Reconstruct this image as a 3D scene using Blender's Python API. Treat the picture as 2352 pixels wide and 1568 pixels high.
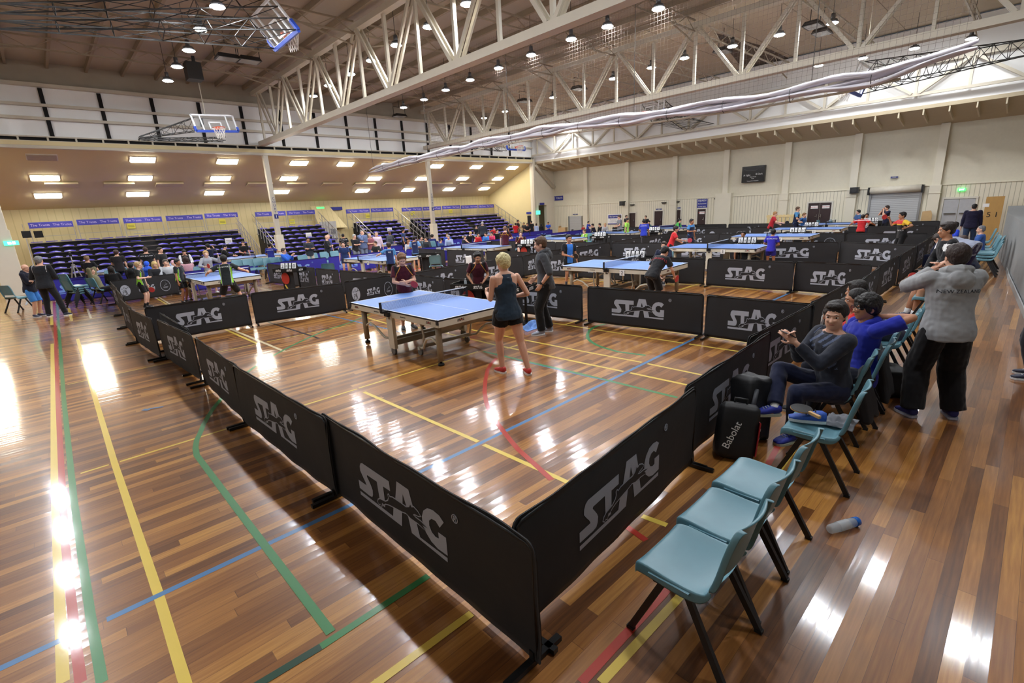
import bpy, bmesh, math, random
import numpy as np
from mathutils import Vector, Matrix, Quaternion, noise
R=math.radians; PI=math.pi
for o in list(bpy.data.objects): bpy.data.objects.remove(o)
random.seed(7); np.random.seed(7)
sc=bpy.context.scene; COL=sc.collection
# ---------------------------------------------------------------- camera
CH=2.27; FPX=1122.24; YAW,PIT,ROL=0.822915108,-0.264939629,-0.0542606745
def cam_axes():
    f=Vector((math.cos(PIT)*math.cos(YAW),math.cos(PIT)*math.sin(YAW),math.sin(PIT)))
    r=f.cross(Vector((0,0,1))).normalized(); u=r.cross(f)
    return r*math.cos(ROL)+u*math.sin(ROL), -r*math.sin(ROL)+u*math.cos(ROL), f
CR,CU,CF=cam_axes(); CO=Vector((0,0,CH))
cd=bpy.data.cameras.new('camera'); cam=bpy.data.objects.new('camera',cd); COL.objects.link(cam)
cam.matrix_world=Matrix(((CR.x,CU.x,-CF.x,0),(CR.y,CU.y,-CF.y,0),(CR.z,CU.z,-CF.z,CH),(0,0,0,1)))
cd.sensor_width=36; cd.lens=FPX/2352*36; cd.clip_start=.05; cd.clip_end=200
sc.camera=cam
def ray(px,py): return CF+CR*((px-1176)/FPX)+CU*((784-py)/FPX)
def fl(px,py,z=0.0):
    d=ray(px,py); t=(z-CH)/d.z; return Vector((d.x*t,d.y*t,z))
def pl(px,py,ax,v):
    d=ray(px,py); t=(v-CO[ax])/d[ax]; return CO+d*t
def proj(p):
    d=Vector(p)-CO; k=d.dot(CF); return 1176+FPX*d.dot(CR)/k, 784-FPX*d.dot(CU)/k
# ---------------------------------------------------------------- view, world
vs=sc.view_settings; vs.view_transform='Standard'; vs.look='None'; vs.gamma=1; vs.use_curve_mapping=False
vs.exposure=0.66
w=bpy.data.worlds.new('world'); sc.world=w; w.use_nodes=True
w.node_tree.nodes['Background'].inputs[0].default_value=(.9,.92,1,1); w.node_tree.nodes['Background'].inputs[1].default_value=.03
LAMP=230.0; PANEL=15.0      # highbay lens radiance, soffit panel radiance
# ---------------------------------------------------------------- tags
def tag(o,label=None,cat=None,group=None,kind=None):
    if label: o['label']=label
    if cat: o['category']=cat
    if group: o['group']=group
    if kind: o['kind']=kind
    return o
def thing(name,loc,rz=0,label=None,cat=None,group=None,s=1):
    o=bpy.data.objects.new(name,None); COL.objects.link(o); o.location=loc; o.rotation_euler=(0,0,rz)
    o.scale=(s,s,s); o.empty_display_size=.1
    return tag(o,label,cat,group)
KIDS={}
def kid(o,par): o.parent=par; KIDS.setdefault(par.name,[]).append(o)
def dup(root,loc=None,rz=None,label=None,group=None,par=None):
    c=root.copy(); COL.objects.link(c)
    if par is not None: kid(c,par)
    if loc is not None: c.location=loc
    if rz is not None: c.rotation_euler=(0,0,rz)
    if label: c['label']=label
    if group: c['group']=group
    for ch in KIDS.get(root.name,[]): dup(ch,par=c)
    return c
ORD=['first','second','third','fourth','fifth','sixth','seventh','eighth','ninth','tenth','eleventh','twelfth','thirteenth','fourteenth','fifteenth']
# ---------------------------------------------------------------- materials
def srgb(r,g,b):
    f=lambda c:(c/255/12.92) if c<=10 else ((c/255+.055)/1.055)**2.4
    return (f(r),f(g),f(b),1)
MC={}
def mat(name,col,rough=.5,metal=0,var=.12,scale=6,spec=.5,bump=0,coat=0,emit=0,alpha=1,trans=0,stretch=(1,1,1),sheen=0):
    if name in MC: return MC[name]
    m=bpy.data.materials.new(name); m.use_nodes=True; nt=m.node_tree; N=nt.nodes; L=nt.links
    b=N['Principled BSDF']; b.inputs['Roughness'].default_value=rough; b.inputs['Metallic'].default_value=metal
    b.inputs['Specular IOR Level'].default_value=spec; b.inputs['Coat Weight'].default_value=coat
    b.inputs['Coat Roughness'].default_value=.08; b.inputs['Alpha'].default_value=alpha; b.inputs['Transmission Weight'].default_value=trans
    if sheen: b.inputs['Sheen Weight'].default_value=sheen
    c=srgb(*col)
    tc=N.new('ShaderNodeTexCoord'); mp=N.new('ShaderNodeMapping'); mp.inputs['Scale'].default_value=stretch
    L.new(tc.outputs['Object'],mp.inputs[0])
    no=N.new('ShaderNodeTexNoise'); no.inputs['Scale'].default_value=scale; no.inputs['Detail'].default_value=4
    L.new(mp.outputs[0],no.inputs[0])
    mx=N.new('ShaderNodeMix'); mx.data_type='RGBA'
    lo=tuple(x*(1-var) for x in c[:3])+(1,); hi=tuple(min(1,x*(1+var)) for x in c[:3])+(1,)
    mx.inputs['A'].default_value=lo; mx.inputs['B'].default_value=hi
    L.new(no.outputs[0],mx.inputs['Factor']); L.new(mx.outputs['Result'],b.inputs['Base Color'])
    if bump:
        bp=N.new('ShaderNodeBump'); bp.inputs['Strength'].default_value=bump; bp.inputs['Distance'].default_value=.01
        L.new(no.outputs[0],bp.inputs['Height']); L.new(bp.outputs[0],b.inputs['Normal'])
    if emit:
        b.inputs['Emission Color'].default_value=c; b.inputs['Emission Strength'].default_value=emit
    MC[name]=m; return m
def stripes(name,col,axis,period,depth=.5,rough=.6,dark=.6,var=.06):
    """painted cladding with vertical/horizontal grooves"""
    m=mat(name,col,rough,var=var,scale=1.5); nt=m.node_tree; N=nt.nodes; L=nt.links
    tc=N.new('ShaderNodeTexCoord'); sp=N.new('ShaderNodeSeparateXYZ'); L.new(tc.outputs['Object'],sp.inputs[0])
    mu=N.new('ShaderNodeMath'); mu.operation='MULTIPLY'; mu.inputs[1].default_value=1/period; L.new(sp.outputs[axis],mu.inputs[0])
    fr=N.new('ShaderNodeMath'); fr.operation='FRACT'; L.new(mu.outputs[0],fr.inputs[0])
    lt=N.new('ShaderNodeMath'); lt.operation='GREATER_THAN'; lt.inputs[1].default_value=.86; L.new(fr.outputs[0],lt.inputs[0])
    b=N['Principled BSDF']; src=b.inputs['Base Color'].links[0].from_socket
    mx=N.new('ShaderNodeMix'); mx.data_type='RGBA'; mx.blend_type='MULTIPLY'; mx.inputs['B'].default_value=(dark,dark,dark*.95,1)
    L.new(lt.outputs[0],mx.inputs['Factor']); L.new(src,mx.inputs['A']); L.new(mx.outputs['Result'],b.inputs['Base Color'])
    bp=N.new('ShaderNodeBump'); bp.invert=True; bp.inputs['Strength'].default_value=depth; bp.inputs['Distance'].default_value=.02
    L.new(lt.outputs[0],bp.inputs['Height']); L.new(bp.outputs[0],b.inputs['Normal'])
    return m
# ---------------------------------------------------------------- mesh builder
class MB:
    def __init__(s): s.v=[]; s.f=[]; s.m=[]; s.sm=[]
    def add(s,vs,fs,m=0,smooth=False,M=None):
        n=len(s.v)
        if M is not None: vs=[M@Vector(v) for v in vs]
        s.v+= [tuple(v) for v in vs]
        for f in fs: s.f.append([i+n for i in f]); s.m.append(m); s.sm.append(smooth)
        return s
    def box(s,c,d,m=0,M=None,rz=0):
        x,y,z=d[0]/2,d[1]/2,d[2]/2
        vs=[Vector((i*x,j*y,k*z)) for k in(-1,1) for j in(-1,1) for i in(-1,1)]
        if rz: q=Matrix.Rotation(rz,3,'Z'); vs=[q@v for v in vs]
        vs=[v+Vector(c) for v in vs]
        return s.add(vs,[(0,2,3,1),(4,5,7,6),(0,1,5,4),(2,6,7,3),(0,4,6,2),(1,3,7,5)],m,M=M)
    def bar(s,a,b,w,h=None,m=0,up=(0,0,1),M=None):
        a=Vector(a);b=Vector(b); h=h or w; d=(b-a).normalized(); u=Vector(up)
        if abs(d.dot(u))>.98: u=Vector((0,1,0))
        r=d.cross(u).normalized(); u=r.cross(d)
        vs=[p+r*(i*w/2)+u*(j*h/2) for p in(a,b) for (i,j) in((-1,-1),(1,-1),(1,1),(-1,1))]
        return s.add(vs,[(3,2,1,0),(4,5,6,7),(0,1,5,4),(1,2,6,5),(2,3,7,6),(3,0,4,7)],m,M=M)
    def cyl(s,a,b,r0,r1=None,n=12,m=0,cap=True,smooth=True,M=None):
        a=Vector(a);b=Vector(b); r1=r0 if r1 is None else r1; d=(b-a).normalized()
        u=Vector((0,0,1)) if abs(d.z)<.9 else Vector((1,0,0)); x=d.cross(u).normalized(); y=d.cross(x)
        vs=[];
        for p,r in((a,r0),(b,r1)):
            for i in range(n): t=2*PI*i/n; vs.append(p+x*(r*math.cos(t))+y*(r*math.sin(t)))
        s.add(vs,[(i,(i+1)%n,n+(i+1)%n,n+i) for i in range(n)],m,smooth,M)
        if cap:
            k=len(s.v)-2*n; s.f.append([k+i for i in range(n)][::-1]);s.m.append(m);s.sm.append(False)
            s.f.append([k+n+i for i in range(n)]);s.m.append(m);s.sm.append(False)
        return s
    def tube(s,pts,r,n=8,m=0,M=None,closed=False):
        pts=[Vector(p) for p in pts]; N=len(pts); rr=r if isinstance(r,(list,tuple)) else [r]*N
        vs=[];px=None
        for i,p in enumerate(pts):
            a=pts[(i-1)%N] if closed else pts[max(i-1,0)]; b=pts[(i+1)%N] if closed else pts[min(i+1,N-1)]
            d=(b-a).normalized()
            if px is None:
                u=Vector((0,0,1)) if abs(d.z)<.9 else Vector((1,0,0)); px=d.cross(u).normalized()
            px=(px-d*px.dot(d)).normalized(); y=d.cross(px)
            for k in range(n): t=2*PI*k/n; vs.append(p+px*(rr[i]*math.cos(t))+y*(rr[i]*math.sin(t)))
        fs=[]
        for i in range(N if closed else N-1):
            j=(i+1)%N
            for k in range(n): fs.append((i*n+k,i*n+(k+1)%n,j*n+(k+1)%n,j*n+k))
        if not closed: fs.append(tuple(range(n))[::-1]); fs.append(tuple((N-1)*n+k for k in range(n)))
        return s.add(vs,fs,m,True,M)
    def prism(s,poly,z0,z1,m=0,M=None,smooth=False):
        n=len(poly); vs=[(p[0],p[1],z0) for p in poly]+[(p[0],p[1],z1) for p in poly]
        return s.add(vs,[tuple(range(n))[::-1],tuple(range(n,2*n))]+[(i,(i+1)%n,n+(i+1)%n,n+i) for i in range(n)],m,smooth,M)
    def quad(s,a,b,c,d,m=0,M=None): return s.add([a,b,c,d],[(0,1,2,3)],m,M=M)
    def ell(s,c,r,m=0,nu=16,nv=10,M=None,rot=None):
        vs=[];fs=[]
        for j in range(nv+1):
            t=PI*j/nv
            for i in range(nu):
                p=2*PI*i/nu; v=Vector((r[0]*math.sin(t)*math.cos(p),r[1]*math.sin(t)*math.sin(p),r[2]*math.cos(t)))
                if rot is not None: v=rot@v
                vs.append(v+Vector(c))
        for j in range(nv):
            for i in range(nu): fs.append((j*nu+i,(j+1)*nu+i,(j+1)*nu+(i+1)%nu,j*nu+(i+1)%nu))
        return s.add(vs,fs,m,True,M)
    def grid(s,fn,nu,nv,m=0,smooth=True,M=None):
        vs=[fn(i/nu,j/nv) for j in range(nv+1) for i in range(nu+1)]
        return s.add(vs,[(j*(nu+1)+i,j*(nu+1)+i+1,(j+1)*(nu+1)+i+1,(j+1)*(nu+1)+i) for j in range(nv) for i in range(nu)],m,smooth,M)
    def mesh(s,name,mats):
        me=bpy.data.meshes.new(name); me.from_pydata([tuple(v) for v in s.v],[],s.f)
        for q in (mats if isinstance(mats,(list,tuple)) else [mats]): me.materials.append(q)
        me.polygons.foreach_set('material_index',s.m); me.polygons.foreach_set('use_smooth',s.sm); me.update()
        return me
    def obj(s,name,mats,par=None,loc=None,fixn=False):
        me=s.mesh(name,mats)
        if fixn:
            b=bmesh.new(); b.from_mesh(me); bmesh.ops.recalc_face_normals(b,faces=b.faces); b.to_mesh(me); b.free()
        return link(name,me,par,loc)
def link(name,me,par=None,loc=None):
    o=bpy.data.objects.new(name,me); COL.objects.link(o)
    if par is not None: kid(o,par)
    if loc is not None: o.location=loc
    return o
def struct(o): o['kind']='structure'; return o
def text_mesh(txt,size,ext=.002,align='CENTER',sp=1.0,shear=0,offset=0):
    c=bpy.data.curves.new('t','FONT'); c.body=txt; c.size=size; c.extrude=ext; c.align_x=align; c.align_y='CENTER'
    c.space_character=sp; c.shear=shear; c.offset=offset
    o=bpy.data.objects.new('t',c); me=bpy.data.meshes.new_from_object(o)
    bpy.data.objects.remove(o); bpy.data.curves.remove(c); return me
def text(name,txt,size,mt,M,par=None,**k):
    me=text_mesh(txt,size,**k); me.materials.clear(); me.materials.append(mt)
    o=link(name,me,par); o.matrix_local=M; return o
def frame(o,x,y):
    """matrix with local X,Y axes given (world), origin o"""
    x=Vector(x).normalized(); y=Vector(y).normalized(); z=x.cross(y)
    return Matrix(((x.x,y.x,z.x,o[0]),(x.y,y.y,z.y,o[1]),(x.z,y.z,z.z,o[2]),(0,0,0,1)))
# ================================================================ FLOOR
def floor_mat():
    m=bpy.data.materials.new('timber_floor'); m.use_nodes=True; nt=m.node_tree; N=nt.nodes; L=nt.links
    b=N['Principled BSDF']
    def math_(op,a,c=None,d=None):
        n=N.new('ShaderNodeMath'); n.operation=op
        for i,x in enumerate((a,c,d)):
            if x is None: continue
            if isinstance(x,(int,float)): n.inputs[i].default_value=x
            else: L.new(x,n.inputs[i])
        return n.outputs[0]
    tc=N.new('ShaderNodeTexCoord'); sp=N.new('ShaderNodeSeparateXYZ'); L.new(tc.outputs['Object'],sp.inputs[0])
    X,Y=sp.outputs[0],sp.outputs[1]
    yy=math_('DIVIDE',Y,.082); row=math_('FLOOR',yy); fy=math_('FRACT',yy)
    wn=N.new('ShaderNodeTexWhiteNoise'); wn.noise_dimensions='1D'; L.new(row,wn.inputs['W'])
    xx=math_('ADD',math_('DIVIDE',X,1.9),math_('MULTIPLY',wn.outputs[0],7.3)); col=math_('FLOOR',xx); fx=math_('FRACT',xx)
    cb=N.new('ShaderNodeCombineXYZ'); L.new(row,cb.inputs[0]); L.new(col,cb.inputs[1])
    w2=N.new('ShaderNodeTexWhiteNoise'); w2.noise_dimensions='2D'; L.new(cb.outputs[0],w2.inputs[0])
    # big patches drift the tone
    nb=N.new('ShaderNodeTexNoise'); nb.inputs['Scale'].default_value=.35; L.new(tc.outputs['Object'],nb.inputs[0])
    mp=N.new('ShaderNodeMapping'); mp.inputs['Scale'].default_value=(1.2,22,1); L.new(tc.outputs['Object'],mp.inputs[0])
    ng=N.new('ShaderNodeTexNoise'); ng.inputs['Scale'].default_value=2.5; ng.inputs['Detail'].default_value=6; L.new(mp.outputs[0],ng.inputs[0])
    t=math_('ADD',math_('ADD',math_('MULTIPLY',w2.outputs[0],.66),.02),math_('MULTIPLY',math_('SUBTRACT',ng.outputs[0],.5),.55))
    t=math_('ADD',t,math_('ADD',math_('MULTIPLY',math_('SUBTRACT',nb.outputs[0],.5),.5),.1))
    cr=N.new('ShaderNodeValToRGB'); L.new(t,cr.inputs[0]); e=cr.color_ramp.elements
    e[0].position=0; e[0].color=srgb(92,52,22); e[1].position=1; e[1].color=srgb(224,168,88)
    for p,c in((.22,(124,76,34)),(.45,(154,99,46)),(.68,(182,124,60)),(.85,(206,148,74))):
        x=e.new(p); x.color=srgb(*c)
    gap=math_('MAXIMUM',math_('LESS_THAN',fy,.03),math_('LESS_THAN',fx,.0016))
    mx=N.new('ShaderNodeMix'); mx.data_type='RGBA'; mx.inputs['B'].default_value=srgb(70,38,20)
    L.new(math_('MULTIPLY',gap,.6),mx.inputs['Factor']); L.new(cr.outputs[0],mx.inputs['A']); L.new(mx.outputs['Result'],b.inputs['Base Color'])
    b.inputs['Roughness'].default_value=.35; b.inputs['Specular IOR Level'].default_value=.4
    b.inputs['Coat Weight'].default_value=1; b.inputs['Coat Roughness'].default_value=.10; b.inputs['Coat IOR'].default_value=1.5
    # every board is cupped a little differently, which breaks the reflections into streaks
    hs=math_('MULTIPLY',math_('SUBTRACT',w2.outputs[0],.5),math_('SUBTRACT',fy,.5))
    cup=math_('MULTIPLY',math_('SUBTRACT',fy,.5),math_('SUBTRACT',fy,.5))
    h=math_('ADD',math_('ADD',math_('MULTIPLY',hs,.9),math_('MULTIPLY',cup,.9)),math_('MULTIPLY',ng.outputs[0],.12))
    bp=N.new('ShaderNodeBump'); bp.inputs['Strength'].default_value=1; bp.inputs['Distance'].default_value=.0011
    L.new(h,bp.inputs['Height']); L.new(bp.outputs[0],b.inputs['Coat Normal']); L.new(bp.outputs[0],b.inputs['Normal'])
    return m
def paint(n,c): return mat('floor_paint_'+n,c,.35,var=.05,coat=1,spec=.4)
YEL,RED,GRN,BLU,WHT,BLK,DGR=range(1,8)
FM=[floor_mat(),paint('yellow',(246,214,92)),paint('red',(196,60,44)),paint('green',(66,146,84)),paint('blue',(84,138,190)),paint('white',(240,222,178)),paint('black',(44,40,42)),paint('dark_green',(32,78,60))]
g=MB()
xs=[-14,31]; ys=[-9,33]
g.quad((-14,-9,0),(31,-9,0),(31,33,0),(-14,33,0),0)
lz=[.0006]
def line(pts,w,m):
    lz[0]+=.00004; z=lz[0]; P=[Vector((p[0],p[1],0)) for p in pts]; Lf=[];Rt=[]
    for i,p in enumerate(P):
        d=(P[min(i+1,len(P)-1)]-P[max(i-1,0)]).normalized(); n=Vector((-d.y,d.x,0))*w/2
        Lf.append((p.x+n.x,p.y+n.y,z)); Rt.append((p.x-n.x,p.y-n.y,z))
    g.add(Lf+Rt,[(i,len(P)+i,len(P)+i+1,i+1) for i in range(len(P)-1)],m)
def F(*px): return [fl(*p).to_2d() for p in px]
line(F((178,778),(263,1063),(363,1362))+[(.047,2.2),(.03,.5)],.055,YEL)
line(F((118,684),(119,746)),.06,YEL); line(F((120,789),(125,1104),(145,1568)),.055,YEL)
line(F((158,707),(165,737)),.06,YEL)
line(F((124,690),(133,921),(150,1250),(177,1500),(186,1568)),.05,RED)
line(F((131,690),(147,921),(170,1150),(209,1420),(235,1568)),.05,GRN)
line(F((0,1535),(150,1465)),.05,BLU); line(F((245,1423),(700,1209),(962,1085),(1300,923),(1610,770)),.05,BLU)
line(F((1610,770),(1783,686),(1838,662)),.05,BLU)
line(F((185,1087),(250,1067)),.03,YEL); line(F((275,1060),(820,893)),.035,YEL); line(F((824,891),(1098,807)),.035,YEL)
line(F((155,883),(367,837),(500,809),(594,789)),.03,YEL); line(F((613,785),(800,747),(893,730)),.03,YEL)
line(F((519,751),(654,807)),.055,WHT); line(F((655,807),(827,766),(947,741),(1040,722)),.03,WHT); line(F((555,761),(670,735),(787,705)),.03,WHT)
line(F((512,754),(593,790)),.05,YEL); line(F((608,737),(733,777)),.05,BLK)
line(F((723,717),(846,745),(893,756),(930,765)),.045,BLU)
line(F((765,708),(846,730),(905,748)),.05,YEL)
line(F((836,900),(1098,1014)),.05,YEL); line(F((1111,1021),(1279,1096),(1430,1166)),.05,YEL)
line(F((1475,1185),(1532,1206)),.05,YEL)
line(F((933,747),(1012,762),(1142,793),(1340,834),(1432,853)),.05,YEL); line(F((1447,856),(1579,884)),.05,YEL)
line(F((1083,757),(1340,807),(1474,832)),.045,YEL); line(F((1487,835),(1617,862)),.045,YEL)
line(F((1199,718),(1343,736),(1612,772)),.045,YEL); line(F((1622,773),(1730,789)),.045,YEL)
line(F((1201,733),(1298,746),(1570,788)),.045,YEL); line(F((1583,790),(1703,808)),.045,YEL)
line(F((1299,745),(1327,736)),.04,YEL); line(F((1165,800),(1190,792)),.04,YEL)
line(F((1110,807),(1145,815),(1340,860),(1556,913)),.055,GRN); line(F((1184,826),(1340,863),(1390,873)),.02,BLU)
line(F((1390,744),(1375,747),(1361,753),(1352,761),(1349,770),(1351,778),(1358,785),(1370,792),(1385,798),(1420,808),(1483,816)),.06,GRN)
line(F((1140,823),(1128,835),(1120,849),(1115,873),(1113,900),(1117,924),(1126,947),(1138,966),(1152,985),(1170,1008),(1190,1032),(1228,1066),(1267,1102)),.055,RED)
line(F((1440,1210),(1484,1241)),.05,RED)
line(F((452,1045),(449,1028),(452,1010),(460,994),(467,976),(478,956),(492,935),(509,915),(534,887),(565,857),(597,834),(634,813),(672,793),(710,775),(752,757),(800,742),(850,722)),.055,GRN)
line([(.70,5.62),(.705,4.5),(.72,2.42)],.055,GRN); line([(.64,2.37),(1.36,2.385)],.05,GRN); line([(.2,2.39),(.64,2.37)],.05,DGR)
line([(.75,1.95),(.755,1.95)],.05,YEL); line([(.45,1.95),(1.36,1.94)],.05,YEL)
line(F((1380,1568),(1465,1476),(1560,1372),(1690,1215),(1810,1050),(1850,990)),.05,YEL)
line(F((1335,1568),(1425,1470),(1520,1368),(1650,1215),(1765,1065),(1800,1000)),.05,RED)
for a in(((1200,629),(1420,634),(1590,646),(1900,667)),((1200,636),(1420,642),(1600,655),(1900,675)),((1310,643),(1420,648),(1560,655))): line(F(*a),.06,YEL)
line(F((1560,666),(1614,649)),.05,YEL); line(F((1340,655),(1470,622)),.05,WHT); line(F((1300,650),(1400,628)),.05,YEL)
for a in(((163,732),(265,716)),((150,741),(278,722)),((200,775),(294,760)),((200,786),(305,767))): line(F(*a),.035,YEL)
line(F((201,710),(209,731)),.05,WHT); line(F((355,676),(393,700)),.05,WHT); line(F((353,681),(385,700)),.05,YEL)
line(F((331,943),(340,939)),.1,BLU); line(F((340,939),(375,934)),.04,BLU)
for a in(((560,655),(680,678)),((560,664),(645,655)),((395,640),(460,655))): line(F(*a),.05,WHT)
line(F((60,700),(68,680)),.06,BLU)
struct(g.obj('floor',FM))
# ================================================================ SHELL
cream=mat('cream_paint',(222,216,198),.7,var=.04,scale=3); cream2=mat('cream_block',(214,208,188),.75,var=.05,scale=9,bump=.05)
clad=stripes('cream_cladding',(226,220,200),1,.16,dark=.62); cladx=stripes('beige_cladding',(206,192,148),0,.3,dark=.86,depth=.25)
beige=mat('beige_wall',(216,200,150),.75,var=.05,scale=1.2); soff=mat('bay_soffit',(212,196,150),.8,var=.05,scale=1)
brown=mat('ceiling_board',(162,152,136),.85,var=.1,scale=2,stretch=(1,.2,1)); brown2=mat('smooth_ceiling_board',(200,188,166),.85,var=.04,scale=1)
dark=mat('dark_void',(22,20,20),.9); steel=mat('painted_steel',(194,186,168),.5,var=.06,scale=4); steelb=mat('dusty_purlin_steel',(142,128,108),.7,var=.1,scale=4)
white=mat('white_panel',(240,240,238),.75,var=.03,scale=1); black=mat('black_metal',(20,20,21),.4,var=.1)
grey=mat('grey_block',(140,142,142),.85,var=.1,scale=9,bump=.1); rollm=stripes('roller_slats',(186,188,190),2,.085,depth=1,dark=.45,rough=.35)
XW=30.7; ZS=8.62
def B(name,x0,x1,y0,y1,z0,z1,m): return struct(MB().box(((x0+x1)/2,(y0+y1)/2,(z0+z1)/2),(x1-x0,y1-y0,z1-z0)).obj(name,m))
B('wall_right',XW,XW+.2,-9,27.2,0,5.2,cream2)
o=B('wall_back',-14,28.6,32.6,32.8,0,3.9,cladx)
B('wall_left',-14.2,-14,-9,33,0,9,cream2); B('wall_front',-14,31,-9.2,-9,0,9,cream2)
B('wall_bay',28.45,28.6,27.5,32.6,0,5.6,beige)
# end wall between the bay and the right wall, with an open passage
g=MB(); a=pl(1236,500,1,27.3).x; b=pl(1254.5,500,1,27.3).x; zt=pl(1245,471,1,27.3).z
g.box(((28.3+a)/2,27.35,2.8),(a-28.3,.3,5.6)); g.box(((b+31)/2,27.35,2.8),(31-b,.3,5.6)); g.box(((a+b)/2,27.35,(zt+5.6)/2),(b-a,.3,5.6-zt))
struct(g.obj('wall_end',cream))
B('wall_passage',a-.1,b+2.5,29.2,29.4,0,3,beige)
# clerestory above the bleacher bay
g=MB(); g.box((7,27.5,6.7),(43,.1,2.1),0); g.box((7,27.5,8.3),(43,.1,1.1),1)
for k in range(-8,17):
    x=1.32+k*1.78
    if abs((x+.5)%9.4)>.35: g.box((x,27.42,6.75),(.13,.08,1.9),2)
for z in(6.6,7.08): g.box((7,27.34,z),(43,.1,.1),3)
g.box((7,27.3,7.78),(43,.2,.12),3); g.box((7,27.38,5.83),(43,.1,.14),2); g.box((7,27.3,5.92),(43,.16,.05),3)
for k in range(-14,34): g.box((.3+k*.85,27.3,5.83),(.06,.14,.14),3)
g.box((7,27.25,5.62),(43,.28,.28),3)
struct(g.obj('wall_clerestory',[white,brown,dark,steel]))
# sloping soffit of the bay
g=MB(); k=(5.55-3.45)/(27.2-32.5)
def sz(y): return 5.55+k*(y-27.2)
g.add([(-14,27.1,sz(27.1)),(28.5,27.1,sz(27.1)),(28.5,32.7,sz(32.7)),(-14,32.7,sz(32.7)),(-14,27.1,sz(27.1)+.15),(28.5,27.1,sz(27.1)+.15),(28.5,32.7,sz(32.7)+.15),(-14,32.7,sz(32.7)+.15)],[(0,1,2,3)[::-1],(4,5,6,7),(0,1,5,4),(1,2,6,5),(2,3,7,6),(3,0,4,7)])
struct(g.obj('ceiling_bay',soff))
# white fascia and lean-to ceiling along the right wall
struct(MB().box((28.62,9,7.05),(.1,37,3.2)).obj('wall_fascia',white))
g=MB(); zl=4.92
g.add([(28.55,-9,5.45),(28.55,27.2,5.45),(XW,27.2,zl),(XW,-9,zl),(28.55,-9,5.6),(28.55,27.2,5.6),(XW,27.2,zl+.15),(XW,-9,zl+.15)],[(0,1,2,3),(4,5,6,7)[::-1],(0,1,5,4),(2,3,7,6)],0)
for i in range(43):
    y=-8.6+i*.85; g.add([(28.57,y,5.45),(28.57,y+.05,5.45),(30.0,y+.05,5.1),(30.0,y,5.1),(28.57,y,5.22),(28.57,y+.05,5.22),(30.0,y+.05,4.98),(30.0,y,4.98)],[(0,1,2,3),(4,5,6,7),(0,1,5,4),(1,2,6,5),(2,3,7,6),(3,0,4,7)],1)
struct(g.obj('ceiling_lean_to',[mat('lean_to_board',(190,176,148),.8,var=.05),mat('rafter_paint',(206,194,168),.7)]))
# main roof with purlins
g=MB(); g.quad((-14,-9,ZS),(-14,28,ZS),(18.7,28,ZS),(18.7,-9,ZS),0); g.quad((18.7,-9,ZS+.1),(18.7,28,ZS+.1),(28.7,28,ZS+.1),(28.7,-9,ZS+.1),1)
g.quad((-14,-9,9),(28.7,-9,9),(28.7,28,9),(-14,28,9),0)
for x in np.arange(-13.5,18.6,1.17): g.box((x,9,ZS-.09),(.09,37,.18),2)
p=[pl(1640,75,2,ZS+.09),pl(1750,105,2,ZS+.09),pl(1880,165,2,ZS+.09),pl(1700,150,2,ZS+.09)]
g.add(p,[(0,1,2,3)],3)
for y in np.arange(-8,27,2.2): g.box((23.7,y,ZS+.095),(9.9,.02,.006),2)
struct(g.obj('ceiling',[brown,brown2,steelb,mat('open_ceiling_void',(96,84,72),.9)]))
# pilasters, cladding on the right wall
g=MB(); PY=[23.9,20.3,16.68,13.37,10.03,6.84,3.58,.2,-3.2,-6.6]
for y in PY:
    g.box((XW-.1,y,2.5),(.2,.32,4.9),0); g.box((XW-.14,y,1.15),(.28,.42,2.3),0); g.box((XW-.15,y,1.95),(.31,.46,.03),0)
g.box((XW-.17,13.4,1.25),(.34,.95,2.5),0)
struct(g.obj('trim_1',cream))
g=MB(); g.box((XW-.03,9,1.14),(.06,36.2,2.28),0); g.box((XW-.05,9,2.29),(.1,36.2,.03),1); g.box((XW-.03,22,2.1),(.08,7,.03),1)
struct(g.obj('trim_2',[clad,cream]))
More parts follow.
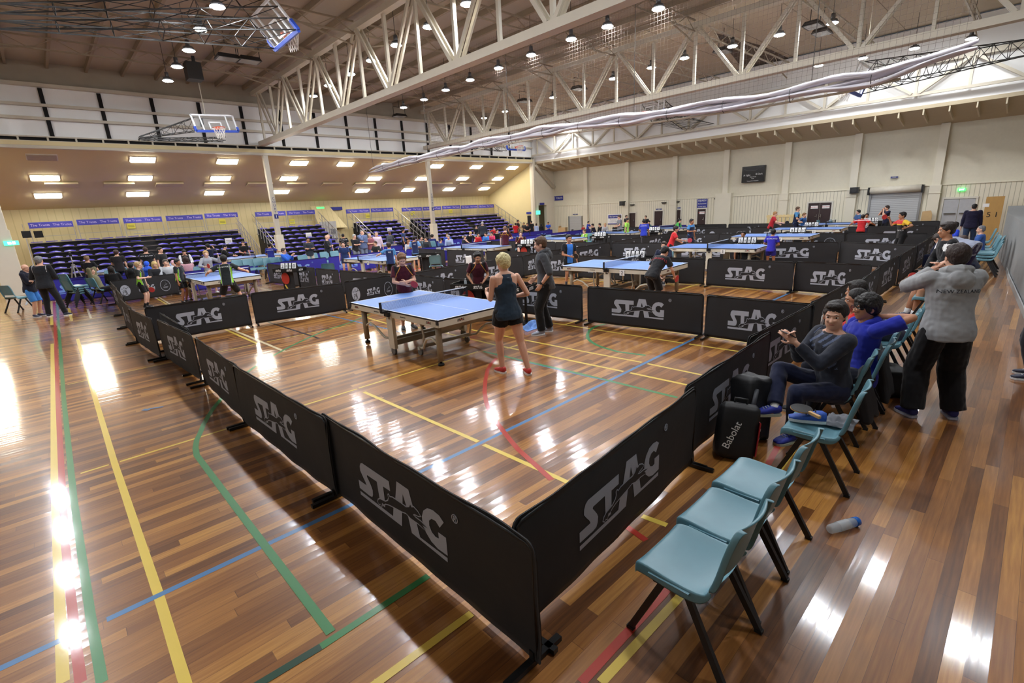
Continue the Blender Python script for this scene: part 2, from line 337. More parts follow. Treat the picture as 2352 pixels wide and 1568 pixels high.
# ================================================================ DOORS, SIGNS ON THE RIGHT WALL
dk=mat('dark_maroon_door',(44,22,24),.45); dg=mat('grey_door',(176,178,182),.5); frm=mat('door_frame',(214,210,198),.5)
chrome=mat('chrome',(200,200,200),.2,metal=1); redp=mat('red_print',(196,40,40),.5); whp=mat('white_print',(238,238,238),.5); navy=mat('navy_sign',(40,48,140),.5)
FX=XW-.07
def wr(px0,px1,pyt,x=None):
    x=x or FX; a=pl(px0,pyt,0,x); b=pl(px1,pyt,0,x); return a.y,b.y,(a.z+b.z)/2
FR=lambda y,z,x=FX: frame((x,y,z),(0,-1,0),(0,0,1))   # sign facing the hall: local x runs to lower y
nd=[0]
def door(px0,px1,pyt,m,n=1,notes=0,cat=None):
    ya,yb,zt=wr(px0,px1,pyt); nd[0]+=1; yc=(ya+yb)/2; w=ya-yb
    f=MB(); f.box((0,w/2+.04,zt/2),(.1,.08,zt),0); f.box((0,-w/2-.04,zt/2),(.1,.08,zt),0); f.box((0,0,zt+.04),(.1,w+.16,.08),0)
    fr=struct(f.obj('door_%d'%nd[0],frm,loc=(FX,yc,0)))
    for i in range(n):
        yy=w/2-(i+.5)*w/n; l=MB().box((0,yy,zt/2),(.05,w/n-.02,zt-.02)).obj('door_leaf',m,fr)
        hy=yy-(w/n/2-.1)*(1 if i==0 else -1)
        if m is dg: MB().bar((-.06,yy-w/n*.38,1.0),(-.06,yy+w/n*.38,1.0),.05).obj('push_bar',chrome,l)
        else: MB().bar((-.06,hy,.95),(-.06,hy,1.12),.03).cyl((-.06,hy,1.0),(-.06,hy+.1,1.0),.012).obj('door_handle',chrome,l)
        if notes:
            s=MB().box((-.03,yy-.02,zt-.22),(.008,.34,.15),0).obj('door_notice',[whp],fr)
            text('notice_text','NO ENTRY' if n==1 else 'NO EXIT',.09,redp,frame((-.037,yy-.02,zt-.22),(0,-1,0),(0,0,1)),s)
    return fr
door(1445,1460.5,489,dk); door(1504,1523,484.5,dk); door(1545,1564,482,dk); door(1603,1622,480,dk,notes=1)
door(1858,1911,465.5,dk,2,1); door(2169,2242,456,dg,2)
def roller(px0,px1,pyt,name,lab,box=.3):
    ya,yb,zt=wr(px0,px1,pyt); w=ya-yb; t=thing(name,(FX-.04,(ya+yb)/2,0),0,lab,'roller door')
    MB().box((0,0,zt/2),(.05,w,zt)).obj('curtain',rollm,t)
    f=MB(); f.box((-.02,w/2+.04,zt/2),(.12,.09,zt)); f.box((-.02,-w/2-.04,zt/2),(.12,.09,zt)); f.obj('guide_rail',mat('galvanised',(150,150,150),.4,metal=.6),t)
    if box: MB().cyl((-.14,-w/2-.05,zt+.05),(-.14,w/2+.05,zt+.05),box/2,n=20).obj('roller_drum',mat('pale_drum',(214,208,192),.5),t); f=MB()
    if box:
        for s_ in(-1,1): f.box((-.14,s_*(w/2+.1),zt+.02),(.34,.06,.36))
        f.obj('drum_bracket',black,t)
roller(2004,2115,437,'roller_door','large ribbed grey roller door at the right of the long wall',.34)
roller(1309,1337,496,'roller_door','small grey roller shutter near the toilets sign',0)
def sign(name,px0,px1,py0,py1,col,lab,cat,lines,x=FX-.02,th=.03,em=0):
    a=pl(px0,(py0),0,x); b=pl(px1,(py0),0,x); c=pl((px0+px1)/2,py1,0,x); w=a.y-b.y; zt=(a.z+b.z)/2; h=zt-c.z
    yc=(a.y+b.y)/2; zc=zt-h/2
    o=MB().box((0,0,0),(th,w,h)).obj(name,mat('face_'+name,col,.5,emit=em,var=.03) if not isinstance(col,bpy.types.Material) else col,loc=(x,yc,zc)); tag(o,lab,cat)
    for (t,u,v,s,m) in lines: text('lettering',t,s*h,m,frame((-th/2-.004,-u*w,v*h),(0,-1,0),(0,0,1)),o)
    return o,w,h
sign('toilets_sign',1273,1293,450,460,navy,'blue TOILETS sign high on the cream wall','sign',[('TOILETS',.08,0,.55,whp),('|',-.42,0,.9,whp)],x=XW-.03)
sign('injured_sign',1602,1625,457,478,navy,'blue INJURED? sign above a maroon door','sign',[('INJURED?',0,.32,.24,whp),('Bay Sportsmed',0,0,.16,whp),('ENTER HERE',0,-.33,.16,whp)])
so,w_,h_=sign('clinic_board',1396,1428.5,492,515,whp,'white and blue sports clinic board on the long wall','sign',[('Physiotherapists',-.1,-.05,.12,navy),('Chiropractic Care',-.1,-.25,.12,navy)])
MB().box((-.02,0,h_*.27),(.01,w_*.9,h_*.34)).obj('blue_band',navy,so); text('lettering','Bay Sportsmed',.2*h_,whp,frame((-.03,0,h_*.28),(0,-1,0),(0,0,1)),so)
MB().box((-.02,0,-h_*.45),(.01,w_*.98,h_*.09)).obj('blue_band',navy,so)
grn=mat('exit_green',(60,200,90),.4,emit=2.2)
sign('exit_sign',2201,2218.5,432,438.5,grn,'lit green EXIT sign over the grey double doors','exit sign',[('EXIT',0,0,.75,mat('exit_letters',(240,255,240),.5,emit=4))],th=.1)
sb,w_,h_=sign('scoreboard',1707,1759,381,418,mat('scoreboard_face',(24,24,26),.25),'black electronic scoreboard reading A Light and B Dark','scoreboard',[('A Light',-.27,-.05,.15,whp),('B Dark',.27,-.02,.15,whp),('Team Fouls',0,-.17,.09,whp),('FOUL',0,-.28,.07,whp),('Timeout Horn Possession',0,-.42,.07,whp)],x=XW-.12,th=.2)
MB().tube([(-.11,w_*.4,h_*.32),(-.12,w_*.2,h_*.22),(-.12,-.1,h_*.2),(-.12,-w_*.25,h_*.28),(-.11,-w_*.42,h_*.42)],.006,5).obj('cable',mat('grey_cable',(120,120,120),.5),sb)
for (a,b,c,d,lab) in((1247,1263,0,0,''),(2046,2063,405,409,'thin blue label plate high above the roller door'),(1507,1520,479,482,'small blue name plate over the middle maroon door'),(1550,1563,476,479,'small blue name plate over the third maroon door'),(1316,1327,491,493,'small blue name plate over the small shutter')):
    if c: sign('name_plate',a,b,c,d,mat('plate_blue',(70,76,130),.5),lab,'sign',[('STORE',0,0,.6,whp)])
for px,py,lab in((1430,467,'black speaker box mounted on the pilaster by the clinic board'),(1963,437,'black speaker box mounted left of the large roller door')):
    p=pl(px,py,0,XW-.3); t=thing('wall_speaker',p,0,lab,'speaker'); MB().box((0,0,0),(.28,.36,.3)).obj('cabinet',black,t); MB().cyl((-.15,0,0),(-.142,0,0),.11,n=20).obj('grille',mat('grille_grey',(50,50,52),.7),t); MB().box((.2,0,0),(.2,.06,.1)).obj('bracket',black,t)
for px,py in((1452,470),(1525,465),(1555,463),(1647,456)):
    p=pl(px,py,0,XW-.12); o=MB().box((0,0,0),(.16,.3,.07)).box((-.02,0,-.05),(.1,.2,.05)).obj('wall_light',mat('dark_fitting',(70,64,56),.5),loc=p); tag(o,'small dark light fitting on the cream wall, %s from the left'%ORD[[1452,1525,1555,1647].index(px)],'wall light','dark fittings over the maroon doors')
# boards leaning at the right
tan=mat('plywood',(186,146,84),.6,var=.12,scale=3,stretch=(1,4,1)); tan2=mat('cardboard',(190,158,112),.7)
a=pl(2262,475,0,29.6); b=pl(2304,475,0,29.6); MBp=MB().box((0,0,.85),(.04,a.y-b.y,1.7)); o=MBp.obj('plywood_sheet',tan,loc=(29.6,(a.y+b.y)/2,0)); tag(o,'tall plywood sheet with numbers standing beside the grey doors','board')
text('number','5 1',.3,mat('marker_black',(30,24,20),.6),frame((-.025,0,.95),(0,-1,0),(0,0,1)),o); MB().box((-.024,.25,1.35),(.01,.2,.14)).obj('paper_note',whp,o)
a=pl(2115,490,0,29.9); b=pl(2142,490,0,29.9); hw=abs(a.y-b.y)/2; o=MB().prism([(-hw,0),(hw,0),(hw*.9,1.0),(hw*.6,1.18),(-hw*.85,1.15)],0,.05).obj('folded_cardboard',tan2); o.matrix_world=frame((29.95,(a.y+b.y)/2,.0),(0,-1,0),(.12,0,1)); tag(o,'folded brown cardboard panel leaning right of the roller door','cardboard')
t=thing('wooden_crate',pl(1800,505,0,29.9).to_2d().to_3d(),0,'pale slatted wooden crate behind two players','crate')
g=MB()
for i in range(9): g.box((0,-.8+i*.2,.6),(.04,.13,1.15))
g.obj('slats',mat('pale_pine',(226,204,150),.6),t); MB().box((-.03,0,1.1),(.03,1.8,.1)).obj('rail',MC['pale_pine'],t)
# grey block platform along the right side of the aisle
def blk():
    P=[(27.6,.95),(21.8,.74),(16.8,.3),(12.4,-.06),(6,-.6),(2,-.9)]
    v=[(x,y,0) for x,y in P]+[(x,y,1.36) for x,y in P]+[(x,y-7,1.36) for x,y in P]; n=len(P); g=MB()
    g.add(v,[(i+1,i,n+i,n+i+1) for i in range(n-1)]+[(n+i+1,n+i,2*n+i,2*n+i+1) for i in range(n-1)]+[(0,2*n,n)])
    return g.obj('trim_3',grey,fixn=True)
struct(blk())
struct(MB().bar((27.5,.98,.06),(16.8,.33,.06),.02,.12).bar((16.8,.33,.06),(12.4,-.03,.06),.02,.12).bar((12.4,-.03,.06),(6,-.57,.06),.02,.12).bar((6,-.57,.06),(2,-.87,.06),.02,.12).obj('baseboard_right',mat('pale_skirting',(170,172,172),.5)))
o=MB().box((0,0,0),(2.2,.03,.62)).obj('padded_panel',mat('pale_pad',(176,180,184),.5),loc=(11.6,0,.95)); o.rotation_euler=(0,0,math.atan2(.36,4.4)); tag(o,'pale grey panel fixed to the block platform at the right edge','wall panel')
o.location=(11.8,-.07,1.0)
# ================================================================ COLUMNS, TRUSSES
def truss(x,zb,zt,ys_b,name,lab,wb=.3,hb=.2):
    t=thing(name,(x,0,0),0,lab,'roof truss','long painted steel roof trusses' if zt>7.5 else None)
    y0,y1=-9,27.2
    MB().box((0,(y0+y1)/2,zb-hb/2),(wb,y1-y0,hb)).obj('bottom_chord',steel,t)
    MB().box((0,(y0+y1)/2,zt+.1),(wb*.8,y1-y0,.18)).obj('top_chord',steel,t)
    for i,y in enumerate(ys_b):
        for yy in(y-1.7,y+1.7):
            o=MB(); d=1 if yy>y else -1
            for s in(-.085,.085): o.bar((s,y+d*.12,zb),(s,yy-d*.12,zt),.06,.10)
            o.obj('diagonal',steel,t)
        MB().bar((0,y,zb),(0,y,zt),.10).obj('vertical',steel,t); MB().bar((0,y+1.7,zb),(0,y+1.7,zt),.09).obj('vertical',steel,t)
    return t
yb=[24.9-3.4*i for i in range(10)]
truss(9.05,6.1,8.15,yb,'roof_truss','deep cream steel roof truss over the first two courts')
truss(18.75,6.3,8.15,yb,'roof_truss','deep cream steel roof truss standing on the second column')
truss(28.3,6.08,7.12,yb,'roof_truss','shallower white steel truss in front of the fascia',.12,.11)
truss(-.9,6.0,8.15,yb,'roof_truss','deep cream steel roof truss at the left column')
# lattice rafters between the trusses
def lattice(x0,x1,y):
    g=MB(); zb,zt=8.05,8.4
    g.bar((x0,y,zb),(x1,y,zb),.05,m=0); g.bar((x0,y,zt),(x1,y,zt),.05,m=0); n=int((x1-x0)/.62); d=(x1-x0)/n
    for i in range(n): g.bar((x0+i*d,y,zb if i%2 else zt),(x0+(i+1)*d,y,zt if i%2 else zb),.022)
    return g
first=None
for x0,x1,gr in((-.8,8.95,'left'),(9.15,18.65,'middle'),(18.85,28.2,'right')):
    for i in range(9):
        o=lattice(x0,x1,23.2-3.4*i).obj('lattice_rafter',steelb if x0<18 else steel); tag(o,'thin laced lattice rafter of the %s bay, %s from the clerestory'%(gr,ORD[i]),'rafter','lattice rafters of the %s bay'%gr)
        if i%2==0:
            for e in((x0+.1,x0+2.1),(x1-.1,x1-2.1)):
                MB().bar((e[0],23.2-3.4*i,7.7),(e[1],23.2-3.4*i,8.12),.04).obj('knee_brace',steelb,o)
# columns
def column(x,px,num,w=.22):
    t=thing('steel_column',(x,27.25,0),0,'cream steel column lettered COURT %s in front of the seating'%num,'column')
    MB().box((0,0,2.75),(w,w,5.5)).obj('shaft',steel,t); MB().box((0,0,.02),(.4,.4,.04)).obj('base_plate',steel,t)
    bl=mat('navy_letter',(30,34,110),.5)
    for i,c in enumerate('COURT'): text('letter',c,.17,bl,frame((0.02,-w/2-.012,3.4-i*.17),(1,0,0),(0,0,1)),t)
    MB().box((.02,-w/2-.006,2.52),(w*.9,.01,.22)).obj('number_plate',bl,t); text('letter',num,.2,whp,frame((.02,-w/2-.02,2.52),(1,0,0),(0,0,1)),t)
    pd=MB().box((0,0,.8),(w+.14,w+.14,1.6)).obj('padding',mat('pale_padding',(226,210,150) if num=='2' else (214,208,188),.6),t)
    return t
column(9.12,0,'1'); column(18.85,0,'2')
t=thing('corner_column',(-1.05,27.4,0),0,'broad cream corner column with a green exit sign at the left edge','column')
MB().box((0,0,2.8),(.6,.55,5.6)).obj('shaft',cream,t); MB().box((0,0,1.25),(.68,.62,2.5)).obj('lower_casing',cream,t)
p=pl(26,558,1,27.05); o=MB().box((0,0,0),(.42,.06,.17)).obj('exit_sign',grn if 0 else mat('exit_teal',(70,190,150),.4,emit=1.6),loc=(p.x,27.05,p.z)); tag(o,'small green running man exit sign on the left column','exit sign'); MB().box((-.05,-.035,0),(.1,.01,.09)).box((.07,-.035,0),(.08,.01,.1)).obj('pictogram',mat('exit_letters',(240,255,240),.5,emit=4),o)
t=thing('corner_column',(28.35,27.15,0),0,'pale steel column at the inner corner by the passage','column'); MB().box((0,0,2.9),(.2,.2,5.8)).obj('shaft',steel,t)
MB().bar((.1,-.1,5.35),(2.2,-.1,3.7),.16,.22).obj('knee_brace',steel,t)
# exit box and small plates by the passage
p=pl(1236,488,1,27.0); o=MB().box((0,0,0),(.34,.14,.3)).obj('exit_sign',mat('exit_teal',(70,190,150),.4),loc=p); tag(o,'small green exit box beside the dark passage','exit sign')
for px,py,l in((1245,468,'small blue plate above the open passage'),(1215,489,'small blue plate above the narrow bay doorway')):
    p=pl(px,py,1,27.1) if px>1230 else pl(px,py,0,28.4); o=MB().box((0,0,0),(.5 if px>1230 else .03,.03 if px>1230 else .55,.16)).obj('name_plate',navy,loc=p); tag(o,l,'sign')
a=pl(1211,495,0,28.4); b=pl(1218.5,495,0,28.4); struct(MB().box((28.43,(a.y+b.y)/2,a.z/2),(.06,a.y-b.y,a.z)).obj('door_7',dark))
# ================================================================ LAMPS
lens=mat('lamp_lens',(240,246,255),.3); nt=lens.node_tree; nt.nodes['Principled BSDF'].inputs['Emission Color'].default_value=(.93,.96,1,1); nt.nodes['Principled BSDF'].inputs['Emission Strength'].default_value=LAMP
gunm=mat('lamp_housing',(90,90,92),.4,metal=.5)
t=thing('highbay_lamp',(0,0,0),0,'x','lamp','round highbay lamps hanging under the roof')
MB().cyl((0,0,.03),(0,0,.12),.17,.13,20).cyl((0,0,.12),(0,0,.3),.07,.06,12).obj('housing',gunm,t)
MB().cyl((0,0,.0),(0,0,.03),.145,.145,20).obj('lens',lens,t); MB().cyl((0,0,.3),(0,0,1.268),.008,n=5).obj('hanger',black,t)
MB().cyl((0,0,.02),(0,0,.035),.18,.18,20,cap=False).obj('rim',gunm,t)
LP=[(500,18),(462,70),(434,118),(407,155),(386,187)],[(1512,22),(1395,63),(1312,92),(1220,128),(1145,158),(1080,185),(1024,208),(974,230),(927,248)],[(1073,12),(985,64),(910,106),(853,141),(805,172),(755,198),(720,222)],[(1912,55),(1790,82),(1682,108),(1572,135),(1496,157),(1408,182),(1270,225),(1160,257),(1112,272)],[(2230,90),(2100,113),(1982,135),(1880,152),(1300,293),(1255,293)]
used=False
def lamp(x,y,z,lab):
    global used
    if not used: t.location=(x,y,z); t['label']=lab; used=True
    else: dup(t,(x,y,z),label=lab)
for j,row in enumerate(LP):
    for n_,p in enumerate(row):
        q=pl(*p,2,7.35) if j<3 else pl(*p,2,7.45)
        lamp(q.x,q.y,q.z,('%s lamp counted along its row: '%ORD[n_])+['left bay over the hoops','straight row of the middle bay','just behind the first truss','beyond the second truss','near the white fascia'][j])
# the rows carry on behind and above the camera
for x,ys in((4.6,(12.9,10.9,8.9,6.9,4.5,2,-.5)),(13.9,(6.2,4.2,1.6)),(11.4,(8.5,5.5,2.15)),(-1.5,(24,21,18,15,12,9)),(-6,(20,14,8,2))):
    for n_,y in enumerate(ys): lamp(x,y,7.35,'%s white lamp overhead in the row %s'%(ORD[n_],{4.6:'of the left bay',13.9:'of the middle bay',11.4:'behind the first truss',-1.5:'over the left aisle',-6:'left of the corner column'}[x]))
lamp(12.65,-.25,7.35,'lone white lamp overhead nearest the camera side')
# ================================================================ BAY LIGHT PANELS
pan=mat('panel_diffuser',(255,250,235),.4); n_=pan.node_tree.nodes['Principled BSDF']; n_.inputs['Emission Color'].default_value=(1,.93,.78,1); n_.inputs['Emission Strength'].default_value=PANEL*1.6
pf=mat('panel_frame',(220,214,200),.5)
sl=math.atan(k)
PN=[0]
def panel(x,y,on=True,first=[None]):
    lab='square lit panel of the sloping ceiling, %s in the %s row'%(ORD[PN[0]%10],['upper','middle','lower'][PN[0]//10%3]) if on else 'unlit square panel at the left of the sloping ceiling'
    if on and first[0]: return dup(first[0],(x,y,sz(y)-.01),None,lab)
    t=thing('ceiling_panel',(x,y,sz(y)-.01),0,lab,'ceiling light','lit panels over the seating' if on else None); t.rotation_euler=(sl,0,0)
    MB().box((0,.22,0),(.94,.03,.04)).box((0,-.22,0),(.94,.03,.04)).box((.46,0,0),(.03,.44,.04)).box((-.46,0,0),(.03,.44,.04)).obj('frame',pf,t)
    MB().box((0,0,-.02),(.88,.42,.05)).obj('diffuser',pan if on else mat('dark_diffuser',(170,156,130),.5),t)
    if on: first[0]=t
    return t
def dup_rot(o): pass
for j,(y,xs) in enumerate(((27.95,(-2.7,-6,4.16,7.57,11.05,13.68,16.4,20,23.4,26.92)),(29.6,(-2.7,.81,4.14,7.54,11,16.3,19.9,23.4,26.88)),(31.2,(-2.7,.79,4.11,7.5,11,16.22,19.72,23.3,26.8))) ):
    PN[0]=j*10
    for x in xs: q=panel(x,y); q.rotation_euler=(sl,0,0); PN[0]+=1
panel(.85,27.95,False)
# lifted ventilation flaps
fl_m=mat('flap_board',(206,188,150),.7)
for i,(a,b) in enumerate(((101,179),(237,308),(357,420),(468,528),(567,625),(657,704),(740,784),(814,860),(883,920),(990,1037),(1003,1037),(1054,1080),(1106,1134))):
    q0=ray(a,421 if i<3 else 419+i*.15); 
    def sof(px,py):
        d=ray(px,py); t_=(5.55-k*27.2-CH)/(d.z-k*d.y); return CO+d*t_
    if i==10: continue
    p0=sof(a,420); p1=sof(b,420+ (b-a)*-.01); o=MB().box((0,0,-.05),(p1.x-p0.x,.5,.03)).box((0,-.24,-.02),(p1.x-p0.x,.02,.06)).obj('ceiling_flap',fl_m,loc=((p0.x+p1.x)/2,(p0.y+p1.y)/2+.1,sz((p0.y+p1.y)/2+.1)-.02)); o.rotation_euler=(sl*.6,0,0)
    tag(o,'hinged board flap hanging open between the ceiling panels, %s from the left'%ORD[i],'ceiling flap','open flaps in the sloping ceiling')
# ================================================================ PRINTED LOGO (traced on a 2.33 x .74 panel)
def im(x,y):
    u=(x-30)/2185; u=u*(1+.10*(1-u)); t=60+110*u; b=680+250*u
    return (u*2.33,(b-y)/(b-t)*.74)
def P2(s): 
    a=[float(q) for q in s.replace(';',' ').replace(',',' ').split()]; return [im(a[i],a[i+1]) for i in range(0,len(a),2)]
ST=P2('600,282 577,293 562,318 560,350 585,385 612,418 622,440 515,432 515,495 650,510 682,506 697,485 701,450 690,425 662,385 646,365 650,354 775,360 778,430 785,520 842,525 850,470 850,368 935,372 935,302')
A1=P2('1030,268 1158,278 1186,375 1205,420 985,415 1003,360'); AC=P2('1086,335 1072,408 1112,408')
A2=P2('515,517 932,553 962,440 1060,440 1028,588 945,582 515,545')
A3=P2('1110,440 1196,440 1230,580 1500,600 1498,630 1140,590')
GG=P2('1452,416 1498,362 1460,332 1400,321 1345,330 1300,365 1276,415 1276,460 1300,512 1350,556 1410,578 1505,582 1505,460 1432,455 1432,498 1400,500 1365,482 1346,448 1350,412 1378,388 1418,386')
DEER=P2('905,408 914,402 924,416 960,408 1050,412 1110,418 1148,402 1163,378 1176,392 1200,382 1240,398 1264,418 1240,425 1200,429 1180,440 1215,452 1262,455 1325,475 1275,474 1302,500 1228,482 1150,478 1100,462 1050,470 960,475 900,480 856,490 832,505 812,500 800,531 783,518 768,526 754,515 765,495 790,481 860,475 895,455 908,432')
def offset(poly,d):
    n=len(poly); A=sum(poly[i][0]*poly[(i+1)%n][1]-poly[(i+1)%n][0]*poly[i][1] for i in range(n)); s=1 if A>0 else -1; out=[]
    for i in range(n):
        a=Vector(poly[i-1]);b=Vector(poly[i]);c=Vector(poly[(i+1)%n]); e=(b-a).normalized(); f=(c-b).normalized()
        t=(e+f); t=t.normalized() if t.length>.2 else e
        out.append((b.x+s*t.y*d,b.y-s*t.x*d))
    return out
def tri2d(poly):
    from mathutils.geometry import tessellate_polygon
    return tessellate_polygon([[Vector((p[0],p[1],0)) for p in poly]])
def logo_mb(g,M,m_print=0,m_body=1,lift=1.0):
    """flat printed mark; M maps (x,z-up,out) local to the panel face"""
    def lay(poly,z,m):
        fs=tri2d(poly); n=[]
        for f in fs:
            a,b,c=[Vector(poly[i]) for i in f]
            n.append(tuple(f) if (b-a).cross(c-a)>0 else tuple(f)[::-1])
        g.add([(p[0],p[1],z) for p in poly],n,m,M=M)
    for p in (ST,A1,A2,A3,GG): lay(p,.0012*lift,m_print)
    lay(AC,.002*lift,m_body); lay(offset(DEER,.009),.0026*lift,m_print); lay(DEER,.0036*lift,m_body)
def ring_mb(g,cx,cz,r,M,m0=0,m1=1,filled=True):
    def disc(r0,z,m,r1=None):
        n=28
        if r1 is None: g.add([(cx+r0*math.cos(2*PI*i/n),cz+r0*math.sin(2*PI*i/n),z) for i in range(n)],[tuple(range(n))],m,M=M)
        else: g.add([(cx+q*math.cos(2*PI*i/n),cz+q*math.sin(2*PI*i/n),z) for q in(r1,r0) for i in range(n)],[(i,(i+1)%n,n+(i+1)%n,n+i)[::-1] for i in range(n)],m,M=M)
    if filled:
        disc(r,.0012,m1); disc(r,.002,m0,r*.9) if 0 else None; disc(r*.92,.0024,m0)
        # line figure: head, arm with bat, curled body
        def stroke(pts,w):
            for a,b in zip(pts[:-1],pts[1:]):
                a=Vector((cx+a[0]*r,cz+a[1]*r)); b=Vector((cx+b[0]*r,cz+b[1]*r)); d=(b-a).normalized(); q=Vector((-d.y,d.x))*w*r
                g.add([(a+q).to_3d()+Vector((0,0,.0034)),(a-q).to_3d()+Vector((0,0,.0034)),(b-q).to_3d()+Vector((0,0,.0034)),(b+q).to_3d()+Vector((0,0,.0034))],[(0,1,2,3)],m1,M=M)
        cir=lambda x,y,q,k=10,a0=0,a1=2*PI:[(x+q*math.cos(a0+(a1-a0)*i/k),y+q*math.sin(a0+(a1-a0)*i/k)) for i in range(k+1)]
        stroke(cir(-.1,.45,.17),.025); stroke([(-.75,.35),(-.35,.3)],.03); stroke([(.05,.35),(.3,.3),(.5,.5)],.04); stroke(cir(.62,.55,.18),.03)
        stroke([(.15,.15),(.0,-.15),(.2,-.4),(.3,-.8)],.05); stroke(cir(-.25,-.5,.3),.04); stroke(cir(-.25,-.5,.5,8,.3,2.2),.03)
    else:
        disc(r,.0016,m0,r*.93); 
        for a,b in(((-.5,-.3),(.5,-.3)),((-.35,-.45),(.35,-.45)),((-.25,-.1),(.05,.1)),((.05,.1),(.15,.5)),((.15,.1),(.45,.25))):
            g.quad((cx+a[0]*r,cz+a[1]*r,.0016),(cx+b[0]*r,cz+b[1]*r,.0016),(cx+b[0]*r,cz+b[1]*r+.06*r,.0016),(cx+a[0]*r,cz+a[1]*r+.06*r,.0016),m0,M=M)
# ================================================================ BARRIERS
def fabric(name,col): return mat(name,col,.72,var=.12,scale=5,bump=.35,stretch=(1,1,1),sheen=.03)
bfab=fabric('black_barrier_fabric',(34,34,37)); ufab=fabric('blue_barrier_fabric',(46,42,158)); prt=mat('grey_print',(176,182,196),.55,var=.06); prb=mat('pale_blue_print',(122,160,230),.55,var=.06)
BL=2.33
def cloth(seed,L=BL):
    g=MB(); us=[0,.004,.015,.035,.06]+[.06+(L-.12)*i/44 for i in range(1,44)]+[L-.06,L-.035,L-.015,L-.004,L]; nz=14
    def zt(u):
        r=.06; e=min(u,L-u)
        return .742 if e>=r else .742-r+math.sqrt(max(0,r*r-(r-e)**2))
    def d(u,v):
        e=min(u,L-u); w=max(0,1-e/.45)*.7+max(0,(v-.80)/.2)*1.1+max(0,(.25-v)/.25)*.8
        q=Vector((u*2.2+seed*9,v*1.3,seed)); f=noise.noise(q*1.3)*.016+noise.noise(Vector((u*1.1+v*3.1,seed*3,v)))*.012
        return f*w
    for side in(-1,1):
        vs=[]
        for j in range(nz+1):
            v=j/nz
            for u in us:
                sag=.035+.012*noise.noise(Vector((u*1.1,seed,5)))
                z=sag+(zt(u)-sag)*v; t=.013 if v>.93 else .007
                if v in(0,1) : t=.004
                vs.append((u,side*t+d(u,v),z))
        n=len(us); fs=[(j*n+i,j*n+i+1,(j+1)*n+i+1,(j+1)*n+i) for j in range(nz) for i in range(n-1)]
        g.add(vs,fs if side<0 else [f[::-1] for f in fs],0,True)
    N=len(us)*(nz+1); n=len(us)
    for j in(0,nz): g.f+=[[j*n+i,N+j*n+i,N+j*n+i+1,j*n+i+1] for i in range(n-1)]; g.m+=[0]*(n-1); g.sm+=[True]*(n-1)
    for i in(0,n-1): g.f+=[[j*n+i,(j+1)*n+i,N+(j+1)*n+i,N+j*n+i] for j in range(nz)]; g.m+=[0]*nz; g.sm+=[True]*nz
    return g
MF=frame((0,-.0085,0),(1,0,0),(0,0,1)); MK=frame((BL,.0085,0),(-1,0,0),(0,0,1))
def barrier_proto(kind,seed):
    fab,pm=(ufab,prb) if kind=='blue' else (bfab,prt)
    t=thing('court_barrier',(0,0,-50),0,'x','barrier')
    cloth(seed).obj('fabric_panel',fab,t)
    fr=MB(); fr.tube([(.02,0,.03),(.02,0,.70),(.06,0,.722),(BL-.06,0,.722),(BL-.02,0,.70),(BL-.02,0,.03)],.009,6); fr.obj('tube_frame',black,t)
    for M in(MF,MK):
        g=MB()
        if kind=='round':
            S=Matrix.Diagonal((.55,.55,1,1)); ring_mb(g,.42,.38,.19,M); logo_mb(g,M@Matrix.Translation((.58,.17,0))@S); ring_mb(g,1.87,.38,.19,M,filled=False)
        else: logo_mb(g,M)
        o=g.obj('printed_logo',[pm,fab],t)
        if kind!='round':
            text('registered_mark','®',.075,pm,M@Matrix.Translation((1.73,.585,.002)),o)
    for x in(.05,BL-.05): MB().bar((x,-.2,.018),(x,.2,.018),.035,.03).box((x,0,.05),(.03,.03,.07)).obj('foot',black,t)
    return t
PROT={}
for k_,s_ in(('stag',0),('stag',1),('stag',2),('round',3),('blue',4),('blue',5)): PROT.setdefault(k_,[]).append([barrier_proto(k_,s_),False])
cnt=[0]
def barrier(p,q,kind='stag',lab=None,group=None,world=False):
    if not world: p=fl(*p,.74).to_2d(); q=fl(*q,.74).to_2d()
    p=Vector(p); q=Vector(q); d=q-p; cnt[0]+=1; e=PROT[kind][cnt[0]%len(PROT[kind])]
    o=e[0] if not e[1] else dup(e[0]); e[1]=True
    o.location=(p.x,p.y,0); o.rotation_euler=(0,0,math.atan2(d.y,d.x)); o.scale=(d.length/BL,1,1); o['label']=lab
    if group: o['group']=group
G1='black printed barriers around the front court'
barrier((735,945),(1230,1252),'stag','nearest black barrier panel with the large grey logo and standing front corner',G1)
barrier((532,834),(746,961),'stag','black barrier panel just behind the nearest one on the left side',G1)
barrier((446,772),(544,840),'stag','third black barrier panel from the camera on the left side',G1)
barrier((359,732),(440,769),'stag','fourth black barrier panel from the camera on the left side',G1)
barrier((1.36,11.15),(1.38,8.85),'round','black barrier panel with a ring emblem tucked behind the left side panels',G1,True)
barrier((294,707),(348,732),'stag','black barrier panel at the back left corner of the front court',G1)
barrier((1.1,14.75),(1.06,12.5),'round','black ring emblem barrier along the left aisle past the front court corner',None,True)
barrier((1.25,17.1),(1.18,14.8),'stag','black barrier panel on the left aisle, second past the corner',None,True)
barrier((1.36,19.9),(1.28,17.15),'stag','farthest black barrier panel on the left aisle',None,True)
barrier((330,707),(566,675),'stag','black barrier panel at the left of the front court back row',G1)
barrier((574,673),(787,648),'stag','black barrier panel in the middle of the front court back row',G1)
barrier((790,646),(910,629),'round','black barrier panel with round player emblem behind the main table',G1)
barrier((7.0,11.6),(6.95,9.85),'stag','black barrier panel behind the boy with the red bat',G1,True)
barrier((6.95,9.8),(7.3,8.0),'round','black emblem barrier panel behind the umpire desk of the front court',G1,True)
